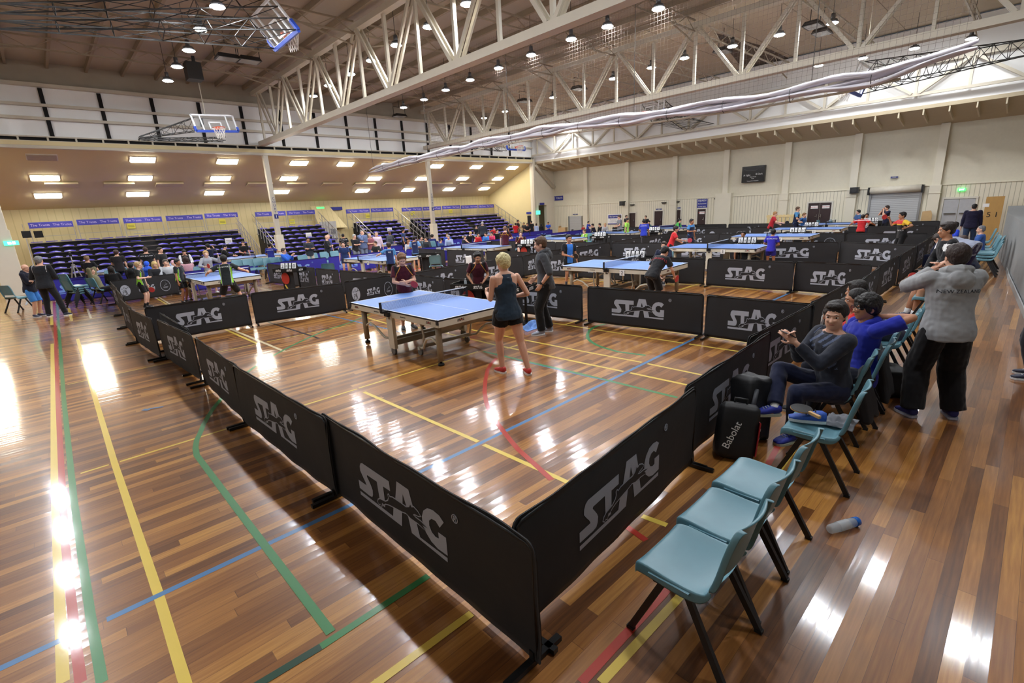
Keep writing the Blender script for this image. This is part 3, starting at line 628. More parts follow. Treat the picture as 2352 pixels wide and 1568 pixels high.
barrier((7.32,8.0),(7.55,6.02),'stag','black barrier panel behind the youth in the grey hoodie',G1,True)
barrier((1349,657),(1618,675),'stag','black barrier panel right of the youth, with clear frontal logo',G1)
barrier((1623,676),(1872,698),'stag','black barrier panel at the far right corner of the front court',G1)
barrier((1.43,1.60),(3.78,1.80),'stag','nearest black barrier panel on the right side, in shade',G1,True)
barrier((3.70,1.86),(5.95,1.97),'stag','second black barrier panel along the right side beside the seated boy',G1,True)
barrier((5.55,2.06),(7.85,2.06),'stag','third black barrier panel along the right side',G1,True)
G2='black printed barriers of the further courts'
for i,(a,b) in enumerate((((7.9,2.1),(10.1,2.12)),((10.06,2.0),(12.35,2.12)),((12.4,2.15),(14.7,2.18)),((14.7,2.15),(17.0,2.2)),((17.1,2.2),(19.4,2.25)),((19.4,2.28),(21.7,2.3)),((21.7,2.4),(24,2.45)))):
    barrier(a,b,'stag','black barrier panel along the right aisle, %s beyond the front court'%['first','second','third','fourth','fifth','sixth','seventh'][i],G2,True)
for i,(a,b) in enumerate((((7.1,11.55),(9.35,11.84)),((9.36,11.81),(11.6,11.75)),((11.65,11.8),(12.6,11.8)))): barrier(a,b,'stag','black cross barrier behind the second court, %s panel'%['left','middle','short right'][i],G2,True)
for i,(a,b) in enumerate((((6.13,20.1),(6.23,18)),((6.25,17.9),(6.36,16.2)),((6.37,16.15),(6.45,14.6)),((6.46,14.55),(6.75,11.9)))): barrier(a,b,'stag','black barrier between the two back left courts, %s panel'%['farthest','third','second','nearest'][i],G2,True)
for i,(a,b) in enumerate(((( 1245,584),(1325,586)),((1327,586),(1430,589)),((1432,590),(1620,592)),((1625,593),(1826,600)),((1828,599),(2004,607)))): barrier(a,b,'stag','black barrier at the far side of the second court, %s from the left'%['first','second','third','fourth','fifth'][i],G2)
for i,(a,b) in enumerate((((1405,557),(1521,557)),((1523,556),(1720,556)),((1722,556),(1927,555)),((1930,554),(2110,562)))): barrier(a,b,'stag','black barrier at the far side of the third court, %s from the left'%['first','second','third','fourth'][i],G2)
barrier((14.2,12.0),(16.9,12.0),'stag','black cross barrier behind the third court',G2,True)
barrier((12.7,12.0),(14.2,12.05),'stag','short black cross barrier left of the third court back row',G2,True)
for i in range(3): barrier((12.4+.1*i,19.7-2.45*i),(12.45+.1*i,17.35-2.45*i),'stag','black barrier left of the orange shirted player court, panel %s'%'abc'[i] if 0 else 'black barrier beside the back middle court, %s panel'%['farthest','middle','nearest'][i],G2,True)
for i in range(4): barrier((21.8,12.1-2.4*i),(21.8,9.75-2.4*i),'round' if i==2 else 'stag','black barrier at the far side of the fourth court, %s from the left'%['first','second','third','fourth'][i],G2,True)
for i in range(3): barrier((20.9,19.6-2.4*i),(21.1,17.3-2.4*i),'stag','black barrier behind the green shirted boy, %s from the left'%['first','second','third'][i],G2,True)
for i in range(3): barrier((16.7,19.6-2.4*i),(16.8,17.3-2.4*i),'stag','black barrier right of the maroon shirted player, %s from the left'%['first','second','third'][i],G2,True)
for i in range(7): barrier((27.7 if i<3 else 25.9,19.5-2.4*i),(27.7 if i<3 else 25.9,17.2-2.4*i),'round' if i==3 else 'stag','black barrier at the far side of the fifth court row, %s from the left'%['first','second','third','fourth','fifth','sixth','seventh'][i],G2,True)
for i in range(5): barrier((29.5,15-2.4*i),(29.5,12.7-2.4*i),'stag','black barrier nearest the panelled cream wall, %s from the left'%['first','second','third','fourth','fifth'][i],G2,True)
for i in range(2): barrier((17.3+2.35*i,12.2),(19.6+2.35*i,12.25),'stag','black cross barrier behind the fourth court, %s panel'%['left','right'][i],G2,True)
for i in range(1): barrier((22+2.35*i,12.3),(24.3+2.35*i,12.3),'stag','black cross barrier behind the fifth court',G2,True)
barrier((1.37,19.95),(3.15,20.2),'round','black emblem barrier behind the blond boy on the back left court',G2,True)
GB='blue printed barriers around the back courts'
for i,(a,b) in enumerate((((3.3,20.5),(5.6,20.4)),((6.15,20.25),(8.5,20.2)),((8.55,20.15),(10.25,19.95)),((10.3,20.1),(12.0,19.8)),((12.05,19.75),(14.4,19.2)),((14.45,19.6),(16.7,19.5)),((16.8,19.8),(19.1,19.9)),((19.2,19.9),(21.5,20)),((21.6,20),(23.9,20)),((24,20.1),(26.3,20.2)))):
    barrier(a,b,'blue','blue barrier in the row behind the back courts, number from the left: %s'%['one','two','three','four','five','six','seven','eight','nine','ten'][i],GB,True)
for i in range(11):
    x=-.4+2.4*i
    if i==3: continue
    barrier((x,23.1),(x+2.3,23.05 if i%2 else 23.2),'blue','blue barrier in the rear row before the seating, number from the left: %s'%['one','two','three','four','five','six','seven','eight','nine','ten','eleven'][i],GB,True)
barrier((.3,22.2),(2.6,21.9),'blue','blue barrier angled by the tripod at the left aisle',GB,True)
barrier((28.5,17.3),(29.3,15.1),'blue','blue barrier angled before the storage pile by the far wall',GB,True)
# ================================================================ TABLES
tb=mat('table_blue',(112,146,212),.5,var=.04,scale=3,spec=.35); wl=mat('table_line',(240,242,245),.5); te=mat('table_edge_black',(28,30,38),.5); ap=mat('table_apron',(214,208,190),.45); lg=mat('taupe_leg',(158,146,124),.45); blk_r=mat('black_rubber',(22,22,22),.6)
def net_mat():
    m=mat('net_mesh',(20,24,34),.8); nt=m.node_tree; N=nt.nodes; L=nt.links; tc=N.new('ShaderNodeTexCoord'); sp=N.new('ShaderNodeSeparateXYZ'); L.new(tc.outputs['Object'],sp.inputs[0]); outs=[]
    for a in(0,2):
        mu=N.new('ShaderNodeMath'); mu.operation='MULTIPLY'; mu.inputs[1].default_value=1/.011; L.new(sp.outputs[a],mu.inputs[0])
        fr=N.new('ShaderNodeMath'); fr.operation='FRACT'; L.new(mu.outputs[0],fr.inputs[0]); lt=N.new('ShaderNodeMath'); lt.operation='LESS_THAN'; lt.inputs[1].default_value=.26; L.new(fr.outputs[0],lt.inputs[0]); outs.append(lt.outputs[0])
    mx=N.new('ShaderNodeMath'); mx.operation='MAXIMUM'; L.new(outs[0],mx.inputs[0]); L.new(outs[1],mx.inputs[1]); L.new(mx.outputs[0],N['Principled BSDF'].inputs['Alpha']); return m
netm=net_mat(); redl=mat('logo_red',(196,48,40),.5)
def make_table():
    t=thing('table_tennis_table',(0,0,0),0,'x','table tennis table')
    for s in(-1,1):
        g=MB(); y0,y1=(.003,1.37) if s>0 else(-1.37,-.003); g.box((0,(y0+y1)/2,.747),(1.525,y1-y0,.024),2)
        z=.7604; g.quad((-.7425,y0+(.0 if s>0 else .02),z),(.7425,y0+(.0 if s>0 else .02),z),(.7425,y1-(.02 if s>0 else 0),z),(-.7425,y1-(.02 if s>0 else 0),z),0)
        zz=.7598; g.quad((-.7625,y0,zz),(.7625,y0,zz),(.7625,y1,zz),(-.7625,y1,zz),1); g.quad((-.003,y0,.7607),(.003,y0,.7607),(.003,y1,.7607),(-.003,y1,.7607),1)
        o=g.obj('tabletop',[tb,wl,te],t)
        f=MB(); ye=s*1.355; f.box((0,ye,.69),(1.5,.03,.09)); 
        for x in(-.745,.745): f.box((x,(y0+y1)/2,.69),(.03,abs(y1-y0)-.02,.09))
        fo=f.obj('apron',ap,t)
        for x in(-.765,.765):
            for e in(ye,): MB().box((x,e+s*.004,.725),(.02,.05,.075)).obj('corner_cap',te,fo)
        lgm=MB(); Sx=Matrix.Diagonal((.125,.125,1,1))
        logo_mb(lgm,frame((-.7615,s*1.13+.14,.648),(0,-1,0),(0,0,1))@Sx,0,1,.35); lgm.obj('printed_logo',[te,redl],fo)
        lgm=MB(); logo_mb(lgm,frame((-.1,ye+s*.0165,.648),(1 if s<0 else -1,0,0),(0,0,1))@Sx@Matrix.Translation((-3,0,0)),0,1,.35); lgm.obj('printed_logo',[te,redl],fo)
        text('size_mark','ITTF APPROVED',.022,te,frame((-.7615,s*.42,.69),(0,-1,0),(0,0,1)),fo)
        for x in(-.62,.62):
            l=MB().cyl((x,s*1.16,.07),(x,s*1.16,.66),.048,n=16).obj('leg',lg,t); MB().cyl((x,s*1.16,.0),(x,s*1.16,.035),.052,.045,14).cyl((x,s*1.16,.035),(x,s*1.16,.075),.02,n=10).obj('foot',blk_r,l)
            pts=[(x,s*1.16-s*.03,.33),(x,s*.98,.40),(x,s*.82,.36),(x*.95,s*.70,.26),(x*.9,s*.62,.17),(x*.8,s*.44,.13)]
            MB().tube(pts,.02,8).obj('curved_brace',ap,t)
            MB().tube([(x*.8,s*.5,.14),(x*.8,s*.56,.35),(x*.85,s*.52,.66)],.016,8).obj('rear_strut',ap,t)
            w=MB(); w.cyl((x*.8-.02,s*.42,.055),(x*.8+.02,s*.42,.055),.055,n=16).obj('caster',mat('caster_grey',(120,118,112),.5),t)
            MB().box((x*.8,s*.42,.12),(.07,.06,.05)).obj('caster_housing',ap,t)
        MB().box((0,s*1.16,.60),(1.2,.035,.13)).obj('cross_beam',lg,t)
        MB().box((0,s*.45,.15),(1.0,.05,.05)).obj('base_beam',lg,t)
    MB().box((0,0,.2),(1.5,.06,.09)).obj('centre_beam',lg,t)
    for s in(-1,1):
        g=MB(); g.box((s*.745,0,.36),(.06,.17,.5)); g.box((s*.745,-.055,.64),(.05,.05,.1)); g.box((s*.745,.055,.64),(.05,.05,.1)); q=g.obj('side_tower',ap,t)
        MB().cyl((s*.745-.02,0,.06),(s*.745+.02,0,.06),.06,n=18).obj('wheel',mat('wheel_grey',(104,102,98),.5),q)
        MB().box((s*.845,0,.75),(.11,.07,.035)).box((s*.90,0,.83),(.035,.028,.17)).obj('net_post',blk_r,t)
        MB().box((s*.80,0,.70),(.05,.12,.07)).obj('net_clamp',blk_r,t)
    MB().quad((-.9,0,.765),(.9,0,.765),(.9,0,.905),(-.9,0,.905)).obj('net',netm,t)
    MB().box((0,0,.908),(1.82,.008,.016)).obj('net_tape',wl,t)
    return t
table0=make_table(); tu=[False]
NCARD=[0]
def table(x,y,rz,lab,num=None):
    t=table0 if not tu[0] else dup(table0); tu[0]=True; t.location=(x,y,0); t.rotation_euler=(0,0,R(rz)); t['label']=lab; t['group']='blue table tennis tables'
    if num:
        NCARD[0]+=1; c=MB().box((0,0,0),(.006,.13,.13)).obj('number_card',whp); c.rotation_euler=(0,0,R(rz)); q=Matrix.Rotation(R(rz),3,'Z')@Vector((-.77,-.42,.66)); c.location=(x+q.x,y+q.y,q.z)
        tag(c,' '.join(('white number card %s on the %s'%(num,lab.split(',')[0])).split()[:15]),'number card'); text('number',num,.11,te,frame((-.006,0,0),(0,-1,0),(0,0,1)),c)
T=[(4.69,7.19,0.5,'nearest blue table with white net, beside the blonde woman',None),(10.62,7.15,4,'blue table numbered 2 with a player leaning over its end','2'),(15.85,7.05,4,'blue table numbered 3 behind the seated umpire','3'),(20.6,7.0,3,'blue table beside the 8 and 10 score cards','4'),
 (24.55,7.0,3,'blue table beside the nearer zero score cards','5'),(28.0,7.0,2,'farthest blue table on the right, by the roller door','6'),(3.8,17.2,2,'blue table between the green striped boys and the boy in grey','7'),(9.15,16.9,3,'blue table with the round number on its side, centre left','8'),
 (13.8,16.8,4,'blue table before the maroon shirted player','9'),(18.4,16.3,3,'blue table behind the hoodie youth, half hidden','10'),(22.4,15.6,3,'blue table before the man in the grey T-shirt','11'),(26,14.6,2,'far blue table by the boys in blue and green','12'),
 (2.6,25.0,88,'practice table at the left behind the tripod',None),(7.0,25.2,88,'practice table by the boy in black with the red bat',None),(12.9,25.0,88,'practice table behind the men with folded arms',None),(21.2,24.8,88,'practice table behind the seated spectators',None)]
for a in T: table(*a)
# ================================================================ UMPIRE DESKS AND SCORE CARDS
def make_desk():
    t=thing('umpire_desk',(0,0,0),0,'x','umpire desk')
    g=MB(); g.box((0,0,.70),(.9,.5,.02)); 
    for s in(-1,1): g.box((0,s*.245,.73),(.9,.012,.13)); g.box((s*.445,0,.73),(.012,.5,.13))
    g.obj('tray_top',black,t)
    l=MB()
    for M in(frame((-.36,-.2525,.675),(1,0,0),(0,0,1)),frame((.06,-.2525,.675),(1,0,0),(0,0,1)),frame((-.4525,.16,.675),(0,-1,0),(0,0,1)),frame((.36,.2525,.675),(-1,0,0),(0,0,1)),frame((.4525,-.16,.675),(0,1,0),(0,0,1))): logo_mb(l,M@Matrix.Diagonal((.19,.19,1,1))@Matrix.Translation((-.45,-.1,0)),0,1,.4)
    l.obj('printed_logo',[whp,black],t)
    for s in(-1,1): MB().box((s*.3,0,.35),(.04,.04,.7)).box((s*.3,0,.012),(.28,.4,.02)).obj('pedestal',black,t)
    MB().grid(lambda u,v:Vector((-.2+.4*u,-.12+.012*math.sin(u*14),.68-.62*v)),16,4).obj('skirt',bfab,t)
    return t
def make_score():
    t=thing('score_cards',(0,0,0),0,'x','flip scoreboard')
    MB().add([(-.28,-.08,0),(.28,-.08,0),(.28,.08,0),(-.28,.08,0),(-.28,0,.24),(.28,0,.24)],[(0,1,5,4),(2,3,4,5),(1,2,5),(3,0,4),(3,2,1,0)]).obj('stand',black,t)
    for x,w_ in((-.2,.13),(-.06,.08),(.06,.08),(.2,.13)): MB().add([(x-w_/2,-.075,.03),(x+w_/2,-.075,.03),(x+w_/2,-.015,.235),(x-w_/2,-.015,.235)],[(0,1,2,3)]).obj('card',whp,t)
    return t
DIG=[];DB=[]
desk0=make_desk(); sc0=make_score(); du=[False,False]
def desk(px,py,rz,sc_,lab,world=None,score=True,so=(0,0),srz=None):
    p=Vector(world) if world else fl(px,py,.78).to_2d()
    d=desk0 if not du[0] else dup(desk0); du[0]=True; d.location=(p.x,p.y,0); d.rotation_euler=(0,0,R(rz)); d['label']='small black umpire desk '+lab; d['group']='black umpire desks'
    if score:
        s=sc0 if not du[1] else dup(sc0); du[1]=True; s.location=(p.x+so[0],p.y+so[1],.712); s.rotation_euler=(0,0,R(srz if srz is not None else rz)); s['label']='flip cards showing %s and %s %s'%(sc_[0],sc_[1],lab)
        DIG.append((s,sc_))
    if 'red bat' in lab or 'maroon' in lab or 'lime green,' in lab or 'fifth' in lab:
        k_=MB(); k_.prism([(.15*math.cos(a_),.19*math.sin(a_)) for a_ in np.linspace(0,2*PI,21)[:-1]],0,.004,M=frame((-.1,-.14,.46),(1,0,0),(0,0,1))); k_.prism([(-.03,-.2),(.05,-.34),(.0,-.36),(-.07,-.22)],0,.005,1,M=frame((-.1,-.14,.46),(1,0,0),(0,0,1))); DB.append((d,k_.mesh('bat_sign',[mat('sign_red',(190,60,46),.5),mat('sign_yellow',(226,200,90),.5)])))
desk(0,0,-62,None,'beside the boy in the maroon shirt at the main table',(6.55,8.15),False)
desk(0,0,-70,None,'with the red bottle, left of the hoodie youth',(6.75,7.2),False)
desk(0,0,-80,('6','8'),'before the seated dark haired umpire',(12.15,7.4),so=(-.1,.3),srz=-75)
desk(0,0,-85,('5','5'),'behind table number 3',(17.0,6.6),srz=-80)
desk(0,0,-85,('8','10'),'beside the fourth table',(21.95,6.6),srz=-80)
desk(0,0,-85,('0','0'),'beside the fifth table',(25.75,7.2),srz=-80)
desk(0,0,-85,('0','0'),'by the farthest right table',(29.1,5.6),srz=-80)
desk(0,0,-58,('2','0'),'with the red bat sticker on the back left court',(5.75,16.7),srz=-50)
desk(0,0,-60,None,'beside the empty teal chair, centre left',(10.6,15.9),False)
desk(0,0,-70,('1','9'),'before the maroon shirted umpire',(15.3,15.2),srz=-60)
desk(0,0,-75,('0','0'),'before the boy in lime green',(19.75,14.6),srz=-65)
desk(0,0,-75,('1','7'),'behind the lime green player',(23.7,14.0),srz=-70)
for s,sc_ in DIG:
    for x,c,z in((-.2,sc_[0],.16),(.2,sc_[1],.16),(-.06,'0',.09),(.06,'0',.09)): text('digit',c,z,te,frame((x,-.05,.132),(1,0,0),(0,.28,.96)),s)
for d,me in DB: link('bat_sign',me,d)
# ================================================================ SEATING BLOCKS
seatm=mat('lilac_blue_seat',(70,64,182),.35,var=.1); deckm=mat('dark_tier',(20,19,26),.6); alu=mat('aluminium',(168,166,164),.35,metal=.6)
sb_=MB(); sb_.grid(lambda u,v:Vector(((u-.5)*.40,-.14+.28*v,.03+.022*math.cos((u-.5)*5)-.03*(v<.01)-.02*(1-v)**4)),8,6); sb_.grid(lambda u,v:Vector(((.5-u)*.40,-.14+.28*v,-.01)),8,6); seat_me=sb_.mesh('seat',seatm)
def tiers(name,x0,x1,nrow,lab,aisle=None,seatw=.5):
    t=thing('seating_block',((x0+x1)/2,29.9,0),0,lab,'tiered seating'); xc=(x0+x1)/2; W=x1-x0
    cnt_=0; extra=MB()
    for i in range(nrow):
        y=28.25+.43*i-29.9; z=.36+.222*i
        MB().box((0,y+.21,z-.3),(W,.43,.03)).box((0,y,z-.42),(W,.02,.2)).box((0,y+.13,z-.17),(W,.02,.3)).obj('tier_deck',deckm,t)
        MB().bar((-W/2,y-.16,z-.03),(W/2,y-.16,z-.03),.02,.02).obj('seat_rail',mat('seat_rail_grey',(120,112,110),.5),t)
        n=int(W/seatw)
        for k_ in range(n):
            x=-W/2+(k_+.5)*W/n
            if aisle and i<nrow-1 and aisle[0]<x+xc<aisle[1]: continue
            if cnt_<100: o=link('seat',seat_me,t); o.location=(x,y,z); cnt_+=1
            else: extra.box((x,y,z+.02),(.40,.28,.03))
    if extra.v: q=extra.obj('seat_row',seatm,t); q['kind']='stuff'
    MB().add([(-W/2,-1.75,.02),(W/2,-1.75,.02),(W/2,1.6,.02),(-W/2,1.6,.02),(-W/2,-1.7,.1),(W/2,-1.7,.1),(W/2,1.6,.36+.222*(nrow-1)-.35),(-W/2,1.6,.36+.222*(nrow-1)-.35)],[(4,5,6,7),(0,4,7,3),(1,2,6,5),(0,1,5,4)]).obj('understructure',deckm,t)
    for s in(-1,1):
        for i in range(0,nrow,1):
            y=28.25+.43*i-29.9; z=.36+.222*i; x=s*(W/2+.05)
            MB().bar((x,y,z-.35),(x,y,z+.6),.03).bar((x,y,z+.6),(x,y+.42,z+.82),.03).bar((x,y,z+.2),(x,y+.42,z+.42),.02).obj('side_rail',alu,t)
    if aisle:
        st=MB()
        for i in range(nrow): st.box((sum(aisle)/2-xc,28.1+.43*i-29.9,.1+.222*i),(aisle[1]-aisle[0]-.1,.2,.1))
        st.obj('aisle_steps',mat('step_black',(20,18,22),.6),t)
        MB().bar((aisle[0]-xc+.02,1.4,2.05),(aisle[1]-xc-.02,1.4,2.05),.03).obj('handrail',alu,t)
    return t
tiers('a',-.3,8.35,8,'wide block of lilac blue seats at the left with a dark aisle',(3.55,4.35))
tiers('b',9.4,13.2,8,'narrow block of lilac blue seats behind the first column')
tiers('c',15.35,18.7,8,'narrow block of lilac blue seats right of the grey bay doors')
tiers('d',19.75,28.2,8,'wide block of lilac blue seats at the right end of the bay',(23.9,24.7))
# rail with sponsor banners
ban=mat('banner_blue',(58,56,150),.5); bt=mat('banner_text',(190,180,220),.5)
BN=[(65,168,516),(176,273,509),(283,372,505),(381,466,500),(470,546,494.5),(586,656,491),(659,723,488),(795,849,484.5),(852,903,482),(923,969,480.5),(971,1013,478.5),(1016,1057,476),(1059,1097,475),(1099,1134,473.5)]
ordn=['first','second','third','fourth','fifth','sixth','seventh','eighth','ninth','tenth','eleventh','twelfth','thirteenth','fourteenth']
for i,(a,b,y) in enumerate(BN):
    p=pl(a,y,1,31.9); q=pl(b,y,1,31.9); w_=q.x-p.x; o=thing('rail_banner',((p.x+q.x)/2,31.9,(p.z+q.z)/2),0,'blue sponsor banner on the seating rail, %s from the left'%ordn[i],'banner','blue banners along the rail behind the seats')
    c=MB().box((0,0,0),(w_,.02,.26)).obj('banner_cloth',ban,o)
    for s in(-.25,.25): text('lettering','The Trusts',.15,bt,frame((s*w_,-.014,0),(1,0,0),(0,0,1)),o)
    MB().bar((-w_/2,.02,-1.1),(-w_/2,.02,.13),.03).bar((w_/2,.02,-1.1),(w_/2,.02,.13),.03).bar((-w_/2,.02,.13),(w_/2,.02,.13),.03).bar((-w_/2,.02,-.5),(w_/2,.02,-.5),.02).obj('rail_frame',alu,o)
pap=mat('yellow_paper',(232,222,96),.7)
for i,(px,py,c) in enumerate(((301,518,pap),(511,509,pap),(671,508.5,pap),(845,496,pap),(948,489,pap),(1035,484.5,pap),(525,553,whp),(709,540,whp),(895,528,whp),(1132,521,pap))):
    p=pl(px,py,1,32.57 if i<6 else 30.2); o=MB().box((0,0,0),(.34,.015,.3)).box((0,-.009,.02),(.26,.004,.02),1).box((0,-.009,-.05),(.26,.004,.02),1).obj('paper_notice',[c,mat('notice_ink',(120,112,60),.7)],loc=p); tag(o,('yellow' if c is pap else 'white')+' paper notice fixed to the seating, %s from the left of its colour'%(['first','second','third','fourth','fifth','sixth','first','second','third','seventh'][i]),'paper notice')
# grey doors in the gap between blocks
a=pl(742,560,1,31.9); b=pl(778,560,1,31.9)
nd[0]+=1; o=struct(MB().box((0,0,1.05),(b.x-a.x,.08,2.1)).obj('door_%d'%nd[0],dg,loc=((a.x+b.x)/2,31.9,0))); MB().bar((-.5,-.06,1),(.5,-.06,1),.04).obj('push_bar',chrome,o); MB().box((.25,-.045,1.45),(.3,.01,.3)).obj('door_notice',mat('plate_grey',(110,112,120),.5),o); MB().box((0,-.045,1.05),(.02,.01,2.1)).obj('door_gap',te,o)
q=[pl(740,527,1,31.9),pl(782,527,1,31.9)]
o=MB().add([(q[0].x-.3,32.5,3.1),(q[1].x-.3,32.5,3.1),(q[1].x+.5,31.85,q[1].z+.1),(q[0].x-.1,31.85,q[0].z+.1),(q[0].x-.3,32.55,q[0].z-.1),(q[1].x-.3,32.55,q[1].z-.1)],[(0,1,2,3),(0,3,4),(1,5,2),(4,5,1,0)]).obj('trim_4',cladx); struct(o)
p=pl(736,479,1,32.45); o=MB().box((0,0,0),(.5,.06,.2)).obj('exit_sign',grn,loc=p); tag(o,'small lit green exit sign above the grey bay doors','exit sign')
p=pl(768,479,1,32.5); o=MB().box((0,0,0),(1.1,.03,.2)).obj('name_plate',navy,loc=p); tag(o,'long dark blue plate on the bay wall beside the exit sign','sign')
# ================================================================ CHAIRS
teal=mat('teal_plastic',(96,142,156),.38,var=.10,scale=9,spec=.6); legm=mat('chair_leg_black',(30,30,32),.45,var=.1)
def make_chair():
    t=thing('stacking_chair',(0,0,0),0,'x','chair')
    prof=[(.235,.385),(.232,.42),(.215,.438),(.16,.446),(.06,.438),(-.04,.432),(-.11,.432),(-.155,.442),(-.185,.475),(-.205,.53),(-.224,.61),(-.244,.70),(-.264,.775),(-.277,.825),(-.288,.845),(-.30,.838)]
    wid=[.19,.208,.218,.225,.228,.226,.22,.212,.20,.196,.200,.206,.205,.19,.165,.15]
    us=[-1,-1,-.97,-.85,-.6,-.3,0,.3,.6,.85,.97,1,1]; n=len(us); g=MB(); vs=[]
    for j,((y,z),w_) in enumerate(zip(prof,wid)):
        seat=j<8
        for i,u in enumerate(us):
            x=u*w_; yy,zz=y,z
            if seat: zz+=.012*u**4-.010*(1-u*u)*(1 if 2<j else 0)
            else: yy+=.03*u*u
            if i in(0,n-1):
                if seat: zz-=.055 if j<7 else .045; x*=1.03
                else: yy-=.035; x*=1.02
            vs.append((x,yy,zz))
    fs=[]
    for j in range(len(prof)-1):
        for i in range(n-1):
            if j in(8,) and 3<=i<=8: continue          # carrying slot at the foot of the back
            fs.append((j*n+i,(j+1)*n+i,(j+1)*n+i+1,j*n+i+1))
    g.add(vs,fs,0,True)
    # split into seat and backrest
    def part(name,j0,j1):
        m=MB(); sel=[f for f in fs if all(j0<=v//n<=j1 for v in f)]; used=sorted({v for f in sel for v in f}); ix={v:i for i,v in enumerate(used)}
        m.add([vs[v] for v in used],[tuple(ix[v] for v in f) for f in sel],0,True); o=m.obj(name,teal,t)
        s=o.modifiers.new('thick','SOLIDIFY'); s.thickness=.006; s.offset=0; b=o.modifiers.new('soft','SUBSURF'); b.levels=1; b.render_levels=1
        return o
    st_=part('seat',0,8); part('backrest',8,15)
    for s in(-1,1):
        MB().box((s*.20,.02,.405),(.04,.20,.045)).obj('leg_bracket',legm,t)
        MB().box((s*.233,.03,.43),(.014,.22,.012)).obj('linking_clip',teal,st_)
        for (y0,y1) in((.07,.245),(-.05,-.265)):
            l=MB().bar((s*.195,y0,.40),(s*.222,y1,.012),.024,.034,up=(0,1,0)).obj('leg',legm,t); MB().box((s*.222,y1,.010),(.03,.04,.02)).obj('foot_cap',blk_r,l)
    return t
chair0=make_chair(); cu=[False]
def chair(x,y,rz,lab,group=None,z=0):
    t=chair0 if not cu[0] else dup(chair0); cu[0]=True; t.location=(x,y,z); t.rotation_euler=(0,0,R(rz)); t['label']=lab
    if group: t['group']=group
    elif 'group' in t: del t['group']
    return t
GC='teal chairs along the right aisle'
for i,(x,y) in enumerate(((2.13,.97),(2.62,1.0),(3.13,1.02))): chair(x,y,0,['nearest empty teal chair at the bottom of the picture','middle one of the three linked empty teal chairs','third of the linked empty teal chairs, by the backpack'][i],GC)
chair(4.27,.98,4,'teal chair holding the shoe and grey cloth',GC)
for i,(x,y) in enumerate(((5.22,1.12),(5.75,1.08),(6.3,1.12),(6.85,1.14),(7.4,1.1),(8.05,1.1),(8.7,1.15),(10.9,1.1),(11.5,1.2),(12.1,1.2),(12.9,1.25),(14,1.3))): chair(x,y,3,'occupied teal chair in the aisle row, %s from the boy with the phone'%['first','second','third','fourth','fifth','sixth','seventh','eighth','ninth','tenth','eleventh','twelfth'][i],GC)
for i,(x,y,z,a) in enumerate(((17.2,.82,0,90),(17.22,.82,.07,90),(17.24,.82,.14,90),(18.2,.92,0,95),(18.2,.92,.07,95),(19.6,1.0,0,95),(20.5,1.08,0,92),(22.2,1.2,0,95))):
    chair(x,y,a-90,'teal chair against the grey block wall, %s'%['bottom of the nearest stack','middle of the nearest stack','top of the nearest stack','bottom of the second stack','top of the second stack','single one behind the stacks','second single one behind the stacks','farthest single one'][i],'teal chairs standing along the grey block wall',z)
for i in range(4): chair(.55,20.7-.03*i,-62,'teal chair in the stack beside the left aisle, %s'%['bottom','second','third','top'][i],'stack of teal chairs at the left aisle',.072*i)
chair(-.85,21.4,-50,'teal chair behind the bald man in blue shorts'); chair(1.15,20.9,-60,'teal chair under the man in the khaki top')
oc=['first','second','third','fourth','fifth','sixth','seventh','eighth','ninth','tenth','eleventh','twelfth','thirteenth','fourteenth','fifteenth']
for i,(px,py) in enumerate(((258,625),(281,622),(306,618),(345,612),(362,610),(383,608),(425,620),(453,618),(552,601),(577,599),(601,597),(624,596),(641,595),(662,594),(705,590),(729,585),(755,582),(779,580))):
    p=fl(px,py,.78); chair(p.x,p.y+.25,180,'teal chair in the row facing the seating, %s from the left'%(oc+['sixteenth','seventeenth','eighteenth'])[i],'teal chairs behind the back left courts')
chair(10.05,14.6,-35,'empty teal chair beside the umpire desk, centre left'); chair(6.9,16.3,-30,'teal chair seen side on by the red bat sticker desk')
chair(12.85,7.3,98,'chair under the dark haired umpire in navy'); chair(17.5,6.9,98,'chair under the umpire with the 5 and 5 cards'); chair(16.4,16.7,120,'chair under the maroon shirted umpire'); chair(20.4,15.9,120,'green backed chair under the boy umpire in lime')
for i,(px,py) in enumerate(((1493,517),(1500,517),(1892,507),(1921,506),(1268,541),(984,556),(1003,555))):
    p=fl(px,py,.8); chair(p.x,p.y,180 if i<5 else 200,'small distant teal chair, %s in order from the middle'%oc[i],'distant teal chairs')
# ================================================================ PEOPLE
QUEUE=[]
skinT={'light':(226,176,150),'tan':(196,142,110),'mid':(176,122,90),'pale':(236,192,170)}
def cmat(kind,c,**k): return mat('%s_%d_%d_%d'%((kind,)+tuple(c)),c,**k)
def clothm(c): return cmat('cloth',c,rough=.85,var=.10,scale=14,bump=.15,sheen=.15,spec=.25)
def skinm(k): return mat('skin_'+k,skinT[k],.5,var=.05,scale=18,spec=.4)
def hairm(c): return cmat('hair',c,rough=.55,var=.45,scale=90,bump=.8,stretch=(1,1,.25))
def disp(me,fn,zmin=None):
    n=len(me.vertices); co=np.empty(n*3); no=np.empty(n*3); me.vertices.foreach_get('co',co); me.vertex_normals.foreach_get('vector',no)
    co=co.reshape(-1,3); no=no.reshape(-1,3); d=np.array([fn(Vector(c)) for c in co]); co=co+no*d[:,None]
    if zmin is not None: co[:,2]=np.maximum(co[:,2],zmin)
    me.vertices.foreach_set('co',co.ravel()); me.update()
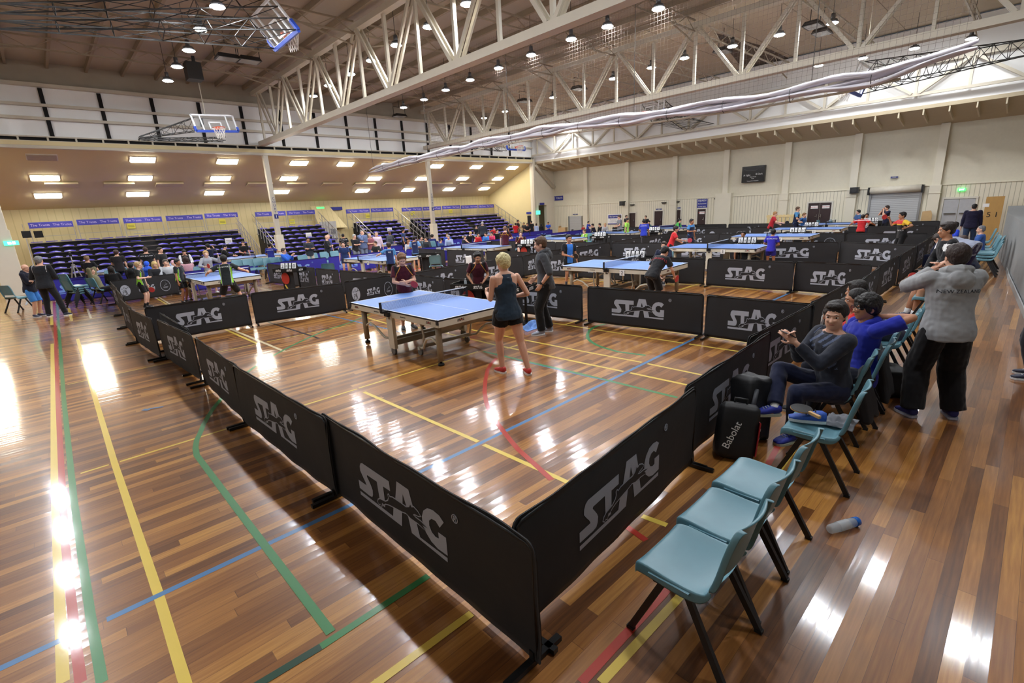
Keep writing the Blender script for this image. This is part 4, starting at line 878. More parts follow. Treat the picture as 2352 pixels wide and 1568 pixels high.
def cap(g,a,b,r0,r1,n=14,flat0=False,flat1=False,m=0):
    a=Vector(a);b=Vector(b); d=b-a; L=d.length
    if L<1e-4: d=Vector((0,0,1)); b=a+d*1e-3; L=1.0
    d=d/L; u=Vector((0,0,1)) if abs(d.z)<.9 else Vector((0,1,0)); x=d.cross(u).normalized(); y=d.cross(x); rg=[]
    if flat0: rg.append((a,r0))
    else:
        for k_ in(4,3,2,1,0): t=k_*PI/2/4.4; rg.append((a-d*r0*math.sin(t),r0*math.cos(t)))
    if flat1: rg.append((b,r1))
    else:
        for k_ in(0,1,2,3,4): t=k_*PI/2/4.4; rg.append((b+d*r1*math.sin(t),r1*math.cos(t)))
    vs=[c+x*(q*math.cos(2*PI*i/n))+y*(q*math.sin(2*PI*i/n)) for c,q in rg for i in range(n)]; k_=len(rg)
    g.add(vs,[(j*n+i,j*n+(i+1)%n,(j+1)*n+(i+1)%n,(j+1)*n+i) for j in range(k_-1) for i in range(n)]+[tuple(range(n))[::-1],tuple((k_-1)*n+i for i in range(n))],m,True)
def rings(g,rs,n=22,m=0,p=2.4):
    """rs: (centre, right vec, fwd vec, rx, ry)"""
    vs=[]
    for c,x,y,rx,ry in rs:
        for i in range(n):
            t=2*PI*i/n; ct,st=math.cos(t),math.sin(t)
            vs.append(c+x*(rx*math.copysign(abs(ct)**(2/p),ct))+y*(ry*math.copysign(abs(st)**(2/p),st)))
    k_=len(rs); g.add(vs,[(j*n+i,j*n+(i+1)%n,(j+1)*n+(i+1)%n,(j+1)*n+i) for j in range(k_-1) for i in range(n)]+[tuple(range(n))[::-1],tuple((k_-1)*n+i for i in range(n))],m,True)
def ik(a,t,l1,l2,pole):
    d=t-a; L=d.length; mx=(l1+l2)*.998
    if L>mx: t=a+d/L*mx; d=t-a; L=mx
    L=max(L,abs(l1-l2)+.01); d=d.normalized(); c=(l1*l1+L*L-l2*l2)/(2*l1*L); c=max(-1,min(1,c)); p=pole-d*pole.dot(d)
    if p.length<1e-4: p=Vector((0,1,0))-d*d.y
    p.normalize(); return a+d*(l1*c)+p*(l1*math.sqrt(1-c*c)), t
ARMS={'down':((.145,.03,-.325),(.3,-1,0)),'folded':((-.045,.105,-.15),(1,-.2,-.6)),'behind':((.02,-.10,-.25),(1,-.2,0)),'front':((.03,.14,-.21),(1,-.6,-.2)),'hip':((.115,.03,-.235),(1,-.4,0)),
 'pocket':((.12,.05,-.27),(1,-.8,0)),'ready':((.10,.19,-.17),(.8,-.7,-.4)),'reach':((.12,.27,-.10),(.6,-.4,-.8)),'phone':((.02,.20,-.05),(.6,-.2,-1)),'lap':((.05,.17,-.25),(1,-.5,0)),'up':((.22,.12,.04),(.4,-.2,-1)),'face':((.03,.11,.03),(.6,.2,-1)),
 'side':((.30,.08,-.12),(.2,-1,-.3)),'head':((.02,-.02,.09),(1,.5,.3)),'back':((.20,-.12,-.26),(.5,-.6,0)),'bent':((.10,.15,-.16),(.6,-1,-.2))}
NP=[0]
def person(hx,hy,at,face,lab,shirt=(30,30,32),pants=(24,24,28),hair=(34,26,22),skin='light',sleeve=.55,leg=1.0,arms=('down','down'),sit=False,lean=3,side=0,twist=0,crouch=0,feet=None,head=(0,0),fem=0,w=1.0,kid=0,q=1,hairs='short',shoes=(40,40,44),
           sole=(226,226,226),hood=None,sock=None,pat=None,txt=None,hem=.06,loose=.012,glasses=False,poles=None,hold=None,face_on=None,size=None,stripe=None,group=None,collar=None,fixed=None,watch=None,buds=False,baggy=0):
    H1=1.0
    def skeleton():
        hz=(.27 if sit else .525-crouch)
        Pv=Vector((0,0,hz)); rx_=Matrix.Rotation(R(-lean),3,'X'); ry_=Matrix.Rotation(R(side),3,'Y'); rz_=Matrix.Rotation(R(twist),3,'Z')
        B_=ry_@rx_; up=B_@Vector((0,0,1)); T_=rz_; rt=B_@T_@Vector((1,0,0)); fw=B_@T_@Vector((0,1,0))
        bend=Matrix.Rotation(R(-lean*.25),3,'X')
        C=Pv+up*.17; up2=(bend@up).normalized(); Nb=C+up2*.125; fw2=rt.cross(up2)*-1; fw2=up2.cross(rt)
        s={'P':Pv,'C':C,'N':Nb,'up':up,'up2':up2,'rt':rt,'fw':fw2,'prt':ry_@Vector((1,0,0)),'pfw':ry_@rx_@Vector((0,1,0)) if not sit else Vector((0,1,0))}
        hp,hyw=head; hd=Matrix.Rotation(R(hyw),3,'Z')@Matrix.Rotation(R(-hp),3,'X')
        hu=(up2*.35+Vector((0,0,1))*.65).normalized() if not sit else (up2*.3+Vector((0,0,1))*.7).normalized()
        f0=(fw2-hu*fw2.dot(hu)).normalized(); r0=f0.cross(hu)
        base=Matrix((r0,f0,hu)).transposed(); M=base@hd; s['hr'],s['hf'],s['hu']=M.col[0],M.col[1],M.col[2]
        ks=1.0+.16*kid; s['ks']=ks; s['H']=Nb+up2*.004+hu*.016+(s['hu']*.064+s['hf']*.012)*ks
        return s
    S=skeleton(); sw=(.098 if fem else .106)*(1-.05*kid)*(1+.3*(w-1)); ft=feet or (((.27 if sit else .0),(.27 if sit else .0)))
    for sd,nm in((1,'r'),(-1,'l')):
        hip=S['P']+S['prt']*(sd*.052)-Vector((0,0,.01)); fy=ft[0] if sd>0 else ft[1]
        if isinstance(fy,(tuple,list)): A=Vector((fy[0],fy[1],fy[2]+.045 if len(fy)>2 else .045))
        else: A=Vector((sd*.062,fy-.01,.045))
        K,A=ik(hip,A,.242,.243,Vector((sd*.12,1,.25 if sit else 0)))
        S['hip'+nm],S['kn'+nm],S['an'+nm]=hip,K,A
        sh=S['N']-S['up2']*.022+S['rt']*(sd*sw); a=arms[0] if sd>0 else arms[1]
        if isinstance(a,str): tg,po=ARMS[a]
        else: tg,po=a
        tx=(sd*tg[0],tg[1],tg[2]) ; W=S['N']+S['rt']*tx[0]+S['fw']*tx[1]+S['up2']*tx[2] 
        if a=='down': W=sh+Vector((0,0,-.318))+S['rt']*(sd*.045)+S['fw']*.03
        pv=S['rt']*(sd*po[0])+S['fw']*po[1]+Vector((0,0,1))*po[2]
        E,W=ik(sh,W,.168,.148,pv); S['sh'+nm],S['el'+nm],S['wr'+nm]=sh,E,W
    topu=S['H']+S['hu']*.068*S['ks']
    # --- solve place and size from the picture
    def ground(px):
        if at[0]=='g': return fl(px,float(at[1:]),0)
        p=pl(px,hy,0 if at[0]=='x' else 1,float(at[1:])); return Vector((p.x,p.y,0))
    px=hx; sc_=1.6
    for it in range(10):
        gp=ground(px) if fixed is None else Vector((fixed[0],fixed[1],0)); toc=(Vector((0,0,0))-gp); toc.z=0; toc.normalize(); ir=Vector((-toc.y,toc.x,0)); ir=ir if ir.dot(CR)>0 else -ir
        fwd=toc*math.cos(R(face))+ir*math.sin(R(face)); rz=math.atan2(-fwd.x,fwd.y); Rm=Matrix.Rotation(rz,3,'Z')
        lo,hi=.7,2.6
        for _ in range(22):
            mid=(lo+hi)/2; v=proj(gp+Rm@(topu*mid))[1]
            if v>hy: lo=mid
            else: hi=mid
        sc_=size or (lo+hi)/2; X=proj(gp+Rm@(S['H']*sc_))[0]; px+=(hx-X)
    NP[0]+=1; print('PERSON %-46s S=%.2f at %.1f %.1f'%(lab[:46],sc_,gp.x,gp.y))
    z=sc_; s={k_:(v*z if k_ in('P','C','N','H') or k_[:2] in('hi','kn','an','sh','el','wr') and k_ not in('hip',) else v) for k_,v in S.items()}
    up,up2,rt,fw=s['up'],s['up2'],s['rt'],s['fw']; hr,hf,hu=s['hr'],s['hf'],s['hu']; ks=s['ks']*z; Hc=s['H']
    def tor(g,t0,t1,ex):
        tab=[(-.06,.074,.060),(-.03,.086*(1.06 if fem else 1),.064),(0,.09*(1.06 if fem else 1),.064),(.05,.083,.060),(.10,.070 if fem else .077,.054),(.15,.074 if fem else .084,.056),(.20,.088,.061),(.245,.098*(.95 if fem else 1),.060),(.275,.094,.052),(.298,.072,.040),(.315,.040,.030)]
        if ex>-.003 and sleeve<=0: tab=[q_ for q_ in tab if q_[0]<.19]+[(.19,.082,.060),(.215,.070,.0605),(.24,.052,.0600),(.265,.044,.054),(.285,.048,.044),(.298,.050,.036)]
        if ex>-.003 and t1>.1: tab=[(t,a+max(0,.03-t)*.13,b+max(0,.03-t)*.13) for t,a,b in tab]
        rs=[]; tt=[q_ for q_ in tab if t0<=q_[0]<=t1]
        for (t,a,b) in tt:
            f=min(1,max(0,t/.295)); u=(up*(1-f)+up2*f).normalized(); c=s['P']+up*(min(t,.17)*z)+up2*(max(0,t-.17)*z); r_=(s['prt']*(1-f)+rt*f).normalized(); y=u.cross(r_)
            bw=w if t<.26 else 1+(w-1)*.4
            if t<0: c=s['P']+up*(t*z)
            rs.append((c+y*(.006*z*(1 if .1<t<.26 else 0)+(w-1)*.03*z*(1 if 0<t<.2 else 0)),r_,y,(a*bw*(1-.06*kid)+ex)*z,(b*(w if t>.22 else 1+(w-1)*1.6)*(1-.04*kid)+ex)*z))
        rings(g,rs)
    # --- body
    g=MB(); tor(g,-.06,.32,-.004)
    nd_=(s['N']-up2*.02*z); cap(g,nd_,Hc-hu*.03*ks-hf*.006*ks,(.037 if not fem else .031)*z,(.033 if not fem else .029)*z)
    hm=Matrix((hr,hf,hu)).transposed()
    def hp_(x,y,zz): return Hc+(hr*x+hf*y+hu*zz)*ks
    g.ell(hp_(0,-.006,.014),(.0445*ks,.054*ks,.052*ks),rot=hm,nu=22,nv=16); g.ell(hp_(0,.012,-.022),(.036*ks,.038*ks,.044*ks),rot=hm,nu=20,nv=14); g.ell(hp_(0,.022,-.048),(.022*ks,.022*ks,.016*ks),rot=hm)
    cap(g,hp_(0,.047,.002),hp_(0,.0555,-.0165),.0048*ks,.0078*ks,8); cap(g,hp_(-.006,.050,-.0175),hp_(.006,.050,-.0175),.006*ks,.006*ks,8); cap(g,hp_(-.014,.044,-.012),hp_(-.012,.040,-.016),.012*ks,.011*ks,8); cap(g,hp_(.014,.044,-.012),hp_(.012,.040,-.016),.012*ks,.011*ks,8)
    cap(g,hp_(-.020,.0445,.013),hp_(.020,.0445,.013),.0062*ks,.0062*ks,8)
    for sd in(-1,1): g.ell(hp_(sd*.046,-.006,-.004),(.005*ks,.011*ks,.018*ks),rot=hm)
    hands={}
    for sd,nm in((1,'r'),(-1,'l')):
        sh,E,W=s['sh'+nm],s['el'+nm],s['wr'+nm]; k_=.92 if fem or kid else 1
        cap(g,sh-up2*.006*z,E,.0265*z*k_*(1+(w-1)*.5),.0225*z*k_); cap(g,E,E+(W-E)*.3,.0225*z*k_,.0235*z*k_); cap(g,E+(W-E)*.3,W,.0235*z*k_,.0145*z*k_)
        d=(W-E).normalized(); pn=(rt*(-sd)); pn=(pn-d*pn.dot(d))
        if pn.length<.2: pn=fw-d*fw.dot(d)
        pn.normalize()                                  # palm normal
        if arms[0 if sd>0 else 1] in('phone','ready','reach','up','lap','front','bent'): d=(d*.8+fw*.25).normalized(); pn=(pn-d*pn.dot(d)).normalized()
        sv=d.cross(pn)                                  # across the palm
        if sv.dot(fw+up2*.5)<0: sv=-sv
        pc=W+d*.030*z; pm=Matrix((sv,pn,d)).transposed(); g.ell(pc,(.0225*z,.0095*z,.034*z),rot=pm,nu=14,nv=10)
        gripped=hold and (hold.get(nm) is not None)
        cu=55 if gripped else 22
        for i,(o_,L_) in enumerate(((.0165,.040),(.0058,.045),(-.005,.042),(-.0155,.034))):
            a=W+d*.056*z+sv*(o_*z); a1=R(cu*.6+i*4); dd=(d*math.cos(a1)+pn*math.sin(a1)); b=a+dd*(L_*.5*z); a2=R(cu*1.7+i*6); dd2=(d*math.cos(a2)+pn*math.sin(a2)); c=b+dd2*(L_*.5*z)
            cap(g,a-d*.012*z,b,.0052*z,.0047*z,8); cap(g,b,c,.0047*z,.0040*z,8)
        a=W+d*.018*z+sv*(.017*z); dd=(d*.65+sv*.6+pn*.45).normalized(); b=a+dd*.026*z; c=b+(d*.75+pn*.6).normalized()*.020*z; cap(g,a,b,.0066*z,.0055*z,8); cap(g,b,c,.0055*z,.0046*z,8)
        hands[nm]=(W+d*.052*z+pn*.012*z,d,pn,sv)
        hip,K,A=s['hip'+nm],s['kn'+nm],s['an'+nm]; tk=1+(w-1)*.5
        cap(g,hip,K,.052*z*tk*(1.12 if fem else 1-.06*kid),.031*z*(1.06 if fem else 1)); cap(g,K,K+(A-K)*.32,.030*z,.0325*z*(1-.06*kid)); cap(g,K+(A-K)*.32,A,.0325*z*(1-.06*kid),.0185*z)
        cap(g,A,A+Vector((0,.02*z,-.02*z)),.02*z,.02*z)
    vox={2:.0052,1:.0085,0:.013}[q]
    def later(g,name,mats,vx,par,smooth=2,cb=None):
        me=g.mesh(name,mats); o=link(name,me,par); QUEUE.append((o,mats,cb,vx,smooth)); return o
    root=later(g,'person',[skinm(skin)],vox,None,2 if q==2 else 3); root.location=gp; root.rotation_euler=(0,0,rz)
    tag(root,lab,'person',group)
    # --- hair
    if hairs!='bald':
        h=MB(); e=1.0
        cy={'short':-.014,'long':-.012,'bob':-.012,'buzz':-.010,'cap':-.008,'mop':-.010}[hairs]; ex={'short':.008,'long':.010,'bob':.011,'buzz':.003,'cap':.006,'mop':.012}[hairs]
        h.ell(hp_(0,cy,.024),((.0445+ex)*ks,(.050+ex)*ks,(.047+ex)*ks),rot=hm,nu=24,nv=18); h.ell(hp_(0,-.028,.002),((.040+ex*.7)*ks,(.032+ex*.8)*ks,(.040+ex*.6)*ks),rot=hm,nu=20,nv=14)
        if hairs in('short','mop'): h.ell(hp_(0,.026,.052),(.036*ks,.022*ks,.016*ks),rot=hm,nu=16,nv=12)
        if hairs=='mop': h.ell(hp_(0,.034,.040),(.041*ks,.019*ks,.016*ks),rot=hm); h.ell(hp_(-.036,.0,.008),(.016*ks,.028*ks,.030*ks),rot=hm); h.ell(hp_(.036,.0,.008),(.016*ks,.028*ks,.030*ks),rot=hm)
        if hairs in('long','bob'):
            for xx in(-.030,0,.030): cap(h,hp_(xx,-.024,.0),hp_(xx*1.25,-.030 if hairs=='long' else -.018,-.15 if hairs=='long' else -.065),.026*ks,.020*ks)
            for xx in(-.042,.042): cap(h,hp_(xx,.004,.02),hp_(xx*1.08,.0,-.12 if hairs=='long' else -.055),.014*ks,.011*ks)
        def rough(me,sd=NP[0]):
            amp={'mop':.005,'short':.003}.get(hairs,.002)*z if q>0 else .002
            disp(me,lambda c:(noise.noise(c*(38/z)+Vector((sd,0,0)))+.6*noise.noise(c*(90/z)))*amp)
        later(h,'hair' if hairs!='cap' else 'cap',[hairm(hair) if hairs!='cap' else clothm(hair)],vox*.9,root,1,rough)
    # --- face details
    if (abs(((face+head[1]*-1+180)%360)-180)<125 if face_on is None else face_on):
        wm=mat('eye_white',(236,230,224),.3); im_=mat('iris_dark',(40,26,20),.2)
        if q>=1:
            for sd in(-1,1):
                e_=MB(); e_.ell(hp_(sd*.0175,.0405,.0025),(.0085*ks,.006*ks,.0052*ks),rot=hm,nu=12,nv=8); eo=e_.obj('eye',wm,root)
                e_=MB(); e_.ell(hp_(sd*.0172,.0452,.0025),(.0040*ks,.0022*ks,.0040*ks),rot=hm,nu=10,nv=6); e_.obj('iris',im_,eo)
            lp=MB(); lp.ell(hp_(0,.0465,-.0315),(.0125*ks,.0035*ks,.0036*ks),rot=hm,nu=14,nv=8); lp.obj('mouth',mat('lips_'+skin,tuple(int(c*f) for c,f in zip(skinT[skin],(.82,.62,.62))),.45),root)
        bc=tuple(int(c*.9) for c in hair) if hairs not in('bald','cap') else (110,96,86)
        for sd in(-1,1):
            e_=MB(); e_.tube([hp_(sd*.009,.0525,.0135),hp_(sd*.018,.0515,.0165),hp_(sd*.027,.044,.0135)],[.0013*ks,.0018*ks,.001*ks],6); e_.obj('eyebrow',hairm(bc),root)
        if q==0:
            for sd in(-1,1): MB().ell(hp_(sd*.0175,.042,.002),(.0075*ks,.006*ks,.004*ks),rot=hm,nu=8,nv=6).obj('eye',im_,root)
    if glasses:
        e_=MB()
        for sd in(-1,1):
            c=hp_(sd*.019,.0565,.001); e_.tube([c+(hr*math.cos(a)*.0145+hu*math.sin(a)*.0115)*ks for a in np.linspace(0,2*PI,13)[:-1]],.0011*ks,5,closed=True); e_.tube([hp_(sd*.033,.055,.004),hp_(sd*.046,.03,.006),hp_(sd*.049,-.006,.004)],.0011*ks,5)
        e_.tube([hp_(-.006,.060,.003),hp_(.006,.060,.003)],.001*ks,5); e_.obj('glasses',mat('spectacle_black',(24,24,26),.3),root)
    # --- shirt
    cv={2:.0075,1:.010,0:.014}[q]
    if shirt is not None:
        g=MB(); tor(g,-.06 if hem>.05 else (-.03 if hem>.02 else 0),.30,loose)
        if sleeve>0: g.ell(s['N']-up2*.03*z,(.062*z,.040*z,.030*z),rot=Matrix((rt,fw,up2)).transposed())
        for sd,nm in((1,'r'),(-1,'l')):
            sh,E,W=s['sh'+nm],s['el'+nm],s['wr'+nm]; lo=loose*z; br=(.030 if not fem else .027)*z*(1+(w-1)*.5)
            if sleeve<=0: continue
            if sleeve<1: cap(g,sh-rt*(sd*.004*z),sh+(E-sh)*sleeve*1.25 if sleeve<.8 else E,br+lo*.8,br+lo*(1.0 if sleeve<.8 else .5),flat1=True)
            else:
                f=min(1,(sleeve-1)); cap(g,sh-rt*(sd*.004*z),E,br+lo*.8,.024*z+lo*.9); cap(g,E,E+(W-E)*f,.024*z+lo*.9,.0165*z+lo*.6,flat1=True)
        if hood: 
            nb=s['N']+up2*.006*z
            g.tube([nb+rt*(x*z)+fw*(y*z)+up2*(h_*z) for x,y,h_ in((.030,.045,-.010),(.050,.012,.010),(.046,-.028,.016),(0,-.052,.010),(-.046,-.028,.016),(-.050,.012,.010),(-.030,.045,-.010))],[.010*z,.017*z,.024*z,.034*z,.024*z,.017*z,.010*z],10)
            g.ell(nb-fw*.066*z-up2*.034*z,(.062*z,.032*z,.052*z),rot=Matrix((rt,fw,up2)).transposed())
        mats=[clothm(shirt)]+[clothm(c) for c in (pat[0] if pat else [])]
        def folds(me,sd=NP[0]):
            A_=.0055*z if q>0 else .004
            disp(me,lambda c:(noise.noise(Vector((c.x*9+sd,c.y*9,c.z*4.5)))+.5*noise.noise(c*22))*A_)
            if pat or txt:
                for p_ in me.polygons:
                    if not pat: break
                    c=p_.center; rel=c-s['P']; tz=rel.dot(up)/z; xx=(c-s['N']).dot(rt)/z; yy=(c-s['N']).dot(fw)/z; p_.material_index=pat[1](xx,yy,tz)
            if txt:
                from mathutils.bvhtree import BVHTree
                me.update(); bv=BVHTree.FromPolygons([v.co for v in me.vertices],[p_.vertices for p_ in me.polygons])
                for (string,col,size,ty,frnt,xo) in txt:
                    tm=text_mesh(string,size*z,.0008,sp=1.05); tm.materials.append(clothm(col)); sg=-1 if frnt else 1; bm_=bmesh.new(); bm_.from_mesh(tm); bmesh.ops.subdivide_edges(bm_,edges=[e for e in bm_.edges if e.calc_length()>.02*z],cuts=2); bm_.to_mesh(tm); bm_.free()
                    o0=s['P']+up*(min(ty,.17)*z)+up2*(max(0,ty-.17)*z)
                    for v in tm.vertices:
                        pp=o0+rt*(sg*(v.co.x+xo*z))+up2*v.co.y-fw*(sg*.3*z); hit=bv.ray_cast(pp,fw*sg)
                        v.co=(hit[0]-fw*sg*(.0025+.001*(v.co.z>0))) if hit[0] is not None and (hit[0]-pp).length<.6*z else pp+fw*sg*.25*z
                    link('lettering',tm,SH[0])
        SH=[None]; SH[0]=later(g,'shirt' if sleeve<1 else 'jacket',mats,cv,root,3,folds)
    if collar:
        g=MB(); nb=s['N']+up2*.004*z; g.tube([nb+(rt*math.cos(a)*.040+fw*(math.sin(a)*.036+.004))*z+up2*(-.004*math.sin(a)*z) for a in np.linspace(0,2*PI,15)[:-1]],.008*z,6,closed=True); g.obj('collar',clothm(collar),root)
    # --- trousers or shorts
    if pants is not None:
        g=MB(); tor(g,-.06,.0 if not sit else .05,loose*.3)
        for nm in('r','l'):
            hip,K,A=s['hip'+nm],s['kn'+nm],s['an'+nm]; th=(.052*(1+(w-1)*.5)*(1.13 if fem else 1)+loose*.6+baggy*.3)*z
            if leg<=1: cap(g,hip,hip+(K-hip)*leg,th,((.052*(1-leg)+.036*leg)*(1.13 if fem else 1)+loose*1.3+baggy)*z,flat1=True)
            else:
                f=min(.98,leg-1); cap(g,hip,K,th,(.036+loose*.6+baggy)*z); cap(g,K,K+(A-K)*f,(.036+loose*.6+baggy)*z,(.028+loose*.7+baggy)*z,flat1=True)
        def foldp(me,sd=NP[0]):
            disp(me,lambda c:(noise.noise(Vector((c.x*9,c.y*9+sd,c.z*6)))+.5*noise.noise(c*20))*.005*z,.012)
            if stripe:
                for p_ in me.polygons:
                    c=p_.center
                    for nm,sd_ in(('r',1),('l',-1)):
                        a_=s['hip'+nm]; b_=s['kn'+nm]; c_=s['an'+nm]; 
                        t_=(c-b_).dot((c_-b_).normalized()) ; base=b_+(c_-b_).normalized()*t_ if t_>0 else a_+(b_-a_).normalized()*((c-a_).dot((b_-a_).normalized()))
                        r_=c-base; l_=r_.dot(s['prt'])*sd_
                        if l_>0 and abs(r_.dot(Vector((0,1,0))))<.018*z and r_.length<.09*z: p_.material_index=1
        later(g,'trousers' if leg>1 else 'shorts',[clothm(pants)]+([clothm(stripe)] if stripe else []),cv,root,3,foldp)
    # --- shoes and socks
    for sd,nm in((1,'r'),(-1,'l')):
        A=s['an'+nm]; K=s['kn'+nm]; hd_=s['P'] if 0 else None
        dr=Vector((sd*.22,1,0)).normalized(); base=Vector((A.x,A.y,A.z-.045*z)); rt_=dr.cross(Vector((0,0,1)))
        tab=((-.030,.016,.020,.052),(-.018,.022,.016,.060),(.004,.025,.012,.060),(.028,.0265,.011,.050),(.055,.029,.010,.040),(.082,.0285,.010,.032),(.100,.022,.012,.026),(.108,.012,.014,.020))
        g=MB(); n=12; vs=[]
        for (y,w_,z0,z1) in tab:
            for i in range(n):
                t=2*PI*i/n; ct,st=math.cos(t),math.sin(t); vs.append(base+dr*(y*z)+rt_*(w_*z*math.copysign(abs(ct)**.7,ct))+Vector((0,0,((z0+z1)/2+(z1-z0)/2*math.copysign(abs(st)**.8,st))*z)))
        g.add(vs,[(j*n+i,j*n+(i+1)%n,(j+1)*n+(i+1)%n,(j+1)*n+i)[::-1] for j in range(len(tab)-1) for i in range(n)]+[tuple(range(n)),tuple((len(tab)-1)*n+i for i in range(n))[::-1]],0,True)
        so_=g.obj('shoe',cmat('shoe',shoes,rough=.6,var=.1),root)
        ol=[base+dr*(y*z)+rt_*(w_*1.06*z) for (y,w_,_,_) in tab]+[base+dr*(y*z)-rt_*(w_*1.06*z) for (y,w_,_,_) in tab[::-1]]
        h0,h1=.002,.014*z; g=MB(); m_=len(ol); g.add([(p.x,p.y,base.z+h0) for p in ol]+[(p.x,p.y,base.z+h1) for p in ol],[tuple(range(m_)),tuple(range(m_,2*m_))[::-1]]+[(i,m_+i,m_+(i+1)%m_,(i+1)%m_) for i in range(m_)]); g.obj('sole',cmat('sole',sole,rough=.6),so_,fixn=True)
        if q>=1:
            lc=MB()
            for k_ in range(4): y=.018+.012*k_; h_=.052-.0045*k_; lc.bar(base+dr*(y*z)-rt_*(.012*z)+Vector((0,0,h_*z)),base+dr*(y*z)+rt_*(.012*z)+Vector((0,0,h_*z)),.004*z)
            lc.obj('laces',cmat('laces',sole,rough=.7),so_)
        if sock: 
            g=MB(); d_=(K-A).normalized(); cap(g,A,A+d_*(sock[1]*z),.0225*z,.025*z,flat1=True); g.obj('sock',clothm(sock[0]),root)
    if watch:
        W=s['wr'+watch]; E=s['el'+watch]; d=(W-E).normalized(); u_=d.orthogonal().normalized(); v_=d.cross(u_); c=W-d*.012*z
        g=MB(); g.tube([c+(u_*math.cos(a)+v_*math.sin(a))*.0185*z for a in np.linspace(0,2*PI,13)[:-1]],.004*z,6,closed=True); o_=fw*-.4+up2*.6-rt*.3; o_=(o_-d*o_.dot(d)).normalized(); g.cyl(c+o_*.017*z,c+o_*.025*z,.012*z,n=14); g.obj('wristwatch',mat('watch_black',(26,26,30),.35),root)
    if buds:
        for sd in(-1,1): g=MB(); cap(g,hp_(sd*.050,.002,-.004),hp_(sd*.051,.010,-.028),.0042*ks,.0028*ks); g.obj('earphone',mat('earphone_white',(240,240,240),.3),root)
    M=Matrix.Translation(gp)@Matrix.Rotation(rz,4,'Z'); out={'M':M,'root':root,'z':z,'hands':hands,'s':s,'hp':hp_}
    if hold:
        for nm,it in hold.items():
            c,d,pn,sv=hands[nm]
            if it.startswith('bat'): bat(M@c,M.to_3x3()@(d*.75+Vector((0,0,-.15))+sv*.5),M.to_3x3()@pn,z,it)
    return out
batr=mat('bat_red_rubber',(206,66,66),.6,var=.05); batk=mat('bat_black_rubber',(28,28,30),.6); batw=mat('bat_wood',(206,166,110),.5)
BI=[0]
def bat(c,d,n_,z,kind):
    d=Vector(d).normalized(); n_=Vector(n_); n_=(n_-d*n_.dot(d)).normalized(); x=d.cross(n_)
    M=Matrix(((x.x,d.x,n_.x,c[0]),(x.y,d.y,n_.y,c[1]),(x.z,d.z,n_.z,c[2]),(0,0,0,1)))
    t=thing('table_tennis_bat',(0,0,0),0,None,'bat'); t.matrix_world=M; who=kind.split(':')[1] if ':' in kind else 'a player'
    colr='red' if 'red' in kind.split(':')[0] else 'black'; t['label']='%s table tennis bat held by %s'%(colr,who)
    ol=[(.078*math.cos(a),.125+.082*math.sin(a)) for a in np.linspace(0,2*PI,25)[:-1]]
    MB().prism(ol,-.003,.003).obj('blade',batw,t); MB().prism([(p[0]*.98,.125+(p[1]-.125)*.98) for p in ol],.003,.006).obj('rubber',batr if colr=='red' else batk,t); MB().prism([(p[0]*.98,.125+(p[1]-.125)*.98) for p in ol],-.006,-.003).obj('rubber',batk if colr=='black' else batr,t)
    MB().prism([(-.012,-.05),(.012,-.05),(.011,.05),(-.011,.05)],-.011,.011).obj('handle',batw,t)
def finish_people():
    for k0 in range(0,len(QUEUE),20):
        part=QUEUE[k0:k0+20]
        for o,mats,cb,vx,sm in part:
            r_=o.modifiers.new('r','REMESH'); r_.mode='VOXEL'; r_.voxel_size=vx; r_.use_smooth_shade=True
            if sm: m_=o.modifiers.new('s','SMOOTH'); m_.factor=.5; m_.iterations=sm
        bpy.context.view_layer.update(); dg=bpy.context.evaluated_depsgraph_get(); res=[]
        for e in part: res.append(bpy.data.meshes.new_from_object(e[0].evaluated_get(dg)))
        for (o,mats,cb,vx,sm),me in zip(part,res):
            old=o.data; o.modifiers.clear(); me.name=o.name; o.data=me
            if not me.materials:
                for m_ in mats: me.materials.append(m_)
            me.polygons.foreach_set('use_smooth',[True]*len(me.polygons))
            if cb: cb(me)
            me.update(); bpy.data.meshes.remove(old)
blk_=(30,30,33); nav=(28,32,58); den=(70,84,110); mar=(78,24,38)
def mpat(x,y,t):   # maroon polo: dark yoke, yellow piping
    d=abs(x)-(.040+(.290-t)*.62)
    if t>.13 and abs(d)<.0045: return 2
    return 1 if d>0 and abs(x)<.112 and t>.205 else 0
MP=([(30,22,24),(216,150,60)],mpat)
def lpat(x,y,t): return 1 if abs(abs(x)-.085)<.010 and t<.24 and t>-.02 else (2 if abs(abs(x)-.070)<.003 else 0)
LPt=([(150,220,60),(180,190,190)],lpat)
wom=person(1155,584,'g858',-158,'woman with short blonde hair in a navy racer tank and black shorts',shirt=(40,56,72),pants=(20,20,22),hair=(222,204,150),skin='light',sleeve=0,leg=.40,baggy=.008,arms=(((.13,.12,-.20),(.5,-1,-.2)),((.10,.17,-.155),(.2,-.9,-.5))),
    feet=((.115,-.10),(-.05,.05)),fem=1,q=2,hairs='mop',shoes=(206,60,58),sole=(238,232,226),hem=.06,loose=.006,lean=2,w=1.1,head=(4,12),txt=[('----',(200,205,210),.016,.272,False,0)])
you=person(1240,545,'g765',-88,'youth in a dark grey hooded top and black trousers standing in profile',shirt=(74,76,80),pants=(22,22,24),hair=(92,66,46),w=1.08,sleeve=1.05,leg=1.96,arms=(((.12,.10,-.25),(.6,-1,0)),((.11,.05,-.29),(.5,-1,0))),feet=((.06,-.03),(-.06,.06)),q=2,hairs='short',shoes=(150,156,170),sole=(240,240,240),hood=1,kid=.3,head=(6,0),lean=4,watch='l',baggy=.006)
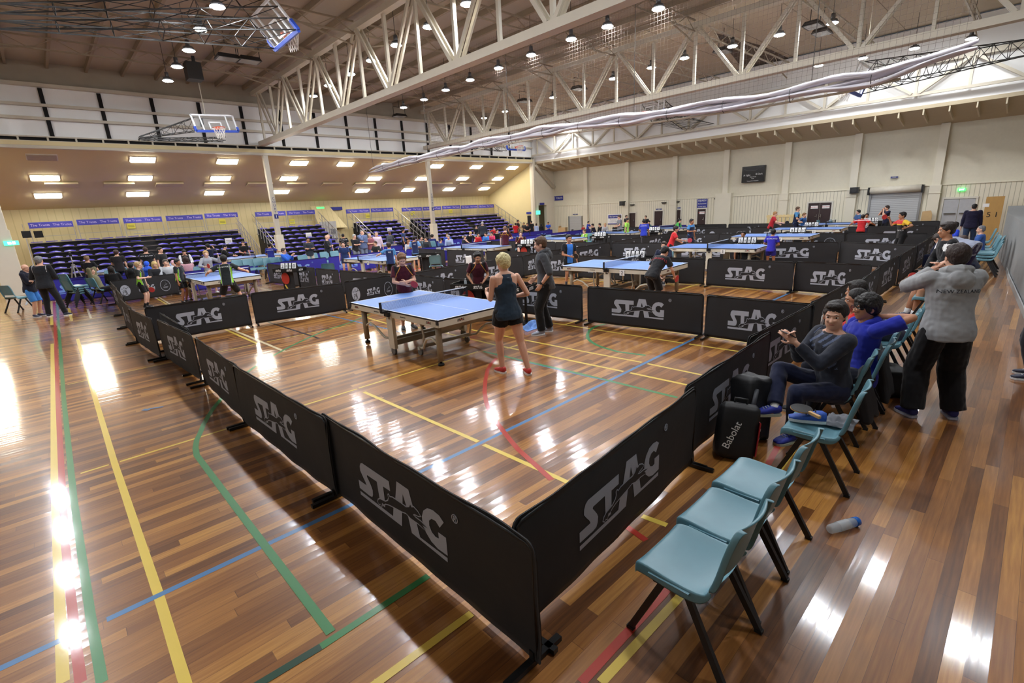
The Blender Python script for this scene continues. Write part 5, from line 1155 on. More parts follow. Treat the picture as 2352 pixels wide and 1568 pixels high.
b1=person(923,584,'g755',12,'boy in a maroon polo looking down at his red bat behind the main table',shirt=mar,pants=(24,24,26),hair=(120,82,50),arms=(((.02,.15,-.20),(1,-.5,-.3)),((.00,.15,-.165),(1,-.5,-.3))),kid=.8,q=2,pat=MP,collar=(24,20,22),leg=.9,shoes=(34,34,36),head=(22,-6),lean=6,hold={'r':'batred:boy in maroon at the main table'})
b2=person(1097,580,'x6.75',8,'dark haired boy in a maroon polo leaning on the small desk',shirt=mar,pants=(24,24,26),hair=(22,18,18),skin='tan',arms=(((.10,.10,-.27),(.6,-.8,0)),((.05,.14,-.25),(.8,-.5,0))),kid=.8,q=2,pat=MP,collar=(24,20,22),lean=12,head=(12,0))
nzm=person(2196,561,'g958',-152,'man in a grey hooded sweatshirt lettered NEW ZEALAND photographing the play',shirt=(158,160,162),pants=(22,21,24),hair=(50,36,32),sleeve=1.92,leg=1.97,arms=(((.05,.16,.005),(.8,-.1,-.8)),((.02,.16,.02),(1,-.1,-.8))),feet=((.10,0),(-.10,.0)),q=2,shoes=(44,48,120),sole=(210,215,235),hood=1,w=1.1,loose=.016,lean=4,baggy=.018,txt=[('NEW ZEALAND',(46,48,56),.0265,.205,False,0)])
ph=person(1905,694,'x5.0',-52,'seated boy with white earphones holding a phone, legs crossed',shirt=(46,50,62),pants=(26,32,60),hair=(34,26,24),sleeve=1.88,leg=1.95,sit=True,arms=(((.02,.20,-.015),(.35,-.3,-1)),((.01,.205,-.02),(.35,-.3,-1))),feet=((-.05,.33,.16),(-.05,.22)),
    fixed=(5.12,1.12),q=2,kid=.3,shoes=(46,60,170),sole=(196,206,190),sock=((232,232,232),.07),head=(0,40),lean=4,pat=([(98,110,138),(30,32,42)],lambda x,y,t: (1 if (0<y<.078 and t>.13 and abs(x)<.085 and math.sin((x*1.0+t*1.6+y)*120)>.35) else 0)),collar=(40,42,50),buds=True)
person(1963,663,'x5.8',-70,'boy in a red hooded sweatshirt seated facing the court',shirt=(214,44,44),pants=(28,28,34),hair=(24,20,20),skin='tan',sleeve=1.9,leg=1.95,sit=True,arms=('lap','lap'),kid=.4,q=1,hood=1,head=(0,-6),lean=8,hairs='buzz',fixed=(6.3,1.15))
person(2007,677,'x5.9',-62,'boy in glasses and bright blue top with a hand behind his neck',shirt=(40,52,170),pants=(26,28,40),hair=(24,20,20),skin='tan',sleeve=.6,leg=1.95,sit=True,arms=('lap',((.03,-.05,.045),(.5,-1,.5))),kid=.4,q=2,hairs='mop',glasses=True,lean=0,fixed=(5.74,1.03),hood=1,head=(0,0))
person(1960,645,'x6.5',-100,'dark haired boy mostly hidden behind the boy in red',shirt=(34,34,40),pants=(26,28,40),hair=(26,20,18),skin='tan',sit=True,arms=('lap','lap'),q=1,lean=14,fixed=(6.85,1.2),sleeve=1.9,leg=1.95)
person(2090,655,'x7.0',-60,'person in a dark plum top bending forward behind the hooded man',shirt=(44,36,54),pants=(30,32,44),hair=(30,24,22),sit=True,arms=('lap','reach'),q=1,lean=52,size=1.72,fixed=(7.6,1.12),sleeve=.8,leg=1.95,w=1.05)
person(2187,511,'x11',-72,'man in a black and white striped track jacket seated with a bat',shirt=blk_,pants=(70,72,74),hair=(40,28,24),skin='tan',crouch=.09,feet=(.26,.24),arms=('lap','lap'),q=1,lean=10,sleeve=1.9,leg=.95,fixed=(11.1,.93),pat=([(228,228,228),(210,220,60)],lambda x,y,t:1 if abs(x)>.075 and t>.22 and y>-.03 and t<.275 else (2 if t<.02 else 0)),hold={'r':'batred:seated man in the striped jacket'},shoes=(40,50,90),sock=((235,235,235),.05))
person(2166,538,'x12.6',-55,'small boy seated beside the man in the striped jacket',shirt=(40,44,70),pants=nav,hair=(24,18,18),skin='tan',sit=True,arms=('lap','lap'),q=1,kid=1,lean=6,fixed=(18,1.75),sleeve=1.8,leg=1.9)
person(2140,510,'x13.6',-60,'boy in a royal blue shirt holding white shoes by the barrier',shirt=(40,68,196),pants=nav,hair=(30,22,22),skin='tan',arms=('front','front'),q=1,kid=.8,fixed=(18.6,1.6),leg=.95)
person(2222,541,'x9.5',-75,'balding man sitting low behind the tracksuit man',shirt=(60,66,84),pants=nav,hair=(70,54,50),skin='light',sit=True,arms=('lap','lap'),q=1,lean=22,fixed=(15.6,.95),sleeve=1.8,leg=1.9,hairs='buzz')
person(2208,518,'x13',-90,'grey haired man in a blue patterned top seated further along',shirt=(60,96,170),pants=nav,hair=(120,120,124),sit=True,arms=('lap','lap'),q=1,fixed=(18.9,1.05),sleeve=.8,leg=1.9,hairs='buzz')
person(2218,545,'x13.6',-118,'man bending forward in a grey top and navy three striped trousers',shirt=(150,156,176),pants=(46,42,84),hair=(60,50,46),arms=('reach','reach'),q=1,lean=72,sleeve=1.0,leg=1.97,size=1.78,fixed=(14.6,.95),stripe=(226,226,226),w=1.06,head=(30,0))
person(2238,468,'x24',178,'man in a dark navy jacket walking away towards the grey doors',shirt=(34,32,58),pants=(50,66,96),hair=(30,26,28),arms=('down','down'),q=1,sleeve=1.9,leg=1.97,w=1.15,feet=(.08,-.08),hairs='buzz',loose=.018)
# second to sixth courts
person(1307,539,'y9.1',20,'boy in a blue and black shirt waiting with a bat at table 2',shirt=(30,32,38),pants=(22,22,24),hair=(24,18,18),skin='tan',arms=('front','down'),q=1,kid=.8,leg=.85,sock=((70,72,80),.12),pat=([(60,130,220)],lambda x,y,t:1 if abs(x)<.055 and y>.0 else 0),hold={'r':'batblack:boy in the blue and black shirt'})
person(1527,568,'y5.45',140,'player in a black and red shirt leaning over the end of table 2',shirt=(40,40,44),pants=(24,24,26),hair=(18,16,18),skin='light',arms=('reach','front'),q=1,lean=36,leg=.9,kid=.4,crouch=.02,txt=[('MANAWATU',(190,60,70),.04,.225,False,0)],hold={'r':'batred:player leaning on table 2'},head=(18,0))
person(1546,555,'x12.75',-12,'young umpire in navy with dark hair seated at the desk of court 2',shirt=(32,38,60),pants=nav,hair=(60,44,38),sit=True,arms=('lap','lap'),q=1,fixed=(12.8,7.25),lean=2,txt=[('NZ',(220,220,225),.025,.20,True,.03)])
person(1553,519,'y8.9',88,'boy in a red polo reaching out a bat at table 3',shirt=(206,44,50),pants=(26,26,28),hair=(26,22,24),skin='tan',arms=('reach','ready'),q=1,kid=.6,lean=16,leg=.9,hold={'r':'batred:boy in the red polo'})
person(1776,526,'x15.9',165,'boy in a royal purple AUCKLAND shirt seen from behind at table 3',shirt=(48,44,168),pants=(44,42,150),hair=(20,18,18),skin='tan',arms=('front','ready'),q=1,kid=.7,lean=10,leg=.55,txt=[('AUCKLAND',(235,235,240),.042,.235,False,0)])
person(1707,531,'x17.5',-15,'dark haired umpire in glasses behind the 5 and 5 cards',shirt=(40,42,54),pants=nav,hair=(22,18,20),skin='tan',sit=True,q=0,glasses=True,arms=('lap','lap'),sleeve=1.9)
person(1589,503,'x20.2',55,'boy in a navy shirt with blue sleeves, side on with arms lowered',shirt=(34,42,74),pants=nav,hair=(22,18,20),skin='mid',arms=('bent','down'),q=1,kid=.6,leg=.9,pat=([(70,130,190)],lambda x,y,t:1 if t>.245 or abs(x)>.095 else 0))
person(1781,486,'x25',85,'fair haired player in a dark red shirt with a bat, right of centre',shirt=(176,36,48),pants=(28,28,30),hair=(176,132,84),arms=('reach','ready'),q=1,lean=14,leg=.9,hold={'r':'batblack:fair haired player in dark red'})
person(1833,475,'x27',80,'tall youth in a navy shirt with light blue sleeves',shirt=(30,38,68),pants=nav,hair=(90,66,48),arms=('front','bent'),q=1,leg=1.9,pat=([(80,140,190)],lambda x,y,t:1 if t>.24 and x>0 or abs(x)>.10 else 0))
person(1848,489,'x27',60,'small boy in a blue shirt beside the tall youth',shirt=(44,90,150),pants=(26,26,30),hair=(130,96,64),arms=('side','down'),q=1,kid=1,leg=.9)
person(1971,482,'x28',-60,'dark haired boy in a blue grey shirt behind the red player',shirt=(66,96,140),pants=nav,hair=(24,20,22),q=0,kid=.5,arms=('front','front'))
person(1982,493,'x24',172,'player in a red shirt with a white yoke, back turned and arms wide',shirt=(206,46,52),pants=(26,26,28),hair=(34,24,24),skin='mid',arms=('side','side'),q=1,lean=14,leg=.8,pat=([(238,238,238)],lambda x,y,t:1 if .262<t<.275 and y<0 else 0),w=1.1)
person(1991,490,'x27.5',0,'small dark haired child in pale top behind the red player',shirt=(210,212,220),pants=nav,hair=(30,24,24),skin='mid',q=0,kid=1,arms=('lap','lap'))
person(2037,472,'x28.2',-60,'youth in navy with both hands over his face before the roller door',shirt=(32,38,66),pants=(24,26,34),hair=(40,28,26),arms=('face','face'),q=1,leg=1.9)
person(2072,487,'x20',-62,'boy in a red, black and yellow shirt lettered WAIKATO swinging back',shirt=(32,32,34),pants=(24,24,26),hair=(22,18,18),skin='tan',arms=('up','side'),q=1,kid=.5,lean=6,leg=.85,pat=([(214,66,66),(232,190,60)],lambda x,y,t:(2 if .212<t<.228 or x<-.085 and t>.2 else (1 if t>=.228 else 0))),hold={'r':'batred:boy in the Waikato shirt'},txt=[('WAIKATO',(235,235,235),.035,.10,True,-.0)])
person(1441,501,'x22.3',70,'man in a lime green shirt standing side on with a red bat',shirt=(170,226,90),pants=(26,28,30),hair=(24,20,22),skin='tan',arms=('down','down'),q=1,leg=.75,pat=([(50,60,50)],lambda x,y,t:1 if .083<abs(x)<.092 else 0),hold={'r':'batred:man in lime green'})
person(1422,494,'x24',-75,'man in a grey T-shirt and black shorts looking at his hands',shirt=(126,128,134),pants=(26,26,28),hair=(70,56,50),arms=('front','front'),q=1,w=1.08,leg=.9)
person(1439,494,'x28.5',60,'person half hidden behind the lime green player',shirt=(40,40,44),pants=nav,hair=(80,60,48),q=0)
person(1480,504,'y12.7',172,'man in a royal blue shirt and grey trousers seen from behind',shirt=(44,60,180),pants=(96,96,104),hair=(20,18,20),skin='mid',q=1,leg=1.9,lean=12,arms=('down','front'),txt=[('AUCKLAND',(235,235,240),.038,.24,False,0)])
person(1483,495,'x28.6',-20,'youth in a black jacket behind the royal blue shirt',shirt=(32,34,38),pants=nav,hair=(60,46,40),q=0,arms=('front','front'))
person(1491,507,'x28',60,'dark haired child looking down beside the royal blue shirt',shirt=(40,44,60),pants=nav,hair=(22,18,20),q=0,kid=.6,lean=20,head=(22,0))
person(1562,503,'x25.8',70,'player in black and green leaning on the far table',shirt=(34,38,36),pants=(24,24,26),hair=(20,18,20),q=0,lean=34,arms=('reach','reach'),pat=([(90,190,90)],lambda x,y,t:1 if abs(x)>.08 else 0),sleeve=1.2)
person(1342,526,'x20.3',-50,'boy umpire in a lime green and white jacket seated at the desk',shirt=(150,210,80),pants=nav,hair=(96,74,54),sit=True,q=1,kid=.6,arms=('lap','lap'),sleeve=1.5,pat=([(40,50,44),(235,235,235)],lambda x,y,t:1 if .07<abs(x)<.085 else (2 if abs(x)<.02 else 0)))
person(1352,508,'x26.6',70,'boy in a blue shirt reaching by the small shutter',shirt=(44,66,180),pants=nav,hair=(24,20,22),q=0,arms=('reach','reach'),lean=10,kid=.3)
person(1340,517,'x27.4',20,'small child in red before the small shutter',shirt=(200,50,50),pants=nav,hair=(110,70,50),q=0,kid=1)
for a in((1361,514,'x27.2',-60,'seated child in navy bending over, right of the small shutter',nav,(26,22,24),.8),(1377,513,'x27.4',-50,'seated child in black with a white hood by the shutter',(40,40,44),(30,24,26),.8),(1390,512,'x27.4',20,'fair haired child in pale grey by the clinic board',(206,208,214),(206,176,130),.8)):
    person(a[0],a[1],a[2],a[3],a[4],shirt=a[5],hair=a[6],kid=a[7],q=0,sit=True,arms=('lap','lap'),lean=20,sleeve=1.7)
# queue at the passage
for a in((1259,510,'x27',-20,'boy in a bright blue shirt looking down by the passage',(40,86,200),(24,24,26),(24,20,22),'short','front',.55),(1243,514,'x26.8',170,'long haired person in black seen from behind by the passage',(26,26,28),(60,80,130),(22,18,20),'long','down',1.9),(1232,513,'x26.4',150,'person in a pale blue top facing away at the passage',(176,196,236),(70,100,160),(40,28,28),'bob','down',1.9),
  (1220,507,'x26',-150,'boy in black with white lettering turned to the wall',(28,28,30),(24,24,26),(24,20,20),'short','down',.55),(1211,512,'x24',-8,'youth in black shirt and shorts standing forward of the queue',(30,30,34),(26,26,30),(70,54,46),'short','front',.55),(1203,511,'x26.6',-30,'light shirted boy at the back of the queue',(60,60,60),(24,24,26),(30,24,24),'short','front',.55),
  (1190,505,'x25.6',70,'tallest dark haired youth in black talking in the queue',(30,30,32),(24,24,26),(26,20,20),'short','front',.55),(1184,512,'x24.6',178,'youth in a red shirt seen from behind in the queue',(190,34,44),(24,24,26),(24,18,18),'short','down',.55),(1168,512,'x25.4',80,'boy in dark grey at the left of the queue',(52,54,60),(24,24,26),(24,20,20),'short','down',.55)):
    person(a[0],a[1],a[2],a[3],a[4],shirt=a[5],pants=a[6],hair=a[7],hairs=a[8],arms=(a[9],a[9]),q=0,sleeve=a[10],skin='tan' if 'fair' not in a[4] else 'light',leg=.9,lean=4)
person(1160,520,'x14.6',165,'player in a maroon shirt with yellow lettering at the round numbered table',shirt=mar,pants=(22,22,24),hair=(130,96,72),skin='pale',q=1,arms=('ready','down'),leg=.85,pat=MP,txt=[('WELLINGTON',(230,170,60),.036,.235,False,0)])
person(1196,532,'x16.3',0,'umpire in a maroon polo and glasses behind the white cards',shirt=mar,pants=nav,hair=(110,86,66),skin='pale',sit=True,q=1,pat=MP,glasses=True,arms=('lap','lap'))
person(1108,509,'y23.8',178,'grey haired man in a dark jacket seen from behind by the seating',shirt=(52,56,68),pants=nav,hair=(190,190,190),q=0,sleeve=1.9,w=1.15,leg=1.9,hairs='buzz')
person(1094,518,'y25.5',20,'dark haired boy in black left of the grey haired man',shirt=(26,26,28),hair=(24,20,20),q=0)
person(1135,521,'y23.9',-20,'person in a red and white shirt by the end of the seating',shirt=(206,48,56),hair=(70,40,36),q=0,arms=('up','down'),lean=12)
person(1081,533,'y20.4',20,'blond player in black bending over the net of the round numbered table',shirt=(28,28,32),pants=(24,24,26),hair=(206,176,110),skin='pale',q=1,arms=('ready','ready'),lean=26,crouch=.03,leg=.9,hold={'r':'batred:blond player in black'},head=(18,0))
for a in((1129,533,'pink',(226,70,110),(30,24,26)),(1115,534,'sky blue',(70,140,230),(40,32,28)),(1098,535,'red and white',(206,44,52),(24,20,20)),(1068,541,'black and white',(44,46,52),(90,70,56)),(1142,526,'black',(28,28,32),(26,22,22)),(1152,534,'lime',(150,220,90),(60,44,34))):
    person(a[0],a[1],'y22',(-30 if a[0]%2 else 30),'seated spectator in a %s top by the blue barrier'%a[2],shirt=a[3],pants=nav,hair=a[4],sit=True,q=0,arms=('lap','lap'),sleeve=1.5,lean=14,kid=.4)
for a in((1030,540,'y21.6',-20,'man in a pale blue shirt sitting at the blue barrier',(166,186,222),(150,150,152),1.9),(1027,535,'y24.3',0,'person in a mid blue shirt behind the pale blue shirt',(60,90,190),(70,66,66),.55),(993,538,'y22.4',150,'spectator in navy seated with back turned',(34,46,100),(40,32,30),1.9),(978,544,'y22',-30,'man in charcoal seated left of the navy spectator',(60,64,72),(60,52,46),1.9),(968,542,'y22.8',10,'capped spectator in grey leaning forward',(90,96,104),(44,46,52),1.9),(939,551,'y21.6',25,'girl with ginger hair in a pale grey hooded top',(196,198,204),(150,100,66),1.9),(1013,549,'y21.8',40,'spectator in steel blue leaning on the barrier',(60,90,140),(50,40,36),.6),(960,549,'y21.9',50,'spectator in a cream top beside the navy player',(206,206,204),(90,64,50),1.9)):
    person(a[0],a[1],a[2],a[3],a[4],shirt=a[5],pants=nav,hair=a[6],sit=True,q=0,sleeve=a[7],arms=('lap','lap'),lean=16,hairs='long' if 'girl' in a[4] else 'short')
person(951,542,'x11.2',178,'boy in navy with pale blue sleeves standing at the empty chair',shirt=(34,44,84),pants=(22,22,26),hair=(24,18,20),skin='tan',q=1,kid=.6,leg=.85,arms=('bent','front'),pat=([(110,160,220)],lambda x,y,t:1 if abs(x)>.085 or t<-.03 else 0),txt=[('NZ',(240,240,240),.05,.22,False,.0)],shoes=(230,110,80))
person(893,557,'y15.1',178,'curly haired player in navy hitting at the centre left table',shirt=(34,50,96),pants=(22,22,26),hair=(50,34,28),skin='light',q=1,kid=.5,leg=.85,arms=('down','side'),lean=8,hairs='mop',feet=(-.12,.10),pat=([(80,140,200)],lambda x,y,t:1 if abs(x)>.085 or t>.27 else 0),txt=[('NZ',(240,240,240),.05,.22,False,0)])
person(926,526,'y25.6',80,'youth in blue and black walking before the seating',shirt=(44,70,120),hair=(26,20,22),skin='tan',q=0,feet=(.1,-.1),arms=('down','front'))
o=person(895,532,'y24.5',175,'boy with a grey backpack seen from behind',shirt=(60,62,68),pants=(40,42,50),hair=(120,84,60),q=0,sleeve=1.2,leg=1.9)
sp=o['s']; z_=o['z']; bp=MB().box((0,0,0),(.28,.16,.42)); bq=bp.obj('backpack',clothm((92,96,104))); bq.matrix_world=o['M']@Matrix.Translation(sp['C']-sp['fw']*.20*z_/1.0*.75); tag(bq,'grey backpack worn by the boy before the seating','backpack'); bq.modifiers.new('b','BEVEL').width=.05
MB().box((0,-.085,-.08),(.2,.03,.18)).obj('front_pocket',clothm((70,74,82)),bq)
for a in((865,533,'y22.2',10,'older person in a pale pink top with a dark shoulder strap',(226,206,222),(180,160,140),'down','down',1.3,1.0,(50,52,60)),(849,536,'y22.3',15,'man in a red and grey top with folded arms',(150,90,100),(196,180,160),'folded','folded',.55,1.08,(90,110,160)),(831,528,'y22.2',30,'big man in a slate blue hooded top, hand on chin',(104,120,158),(120,112,110),'face','folded',1.9,1.2,(120,132,156)),(814,538,'y22.1',40,'grey haired woman in a black cardigan with folded arms',(34,34,38),(178,176,170),'folded','folded',1.5,1.05,(120,126,140)),
  (751,540,'y22.2',70,'bald man in a long black coat with folded arms',(34,36,42),(210,190,180),'folded','folded',1.8,1.15,(40,42,50)),(754,538,'y24.6',60,'man in a blue shirt behind the bald man',(56,70,170),(30,26,26),'down','down',.55,1.1,nav),(707,545,'y22',15,'man in glasses, dark sweater and pale trousers with folded arms',(48,52,62),(30,24,24),'folded','folded',1.9,1.05,(190,180,166)),(788,537,'y25.2',175,'youth in black with white lettering at the bay doors',(26,26,28),(22,18,20),'front','front',.55,1.0,(24,24,26)),
  (368,568,'y22.8',50,'broad man in a black T-shirt with a red chest print',(36,36,38),(52,44,40),'down','down',.5,1.15,(40,42,50)),(334,568,'y23.9',175,'man in black with white back lettering before the dark aisle',(30,30,32),(60,40,34),'down','down',.5,1.1,(30,30,34)),(267,574,'y23.9',165,'youth in a plain black T-shirt at the left practice table',(44,40,42),(70,48,44),'down','front',.5,1.0,(30,28,34)),(200,588,'y22.8',155,'youth in black with yellow piping, back turned',(28,30,36),(140,110,84),'front','front',.55,1.0,(24,24,28))):
    person(a[0],a[1],a[2],a[3],a[4],shirt=a[5],hair=a[6],arms=(a[7],a[8]),sleeve=a[9],w=a[10],pants=a[11],q=0 if a[0]!=831 else 1,leg=1.95 if a[0] not in(788,) else .9,hairs='bald' if 'bald' in a[4] else ('buzz' if 'big' in a[4] or 'red and grey' in a[4] else 'short'),hood=1 if 'hooded' in a[4] else None,glasses='glasses' in a[4],
       txt=[('NEW ZEALAND',(235,235,240),.034,.24,False,0)] if 'lettering' in a[4] else None,skin='tan' if 'youth in black with white' in a[4] or 'glasses' in a[4] else 'light')
person(788,555,'y18.9',-5,'boy in a plain navy T-shirt waiting at the far end, centre left',shirt=(38,56,104),pants=(28,32,60),hair=(40,30,28),skin='light',q=1,kid=.7,leg=.6,arms=('down','down'))
person(798,562,'y22.4',-30,'boy in a black and white jacket behind the boy in navy',shirt=(34,34,38),hair=(30,24,24),q=0,kid=.6,sleeve=1.7,arms=('side','front'))
person(862,554,'y21.6',-40,'seated youth in black and green under the standing group',shirt=(34,38,38),hair=(70,50,40),q=0,sit=True,arms=('lap','lap'))
person(652,570,'y21.4',60,'man in a bright blue jacket seated reading a paper',shirt=(50,110,220),pants=(30,32,40),hair=(70,56,50),q=1,sit=True,sleeve=1.9,leg=1.95,arms=('phone','phone'),lean=-4)
person(619,558,'y22.8',168,'youth in a navy blue shirt with arm lowered by the column',shirt=(44,52,140),pants=nav,hair=(22,18,20),skin='tan',q=1,kid=.3,arms=('side','front'),leg=.9,txt=[('AUCKLAND',(235,235,240),.036,.24,False,0)])
person(558,554,'y26.6',-10,'youth in a black shirt with a red bat at the rear practice table',shirt=(32,32,34),pants=(26,26,28),hair=(50,38,32),q=0,arms=('front','down'),hold={'r':'batred:youth in black before the seating'})
person(516,562,'y24.2',85,'man in a black cap and black top leaning to the practice table',shirt=(26,26,28),pants=(24,24,26),hair=(24,24,26),hairs='cap',q=0,sleeve=1.8,arms=('reach','reach'),lean=14,leg=1.9)
person(477,560,'y24.4',-150,'person in dark navy behind the boy in grey',shirt=(28,32,52),pants=(24,24,30),hair=(20,18,20),q=0,sleeve=1.8,arms=('up','down'),leg=1.9)
person(514,586,'y14.9',172,'player in black with lime stripes lunging at the back left table',shirt=(32,38,40),pants=(24,26,28),hair=(20,16,18),skin='light',q=2,arms=('side','side'),lean=12,crouch=.055,feet=((.17,.10),(-.15,-.05)),leg=.85,pat=LPt,txt=[('MANAWATU',(225,235,230),.036,.245,False,0)],kid=.2)
person(473,576,'y19.25',8,'blond boy in a grey zip top holding a red bat',shirt=(164,168,176),pants=(30,34,50),hair=(206,166,110),skin='pale',q=1,kid=.6,sleeve=1.85,arms=('ready','up'),hood=1,hold={'r':'batred:blond boy in the grey zip top'},leg=.9,shoes=(220,222,226))
person(318,601,'y17.9',70,'blond boy in black with a lime side stripe watching side on',shirt=(36,38,38),pants=(26,26,28),hair=(200,170,120),skin='pale',q=1,kid=.5,glasses=True,leg=.75,arms=('bent','down'),pat=LPt,sock=((24,24,26),.07),hold={'l':'batred:blond boy with the lime stripe'},txt=[('MANA',(235,235,235),.04,.245,False,0)])
person(408,595,'y17.8',55,'dark haired boy in black with a lime stripe and a black bat',shirt=(34,36,38),pants=(26,26,28),hair=(24,20,20),skin='mid',q=1,kid=.5,leg=.75,arms=('down','down'),pat=LPt,hold={'l':'batblack:dark haired boy with the lime stripe'},txt=[('MANAWATU',(235,235,235),.036,.245,False,0)])
person(423,574,'y22.8',10,'dark haired girl in a black and white jacket looking down',shirt=(30,30,34),hair=(24,20,22),q=0,sleeve=1.9,arms=('front','front'),pat=([(226,226,230)],lambda x,y,t:1 if abs(x)>.095 else 0),head=(18,0))
for a in((426,590,'y20.9',-150,'seated long haired person in pink and black',(196,150,160),(50,32,28),'long'),(398,598,'y21.2',-10,'child in a pink woollen hat and white top',(230,230,232),(226,180,200),'cap'),(380,596,'y20.9',5,'man in a pale grey jacket seated watching',(196,200,206),(90,84,80),'short'),(355,601,'y20.9',10,'blonde woman in a black cardigan seated watching',(40,40,44),(214,186,120),'bob'),(337,600,'y21.2',175,'spectator in a bright blue hood seen from behind',(50,100,230),(50,100,230),'cap'),(301,603,'y21.1',150,'spectator in black seated left of the blue hood',(28,28,30),(24,20,22),'short'),(255,612,'y21',170,'long haired spectator in black seated with back turned',(28,28,30),(34,26,24),'long')):
    person(a[0],a[1],a[2],a[3],a[4],shirt=a[5],hair=a[6],hairs=a[7],q=0,sit=True,arms=('lap','lap'),sleeve=1.9,pants=nav,leg=1.9,hood=1 if 'hood' in a[4] else None)
person(200,616,'y20.9',70,'man in a khaki top leaning back with hands behind his head',shirt=(124,120,92),pants=(30,30,34),hair=(110,86,64),q=1,sit=True,sleeve=1.8,leg=.9,arms=('head','head'),lean=-14,feet=(.30,.24),shoes=(232,232,234),fixed=(1.15,20.9))
person(2362,400,'x8',-90,'person at the right edge, only dark shoes and a pale sleeve in view',shirt=(196,204,210),pants=(40,40,48),hair=(40,30,28),q=1,leg=1.96,sleeve=1.9,fixed=tuple(fl(2366,868))[:2],size=1.68,shoes=(36,38,60))
person(58,607,'g727',55,'bald man in glasses, navy jacket and bright blue shorts',shirt=(30,32,48),pants=(70,140,220),hair=(150,130,120),hairs='bald',q=1,sleeve=1.9,leg=.95,arms=('folded','folded'),glasses=True,hood=1,w=1.05,shoes=(60,66,90))
person(90,589,'g727',150,'grey haired man in a black sports jacket and black trousers',shirt=(32,34,40),pants=(26,26,30),hair=(120,120,122),q=1,sleeve=1.7,leg=1.97,arms=('front','bent'),w=1.12,feet=((.16,0),(-.10,.04)),shoes=(40,46,70),pat=([(200,200,204)],lambda x,y,t:1 if .09<abs(x)<.096 and t>.2 else 0))
person(1998,505,'x29',0,'mostly hidden boy behind the far right table',shirt=(90,110,150),hair=(24,20,22),q=0,kid=.8) if 0 else None
#FP
# ================================================================ HOOPS
wfr=mat('board_white',(236,238,240),.4); blp=mat('board_pad_blue',(44,80,190),.5); orr=mat('rim_orange',(226,92,50),.4); nw=mat('hoop_net',(236,232,226),.7); bsteel=mat('boom_black',(34,32,30),.5)
glass=mat('board_glass',(220,226,228),.05,alpha=.14)
def lat(g,A,B_,n,r=.014):
    """box lattice between two 4-point ends"""
    for i in range(4): g.bar(A[i],B_[i],r*1.9)
    for k_ in range(n):
        a=[A[i].lerp(B_[i],k_/n) for i in range(4)]; b=[A[i].lerp(B_[i],(k_+1)/n) for i in range(4)]
        for i in range(4): j=(i+1)%4; g.bar(a[i],b[j] if k_%2 else b[i],r); g.bar(a[i],a[j],r); g.bar(a[j] if k_%2==0 else a[i],b[i] if k_%2==0 else b[j],r)
def hoop(b0,b1,t0,t1,fwd,lab,booms=(),hang=None):
    """board corners bottom left/right, top left/right seen from its front; fwd = front side point"""
    b0,b1,t0,t1=map(Vector,(b0,b1,t0,t1)); c=(b0+b1+t0+t1)/4; x=(b1-b0).normalized(); y=((t0+t1)-(b0+b1)).normalized(); nrm=x.cross(y)
    if nrm.dot(Vector(fwd)-c)<0: nrm=-nrm
    w=(b1-b0).length; h=((t0+t1)/2-(b0+b1)/2).length
    t=thing('basketball_hoop',c,0,lab,'basketball hoop'); L=lambda u,v,o=0: x*(u*w/2)+y*(v*h/2)+nrm*o
    g=MB(); 
    for a,b in((L(-1,-1),L(1,-1)),(L(1,-1),L(1,1)),(L(1,1),L(-1,1)),(L(-1,1),L(-1,-1))): g.bar(a,b,.06,.05,up=nrm)
    for s in(-.62,.62): g.bar(L(s,-1),L(s,1),.05,.04,up=nrm)
    for a,b in((L(-.28,-.75),L(.28,-.75)),(L(.28,-.75),L(.28,.1)),(L(.28,.1),L(-.28,.1)),(L(-.28,.1),L(-.28,-.75))): g.bar(a,b,.05,.02,up=nrm)
    g.obj('frame',wfr,t); MB().quad(L(-1,-1),L(1,-1),L(1,1),L(-1,1)).obj('glass_pane',glass,t)
    p=MB()
    for a,b in((L(-1.03,-1.06),L(1.03,-1.06)),(L(-1.03,-1.06),L(-1.03,-.45)),(L(1.03,-1.06),L(1.03,-.45))): p.bar(a,b,.09,.08,up=nrm)
    p.obj('edge_pad',blp,t)
    rc=L(0,-.72,.34); rg=[rc+(x*math.cos(a)+nrm*math.sin(a))*.225 for a in np.linspace(0,2*PI,25)[:-1]]
    r_=MB(); r_.tube(rg,.012,8,closed=True); r_.bar(L(0,-.72,0),L(0,-.72,.12),.16,.1,up=nrm); rim=r_.obj('rim',orr,t)
    n_=MB(); dn=Vector((0,0,-1)) if abs(y.z)>.5 else -y
    def q(i,k_): a=2*PI*i/12; f=1-.42*k_; return rc+(x*math.cos(a)+nrm*math.sin(a))*.22*f+dn*(.42*k_)
    for i in range(12):
        for k_ in range(4): n_.bar(q(i+.5*(k_%2),k_/4),q(i+.5-.5*(k_%2)+0,(k_+1)/4),.009); n_.bar(q(i+.5*(k_%2),k_/4),q(i-.5+1.5*(k_%2),(k_+1)/4),.009)
    n_.obj('net',nw,rim)
    for (A,B_,n) in booms:
        g=MB(); lat(g,[Vector(a)-c for a in A],[Vector(b)-c for b in B_],n); g.obj('boom',bsteel,t)
    if hang:
        g=MB()
        for a,b in hang: g.bar(Vector(a)-c,Vector(b)-c,.02)
        g.obj('hanging_rod',steel,t)
    return t
Y=24.2; P_=lambda a,b,v=Y,ax=1: pl(a,b,ax,v)
tip=P_(322,316)
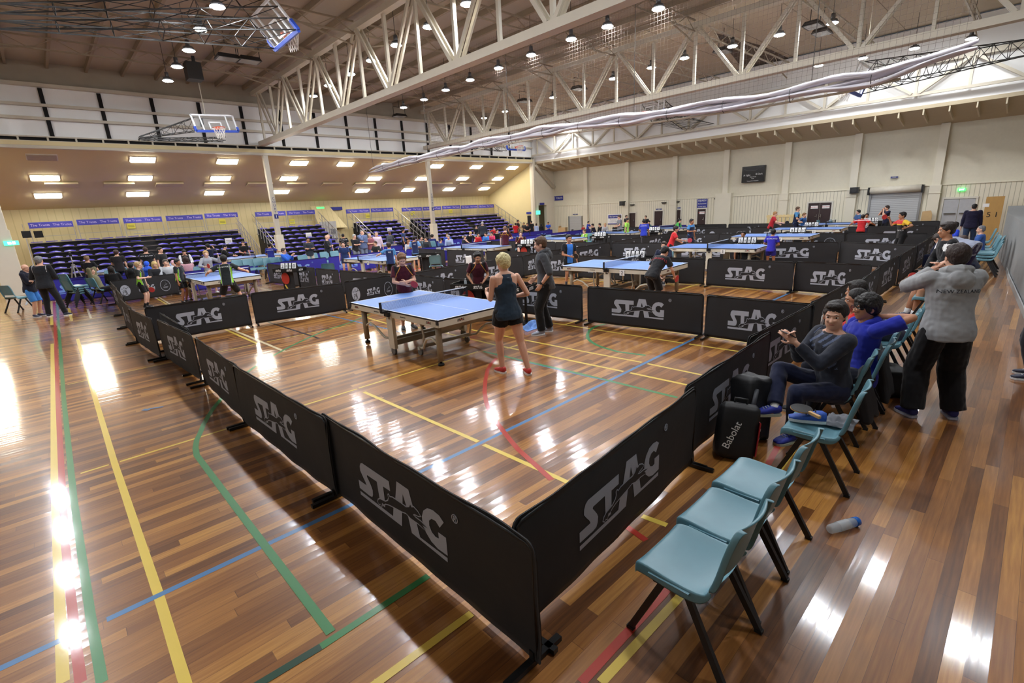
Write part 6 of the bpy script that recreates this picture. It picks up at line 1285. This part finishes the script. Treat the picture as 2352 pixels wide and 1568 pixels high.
hoop(P_(452,300),P_(546,301),P_(438,261),P_(532,268),(6,10,6),'basketball hoop folded out before the clerestory, top left',
     [([tip,tip+Vector((0,.3,0)),tip+Vector((0,.3,.05)),tip+Vector((0,0,.05))],[P_(455,298)+Vector((0,.1,0)),P_(455,298)+Vector((0,.6,0)),P_(447,268)+Vector((0,.6,0)),P_(447,268)+Vector((0,.1,0))],5),
      ([tip+Vector((0,.1,-.05)),tip+Vector((0,.5,-.05)),tip+Vector((0,.5,0)),tip+Vector((0,.1,0))],[P_(520,322)+Vector((0,.1,0)),P_(520,322)+Vector((0,.5,0)),P_(520,314)+Vector((0,.5,0)),P_(520,314)+Vector((0,.1,0))],6)],
     [(P_(473,262)+Vector((0,.1,0)),P_(457,190)+Vector((0,.1,0))),(P_(473,262)+Vector((0,.1,0)),Vector((P_(473,262).x,P_(473,262).y+.15,8.62)))])
b1=pl(632,112,0,6.0); b0=pl(683,68,0,6.0)
def solve(px,py,b,L_):
    best=None
    for i in range(400):
        X=3.5+i*.01; p=pl(px,py,0,X); e=abs((p-b).length-L_)
        if X<b.x and (best is None or e<best[0]): best=(e,p)
    return best[1]
t1=solve(577,42,b1,1.15); t0=t1+(b0-b1)
e0=[pl(-10,y_,1,14.2+dy) for y_,dy in((30,0),(30,.9),(8,.9),(8,0))]; e1=[pl(-10,y_,1,14.2+dy) for y_,dy in((66,0),(66,.9),(48,.9),(48,0))]
hoop(b1,b0,t1,t0,(9,14.5,6.4),'basketball hoop folded up under the roof at the top, seen from behind',
     [(e1,[b1.lerp(t1,.0),b0.lerp(t0,.0),b0.lerp(t0,.35),b1.lerp(t1,.35)],6),(e0,[b1.lerp(t1,.7),b0.lerp(t0,.7),b0.lerp(t0,1),b1.lerp(t1,1)],6)],[(t0,t0+Vector((0,0,1.2)))])
c=pl(1490,247,0,25.0); hoop(c+Vector((0,.85,-.45)),c+Vector((0,-.85,-.45)),c+Vector((.15,.85,.45)),c+Vector((.15,-.85,.45)),(10,15,6),'basketball hoop seen just above the rolled curtain',
     [([pl(1568,297,0,28.1),pl(1640,284,0,28.1),pl(1577,272,0,28.1),pl(1500,285,0,28.1)],[c+Vector((.3,-.6,-.4)),c+Vector((.3,-.7,-.4)),c+Vector((.3,-.7,.3)),c+Vector((.3,.6,.3))],8)],[(c+Vector((.2,0,.4)),Vector((c.x+.2,c.y,8.7)))])
c=pl(1186,332,1,24.3); hoop(c+Vector((-.8,0,-.3)),c+Vector((.75,0,-.3)),c+Vector((-.85,.1,.5)),c+Vector((.7,.1,.5)),(20,10,6),'small distant basketball hoop half hidden behind the rolled curtain',
     [([c+Vector((-3.4,.1,-.35)),c+Vector((-3.4,.4,-.35)),c+Vector((-3.4,.4,-.3)),c+Vector((-3.4,.1,-.3))],[c+Vector((-.8,.1,-.4)),c+Vector((-.8,.5,-.4)),c+Vector((-.8,.5,.1)),c+Vector((-.8,.1,.1))],6)],[(c+Vector((0,.1,.5)),Vector((c.x,c.y+.1,8.7)))])
X_=20.5; a=pl(1988,150,0,X_); b=pl(1962,212,0,X_); d=(a-b)
hoop(b+Vector((-.8,0,0)),b+Vector((.8,0,0)),a+Vector((-.8,0,0)),a+Vector((.8,0,0)),b+Vector((0,5,0)),'basketball hoop seen edge on at the upper right',
     [([pl(2400,118,0,X_-.6),pl(2400,118,0,X_+.6),pl(2400,84,0,X_+.6),pl(2400,84,0,X_-.6)],[b+Vector((-.6,-.1,0)),b+Vector((.6,-.1,0)),a+Vector((.6,-.1,0)),a+Vector((-.6,-.1,0))],12)],[(a,a+Vector((0,0,1.9)))])
# ================================================================ ROLLED DIVIDER CURTAIN
cw=mat('curtain_cloth',(206,202,210),.6,var=.06,scale=3,bump=.2); CXX=13.9
def czf(y):
    pts=[(26,4.62),(22,4.78),(16,4.88),(12,4.86),(8,4.68),(5.5,4.60),(3,4.60),(1.3,4.85)]
    for (a,b),(c_,d_) in zip(pts,pts[1:]):
        if c_<=y<=a: f=(a-y)/(a-c_); return b+(d_-b)*f
    return pts[-1][1]
t=thing('divider_curtain',(CXX,13,4.7),0,'long white divider curtain rolled up and slung across the hall','curtain')
for k_,(dx,dz,ry,rz_) in enumerate(((0,.08,.13,.058),(.06,-.01,.12,.050),(-.04,-.09,.10,.042))):
    g=MB(); n=16; N_=90; vs=[]
    for i in range(N_+1):
        y=25.7-(25.7-1.35)*i/N_; z=czf(y); sag=.035*math.sin(y*2.1+k_*2)+.05*noise.noise(Vector((y*.9,k_*7,0)))
        e=min(1,(25.9-y)/1.2,(y-1.0)/.8)
        for j in range(n):
            a_=2*PI*j/n; fl_=1+.5*noise.noise(Vector((y*1.6,j*.9,k_*3)))+.15*noise.noise(Vector((y*5,j*2.,k_)))
            vs.append((dx+ry*math.cos(a_)*fl_*e,y-13,z-4.7+dz+sag+rz_*math.sin(a_)*fl_*e*1.15))
    g.add(vs,[(i*n+j,i*n+(j+1)%n,(i+1)*n+(j+1)%n,(i+1)*n+j) for i in range(N_) for j in range(n)]+[tuple(range(n)),tuple(N_*n+j for j in range(n))[::-1]],0,True)
    g.obj('fold',cw,t)
MB().tube([(0,y-13,czf(y)-4.7-.19) for y in np.linspace(24.5,2.5,24)],.028,8).obj('bottom_pipe',steel,t)
for y in np.linspace(24,3,14):
    MB().tube([(.15*math.cos(a),y-13,czf(y)-4.7-.04+.17*math.sin(a)) for a in np.linspace(0,2*PI,15)[:-1]],.008,5,closed=True).obj('tie_strap',black,t)
for y in(25.2,20,14.5,9,4.2): MB().bar((0,y-13,czf(y)-4.6),(0,y-13,3.6),.012).obj('suspension_cord',mat('dark_cord',(60,56,52),.7),t)
def netmat2():
    m=mat('divider_netting',(96,84,76),.9); nt=m.node_tree; N=nt.nodes; L=nt.links; tc=N.new('ShaderNodeTexCoord'); sp=N.new('ShaderNodeSeparateXYZ'); L.new(tc.outputs['Object'],sp.inputs[0]); outs=[]
    for a in(1,2):
        mu=N.new('ShaderNodeMath'); mu.operation='MULTIPLY'; mu.inputs[1].default_value=1/.11; L.new(sp.outputs[a],mu.inputs[0])
        fr=N.new('ShaderNodeMath'); fr.operation='FRACT'; L.new(mu.outputs[0],fr.inputs[0]); lt=N.new('ShaderNodeMath'); lt.operation='LESS_THAN'; lt.inputs[1].default_value=.035; L.new(fr.outputs[0],lt.inputs[0]); outs.append(lt.outputs[0])
    mx=N.new('ShaderNodeMath'); mx.operation='MAXIMUM'; L.new(outs[0],mx.inputs[0]); L.new(outs[1],mx.inputs[1]); L.new(mx.outputs[0],N['Principled BSDF'].inputs['Alpha']); return m
MB().add([(0,y-13,z_) for y in(20,1.5) for z_ in(0.1,3.8)],[(0,1,3,2)]).obj('netting',netmat2(),t)
# ================================================================ FLOODLIGHTS
fd=mat('floodlight_black',(40,38,38),.5)
fp=[(522,136,'left of a pair in the left bay'),(572,142,'right of a pair in the left bay'),(1065,150,'beside the middle lamp row'),(1420,10,'at the top edge, middle'),(1660,126,'beyond the second truss'),(1868,68,'left of the pair upper right'),(1888,84,'right of the pair upper right'),(1205,238,'far off over the middle courts'),(1330,210,'far off behind the second truss'),(918,268,'farthest one over the back courts')]
f0=None
for i,(px,py,l) in enumerate(fp):
    p=pl(px,py,2,7.75); p.z+=.09*(p.x>18.8)
    if f0 is None:
        f0=thing('floodlight',p,0,'x','floodlight','black floodlights under the roof'); MB().add([(-.3,-.2,.14),(.3,-.2,.14),(.3,.2,.14),(-.3,.2,.14),(-.36,-.28,0),(.36,-.28,0),(.36,.28,0),(-.36,.28,0)],[(0,1,2,3),(7,6,5,4),(0,4,5,1),(1,5,6,2),(2,6,7,3),(3,7,4,0)]).obj('housing',fd,f0)
        MB().box((0,0,-.004),(.62,.46,.01)).obj('front_glass',mat('floodlight_glass',(150,150,150),.1),f0); MB().bar((-.38,0,.05),(-.38,0,.5),.02).bar((.38,0,.05),(.38,0,.5),.02).bar((-.38,0,.5),(.38,0,.5),.02).bar((0,0,.5),(0,0,.868),.02).obj('bracket',fd,f0); o=f0
    else: o=dup(f0,p)
    o['label']='black rectangular floodlight, '+l
p=pl(444,165,2,7.9); o=MB().box((0,0,0),(.5,.5,.6)).box((.1,.1,.42),(.1,.1,.3)).obj('winch_box',fd,loc=p); tag(o,'black winch box above the folded hoop at the left','winch')
# ================================================================ PROPS ON THE FLOOR AND CHAIRS
def soft_box(name,d,mt,M,lab=None,cat='bag',bev=.08,seed=0,par=None,amp=.02):
    bm=bmesh.new(); bmesh.ops.create_cube(bm,size=1)
    for v in bm.verts: v.co=Vector((v.co.x*d[0],v.co.y*d[1],v.co.z*d[2]))
    bmesh.ops.bevel(bm,geom=bm.edges[:],offset=bev,segments=3,affect='EDGES',profile=.6); bmesh.ops.subdivide_edges(bm,edges=bm.edges[:],cuts=2,use_grid_fill=True)
    for v in bm.verts: v.co+=Vector(v.co).normalized()*noise.noise(v.co*7+Vector((seed,0,0)))*amp
    for f in bm.faces: f.smooth=True
    me=bpy.data.meshes.new(name); bm.to_mesh(me); bm.free(); me.materials.append(mt); o=link(name,me,par); o.matrix_world=M
    if lab: tag(o,lab,cat)
    return o
bagm=mat('bag_black_nylon',(24,24,27),.55,var=.2,scale=12,bump=.2)
def rotM(loc,rz,tx=0,ty=0): return Matrix.Translation(loc)@Matrix.Rotation(R(rz),4,'Z')@Matrix.Rotation(R(tx),4,'X')@Matrix.Rotation(R(ty),4,'Y')
M=rotM((4.18,1.60,.24),-62,-14,6); o=soft_box('backpack',(.34,.22,.50),bagm,M,'black backpack with white lettering standing by the barrier and chairs',bev=.085,amp=.012)
soft_box('front_pocket',(.28,.10,.34),bagm,Matrix.Translation((-.01,-.12,-.05)),par=o,bev=.045,amp=.008).matrix_parent_inverse.identity()
text('lettering','Babolat',.085,whp,Matrix.Translation((-.05,-.178,-.02))@Matrix.Rotation(R(90),4,'X')@Matrix.Rotation(R(72),4,'Z'),o)
MB().tube([(-.05,-.02,.22),(-.05,-.02,.29),(.05,-.02,.29),(.05,-.02,.22)],.012,8).obj('carry_handle',bagm,o)
MB().box((.172,-.02,-.04),(.01,.14,.3)).obj('side_panel',mat('bag_red',(170,34,40),.5),o); g=MB()
for i in range(3): g.box((.178,-.02+.005*i,.05-.08*i),(.006,.12,.022))
g.obj('side_stripe',whp,o)
for x in(-.09,.09): MB().tube([(x,.11,.2),(x*1.1,.17,.08),(x*1.2,.16,-.1),(x*1.1,.11,-.2)],.018,8).obj('shoulder_strap',bagm,o)
o=soft_box('kit_bag',(.30,.30,.62),bagm,rotM((4.62,1.66,.30),-20,-8,10),'black bag slumped against the barrier behind the backpack',seed=4,amp=.05); MB().tube([(-.1,-.15,.2),(-.18,-.19,.05),(-.12,-.16,-.15)],.02,8).obj('strap',mat('strap_grey',(56,58,64),.6),o)
o=soft_box('kit_bag',(.52,.30,.30),bagm,rotM((7.9,1.55,.15),15),'black bag with white trim on the floor by the right barriers',seed=7,amp=.03); MB().tube([(-.2,-.155,.0),(-.12,-.155,.10),(.1,-.155,.10),(.2,-.155,-.02)],.012,6).obj('white_trim',whp,o)
o=soft_box('kit_bag',(.5,.36,.3),bagm,rotM((6.75,.95,.15),30),'black backpack lying under the aisle chairs',seed=9,amp=.05); MB().tube([(-.15,-.18,0),(0,-.24,-.08),(.15,-.18,0)],.015,6).obj('strap',bagm,o)
# clothes hung over chairs
for (x,y,sd) in((5.2,.86,3),(5.9,.85,6)): o=soft_box('jacket_over_chair',(.34,.07,.46),mat('hung_black_cloth',(26,26,30),.85),rotM((x,y,.44),0,-14),'black jacket hung over the %s occupied aisle chair'%('first' if sd==3 else 'second'),'jacket',seed=sd,amp=.06,bev=.03)
# shoe, cloth and bat on the fourth chair
def shoe_thing(x,y,z,rz,lab,c):
    t=thing('running_shoe',(x,y,z),R(rz),lab,'shoe'); tab=((-.05,.028,.012,.085),(-.02,.038,.012,.10),(.02,.042,.012,.095),(.07,.045,.012,.075),(.13,.048,.012,.055),(.18,.045,.014,.045),(.215,.030,.018,.036)); g=MB(); n=12
    vs=[(w_*math.copysign(abs(math.cos(2*PI*i/n))**.7,math.cos(2*PI*i/n)),y_,(z0+z1)/2+(z1-z0)/2*math.copysign(abs(math.sin(2*PI*i/n))**.8,math.sin(2*PI*i/n))) for (y_,w_,z0,z1) in tab for i in range(n)]
    g.add(vs,[(j*n+i,j*n+(i+1)%n,(j+1)*n+(i+1)%n,(j+1)*n+i)[::-1] for j in range(len(tab)-1) for i in range(n)]+[tuple(range(n)),tuple((len(tab)-1)*n+i for i in range(n))[::-1]],0,True); g.obj('upper',c,t,fixn=True)
    ol=[(w_*1.08,y_) for y_,w_,_,_ in tab]+[(-w_*1.08,y_) for y_,w_,_,_ in tab[::-1]]; MB().prism(ol,0,.022).obj('sole',mat('shoe_sole_white',(232,232,230),.6),t,fixn=True)
    g=MB(); 
    for k_ in range(4): g.bar((-.02,.03+.022*k_,.098-.010*k_),(.02,.03+.022*k_,.098-.010*k_),.006)
    g.obj('laces',black,t); return t
shoe_thing(4.30,1.0,.452,22,'blue running shoe lying on the fourth teal chair',mat('shoe_blue_mesh',(58,96,190),.6,scale=60,var=.3))
def cloth_pile(name,c,s,mt,lab,cat,seed,h=.07):
    g=MB(); 
    def f(u,v):
        x=(u-.5)*2; y=(v-.5)*2; r_=max(0,1-(x*x+y*y)**.9) if x*x+y*y<1.3 else 0; n_=noise.noise(Vector((x*1.6+seed,y*1.6,0)))+.25*noise.noise(Vector((x*4+seed,y*4,3)))
        k_=1+.18*noise.noise(Vector((x*1.5,y*1.5,seed))); return Vector((x*s[0]*k_,y*s[1]*k_,max(.004,h*(.45+.9*n_)*min(1,r_*2.2)+.006)))
    g.grid(f,30,30); o=g.obj(name,mt,loc=c); m_=o.modifiers.new('s','SOLIDIFY'); m_.thickness=.004; return tag(o,lab,cat)
cloth_pile('folded_cloth',(4.42,.88,.445),(.13,.11),mat('grey_marl',(118,120,126),.9),'grey cloth folded on the fourth teal chair','cloth',2,.06)
bat(Vector((4.16,1.0,.565)),(.5,1,.05),(0,.1,1),1,'batblack:nobody'); bpy.data.objects[[o.name for o in bpy.data.objects if o.name.startswith('table_tennis_bat')and 'nobody' in o.get('label','')][0]]['label']='black table tennis bat lying across the shoe on the teal chair'
cloth_pile('towel',tuple(fl(1220,752)),(.26,.17),mat('towel_blue',(120,160,226),.95,scale=14,var=.2),'crumpled pale blue towel on the floor by the youth','towel',5,.12)
# water bottle lying on its side
a=fl(1903,1216,.035); b=fl(1966,1197,.035); d=(b-a).normalized(); t=thing('water_bottle',a,0,'clear plastic bottle with blue end lying on the aisle floor','bottle')
pl_c=mat('clear_plastic',(225,235,240),.05,alpha=.4,spec=.8); L_=(b-a).length
g=MB(); rr=[(0,.018),(.01,.03),(.05,.034),(.09,.031),(.13,.034),(.17,.034),(.2,.030),(.215,.02)]; f=L_/.215
g.tube([d*(q[0]*f) for q in rr],[q[1] for q in rr],18).obj('bottle_body',pl_c,t); MB().cyl(d*(L_-.02),d*(L_+.015),.033,.03,18).obj('blue_cap',mat('cap_blue',(30,110,210),.35),t); MB().cyl(d*.07*f,d*.15*f,.0345,n=18,cap=False).obj('wrap_label',mat('bottle_wrap',(210,220,226),.4,alpha=.5),t)
def bottle(loc,lab,body,capc,h=.2,r=.034):
    t=thing('drink_bottle',loc,0,lab,'bottle'); MB().tube([(0,0,0),(0,0,.01),(0,0,h*.7),(0,0,h*.8),(0,0,h*.9)],[r*.9,r,r,r*.75,r*.4],16).obj('bottle_body',body,t); MB().cyl((0,0,h*.88),(0,0,h),r*.55,r*.45,14).obj('bottle_cap',capc,t)
redb=mat('red_plastic',(206,40,44),.35)
bottle((6.85,7.02,.712),'red drink bottle standing on the small black desk',redb,redb,.15,.05)
bottle(tuple(fl(2086,622)),'yellow topped bottle standing by the right barrier',pl_c,mat('cap_yellow',(210,210,60),.4),.26)
bottle(tuple(fl(2071,668)),'clear bottle with an orange top by the right barrier',pl_c,mat('cap_orange',(230,110,60),.4),.22)
bottle((6.42,8.28,.712),'small clear bottle on the desk beside the boy in maroon',pl_c,mat('cap_grey',(150,150,150),.4),.17,.028)
p=fl(2022,884); t=thing('paper_cup',p,0,'white and yellow paper cup under the aisle chairs','cup'); MB().cyl((0,0,0),(0,0,.12),.032,.042,18,cap=False).cyl((0,0,.002),(0,0,.004),.031,n=18).obj('cup_wall',mat('cup_paper',(226,224,200),.6),t); MB().cyl((0,0,.02),(0,0,.07),.0345,.0385,18,cap=False).obj('yellow_print',mat('cup_yellow',(206,196,70),.6),t)
# phone in the seated boy's hands
hd=ph['hands']; c=(ph['M']@((hd['r'][0]+hd['l'][0])/2)); fwv=(ph['M'].to_3x3()@ph['s']['fw']).normalized(); rtv=(ph['M'].to_3x3()@ph['s']['rt']).normalized()
t=thing('mobile_phone',(0,0,0),0,'dark mobile phone held by the seated boy','phone'); upv=(Vector((0,0,1))*.75-fwv*-.2).normalized(); t.matrix_world=Matrix.Translation(c+fwv*.02+Vector((0,0,.02)))@frame((0,0,0),rtv,(Vector((0,0,1))*.6+fwv*.8))
MB().box((0,0,0),(.145,.072,.008)).obj('case',mat('phone_case',(34,28,34),.3),t); MB().box((0,0,.0045),(.135,.064,.001)).obj('screen',mat('phone_glass',(18,20,28),.08),t)
# tripod and camcorder
p=fl(188,678); t=thing('camera_tripod',(p.x,p.y,0),0,'silver tripod with a small black camcorder at the left aisle','tripod')
for a_ in(20,140,260): MB().bar((.03*math.cos(R(a_)),.03*math.sin(R(a_)),1.15),(.36*math.cos(R(a_)),.36*math.sin(R(a_)),.0),.03).obj('leg',mat('tripod_silver',(176,176,178),.3,metal=.6),t)
MB().cyl((0,0,1.05),(0,0,1.45),.016,n=10).obj('centre_column',MC['tripod_silver'],t); MB().box((0,0,1.47),(.09,.09,.05)).obj('head',fd,t)
o=MB().box((0,0,0),(.07,.15,.08)).cyl((0,-.075,0),(0,-.13,0),.032,n=14).obj('camcorder',fd,loc=(p.x,p.y,1.54)); tag(o,'small black camcorder mounted on the silver tripod','camera')
# speakers on the left column, storage pile by the shutter
p=pl(46,539,1,27.0)
for i,dx in enumerate((0,.34)): o=MB().box((0,0,0),(.26,.24,.26)).cyl((0,-.13,0),(0,-.12,0),.09,n=16).obj('wall_speaker',black,loc=(p.x+.18+dx,27.05,p.z-.02*i)); tag(o,'black speaker on the corner column, %s of the pair'%('left' if i==0 else 'right'),'speaker')
for i,(px,py,s_,m_,nm,l) in enumerate(((1293,536,.55,tan2,'cardboard_box','lower open cardboard box in the storage pile by the shutter'),(1299,532,.5,bagm,'kit_bag','black bag beside the cardboard box in the storage pile'),(1312,533,.55,bagm,'kit_bag','rightmost black bag of the storage pile'),(1320,530,.4,mat('frame_dark',(50,50,54),.5),'folded_stand','dark folded stand at the right of the storage pile'))):
    q=fl(px,py+4); q=Vector((27.6,q.y*27.6/q.x,0)); 
    if nm=='kit_bag': soft_box(nm,(s_,s_,s_*.9),m_,rotM((q.x,q.y,s_*.45),20*i),l,seed=i+20,amp=.06)
    else: o=MB().box((0,0,s_*.7),(s_,s_,s_*1.4)).box((0,s_*.4,s_*1.45),(s_,.04,s_*.3)).obj(nm,m_,loc=q); o.rotation_euler=(0,0,.4); tag(o,l,'box' if 'box' in nm else 'stand')
# cloths hung over barriers
for (px,py,c_,l) in((1073,590,(232,230,228),'white cloth hanging over a black barrier behind the maroon shirted boy'),(1005,570,(150,152,156),'grey and white towel hanging over the blue barrier')):
    p=fl(px,py,.72); o=MB().grid(lambda u,v:Vector(((u-.5)*.26+.02*math.sin(v*5),-.03-.012*math.sin(u*9)*v,.04-.42*v)),8,8).obj('hung_cloth',cmat('cloth',c_,rough=.9),loc=(p.x,p.y-.02,.72)); m_=o.modifiers.new('s','SOLIDIFY'); m_.thickness=.008; tag(o,l,'cloth')
o=person(2362,400,'x14',-90,'person standing on the raised platform at the right edge',shirt=(40,40,50),pants=(34,32,52),hair=(40,30,28),q=0,leg=1.95,fixed=(14.0,-.55),size=1.7) if 0 else None
finish_people()
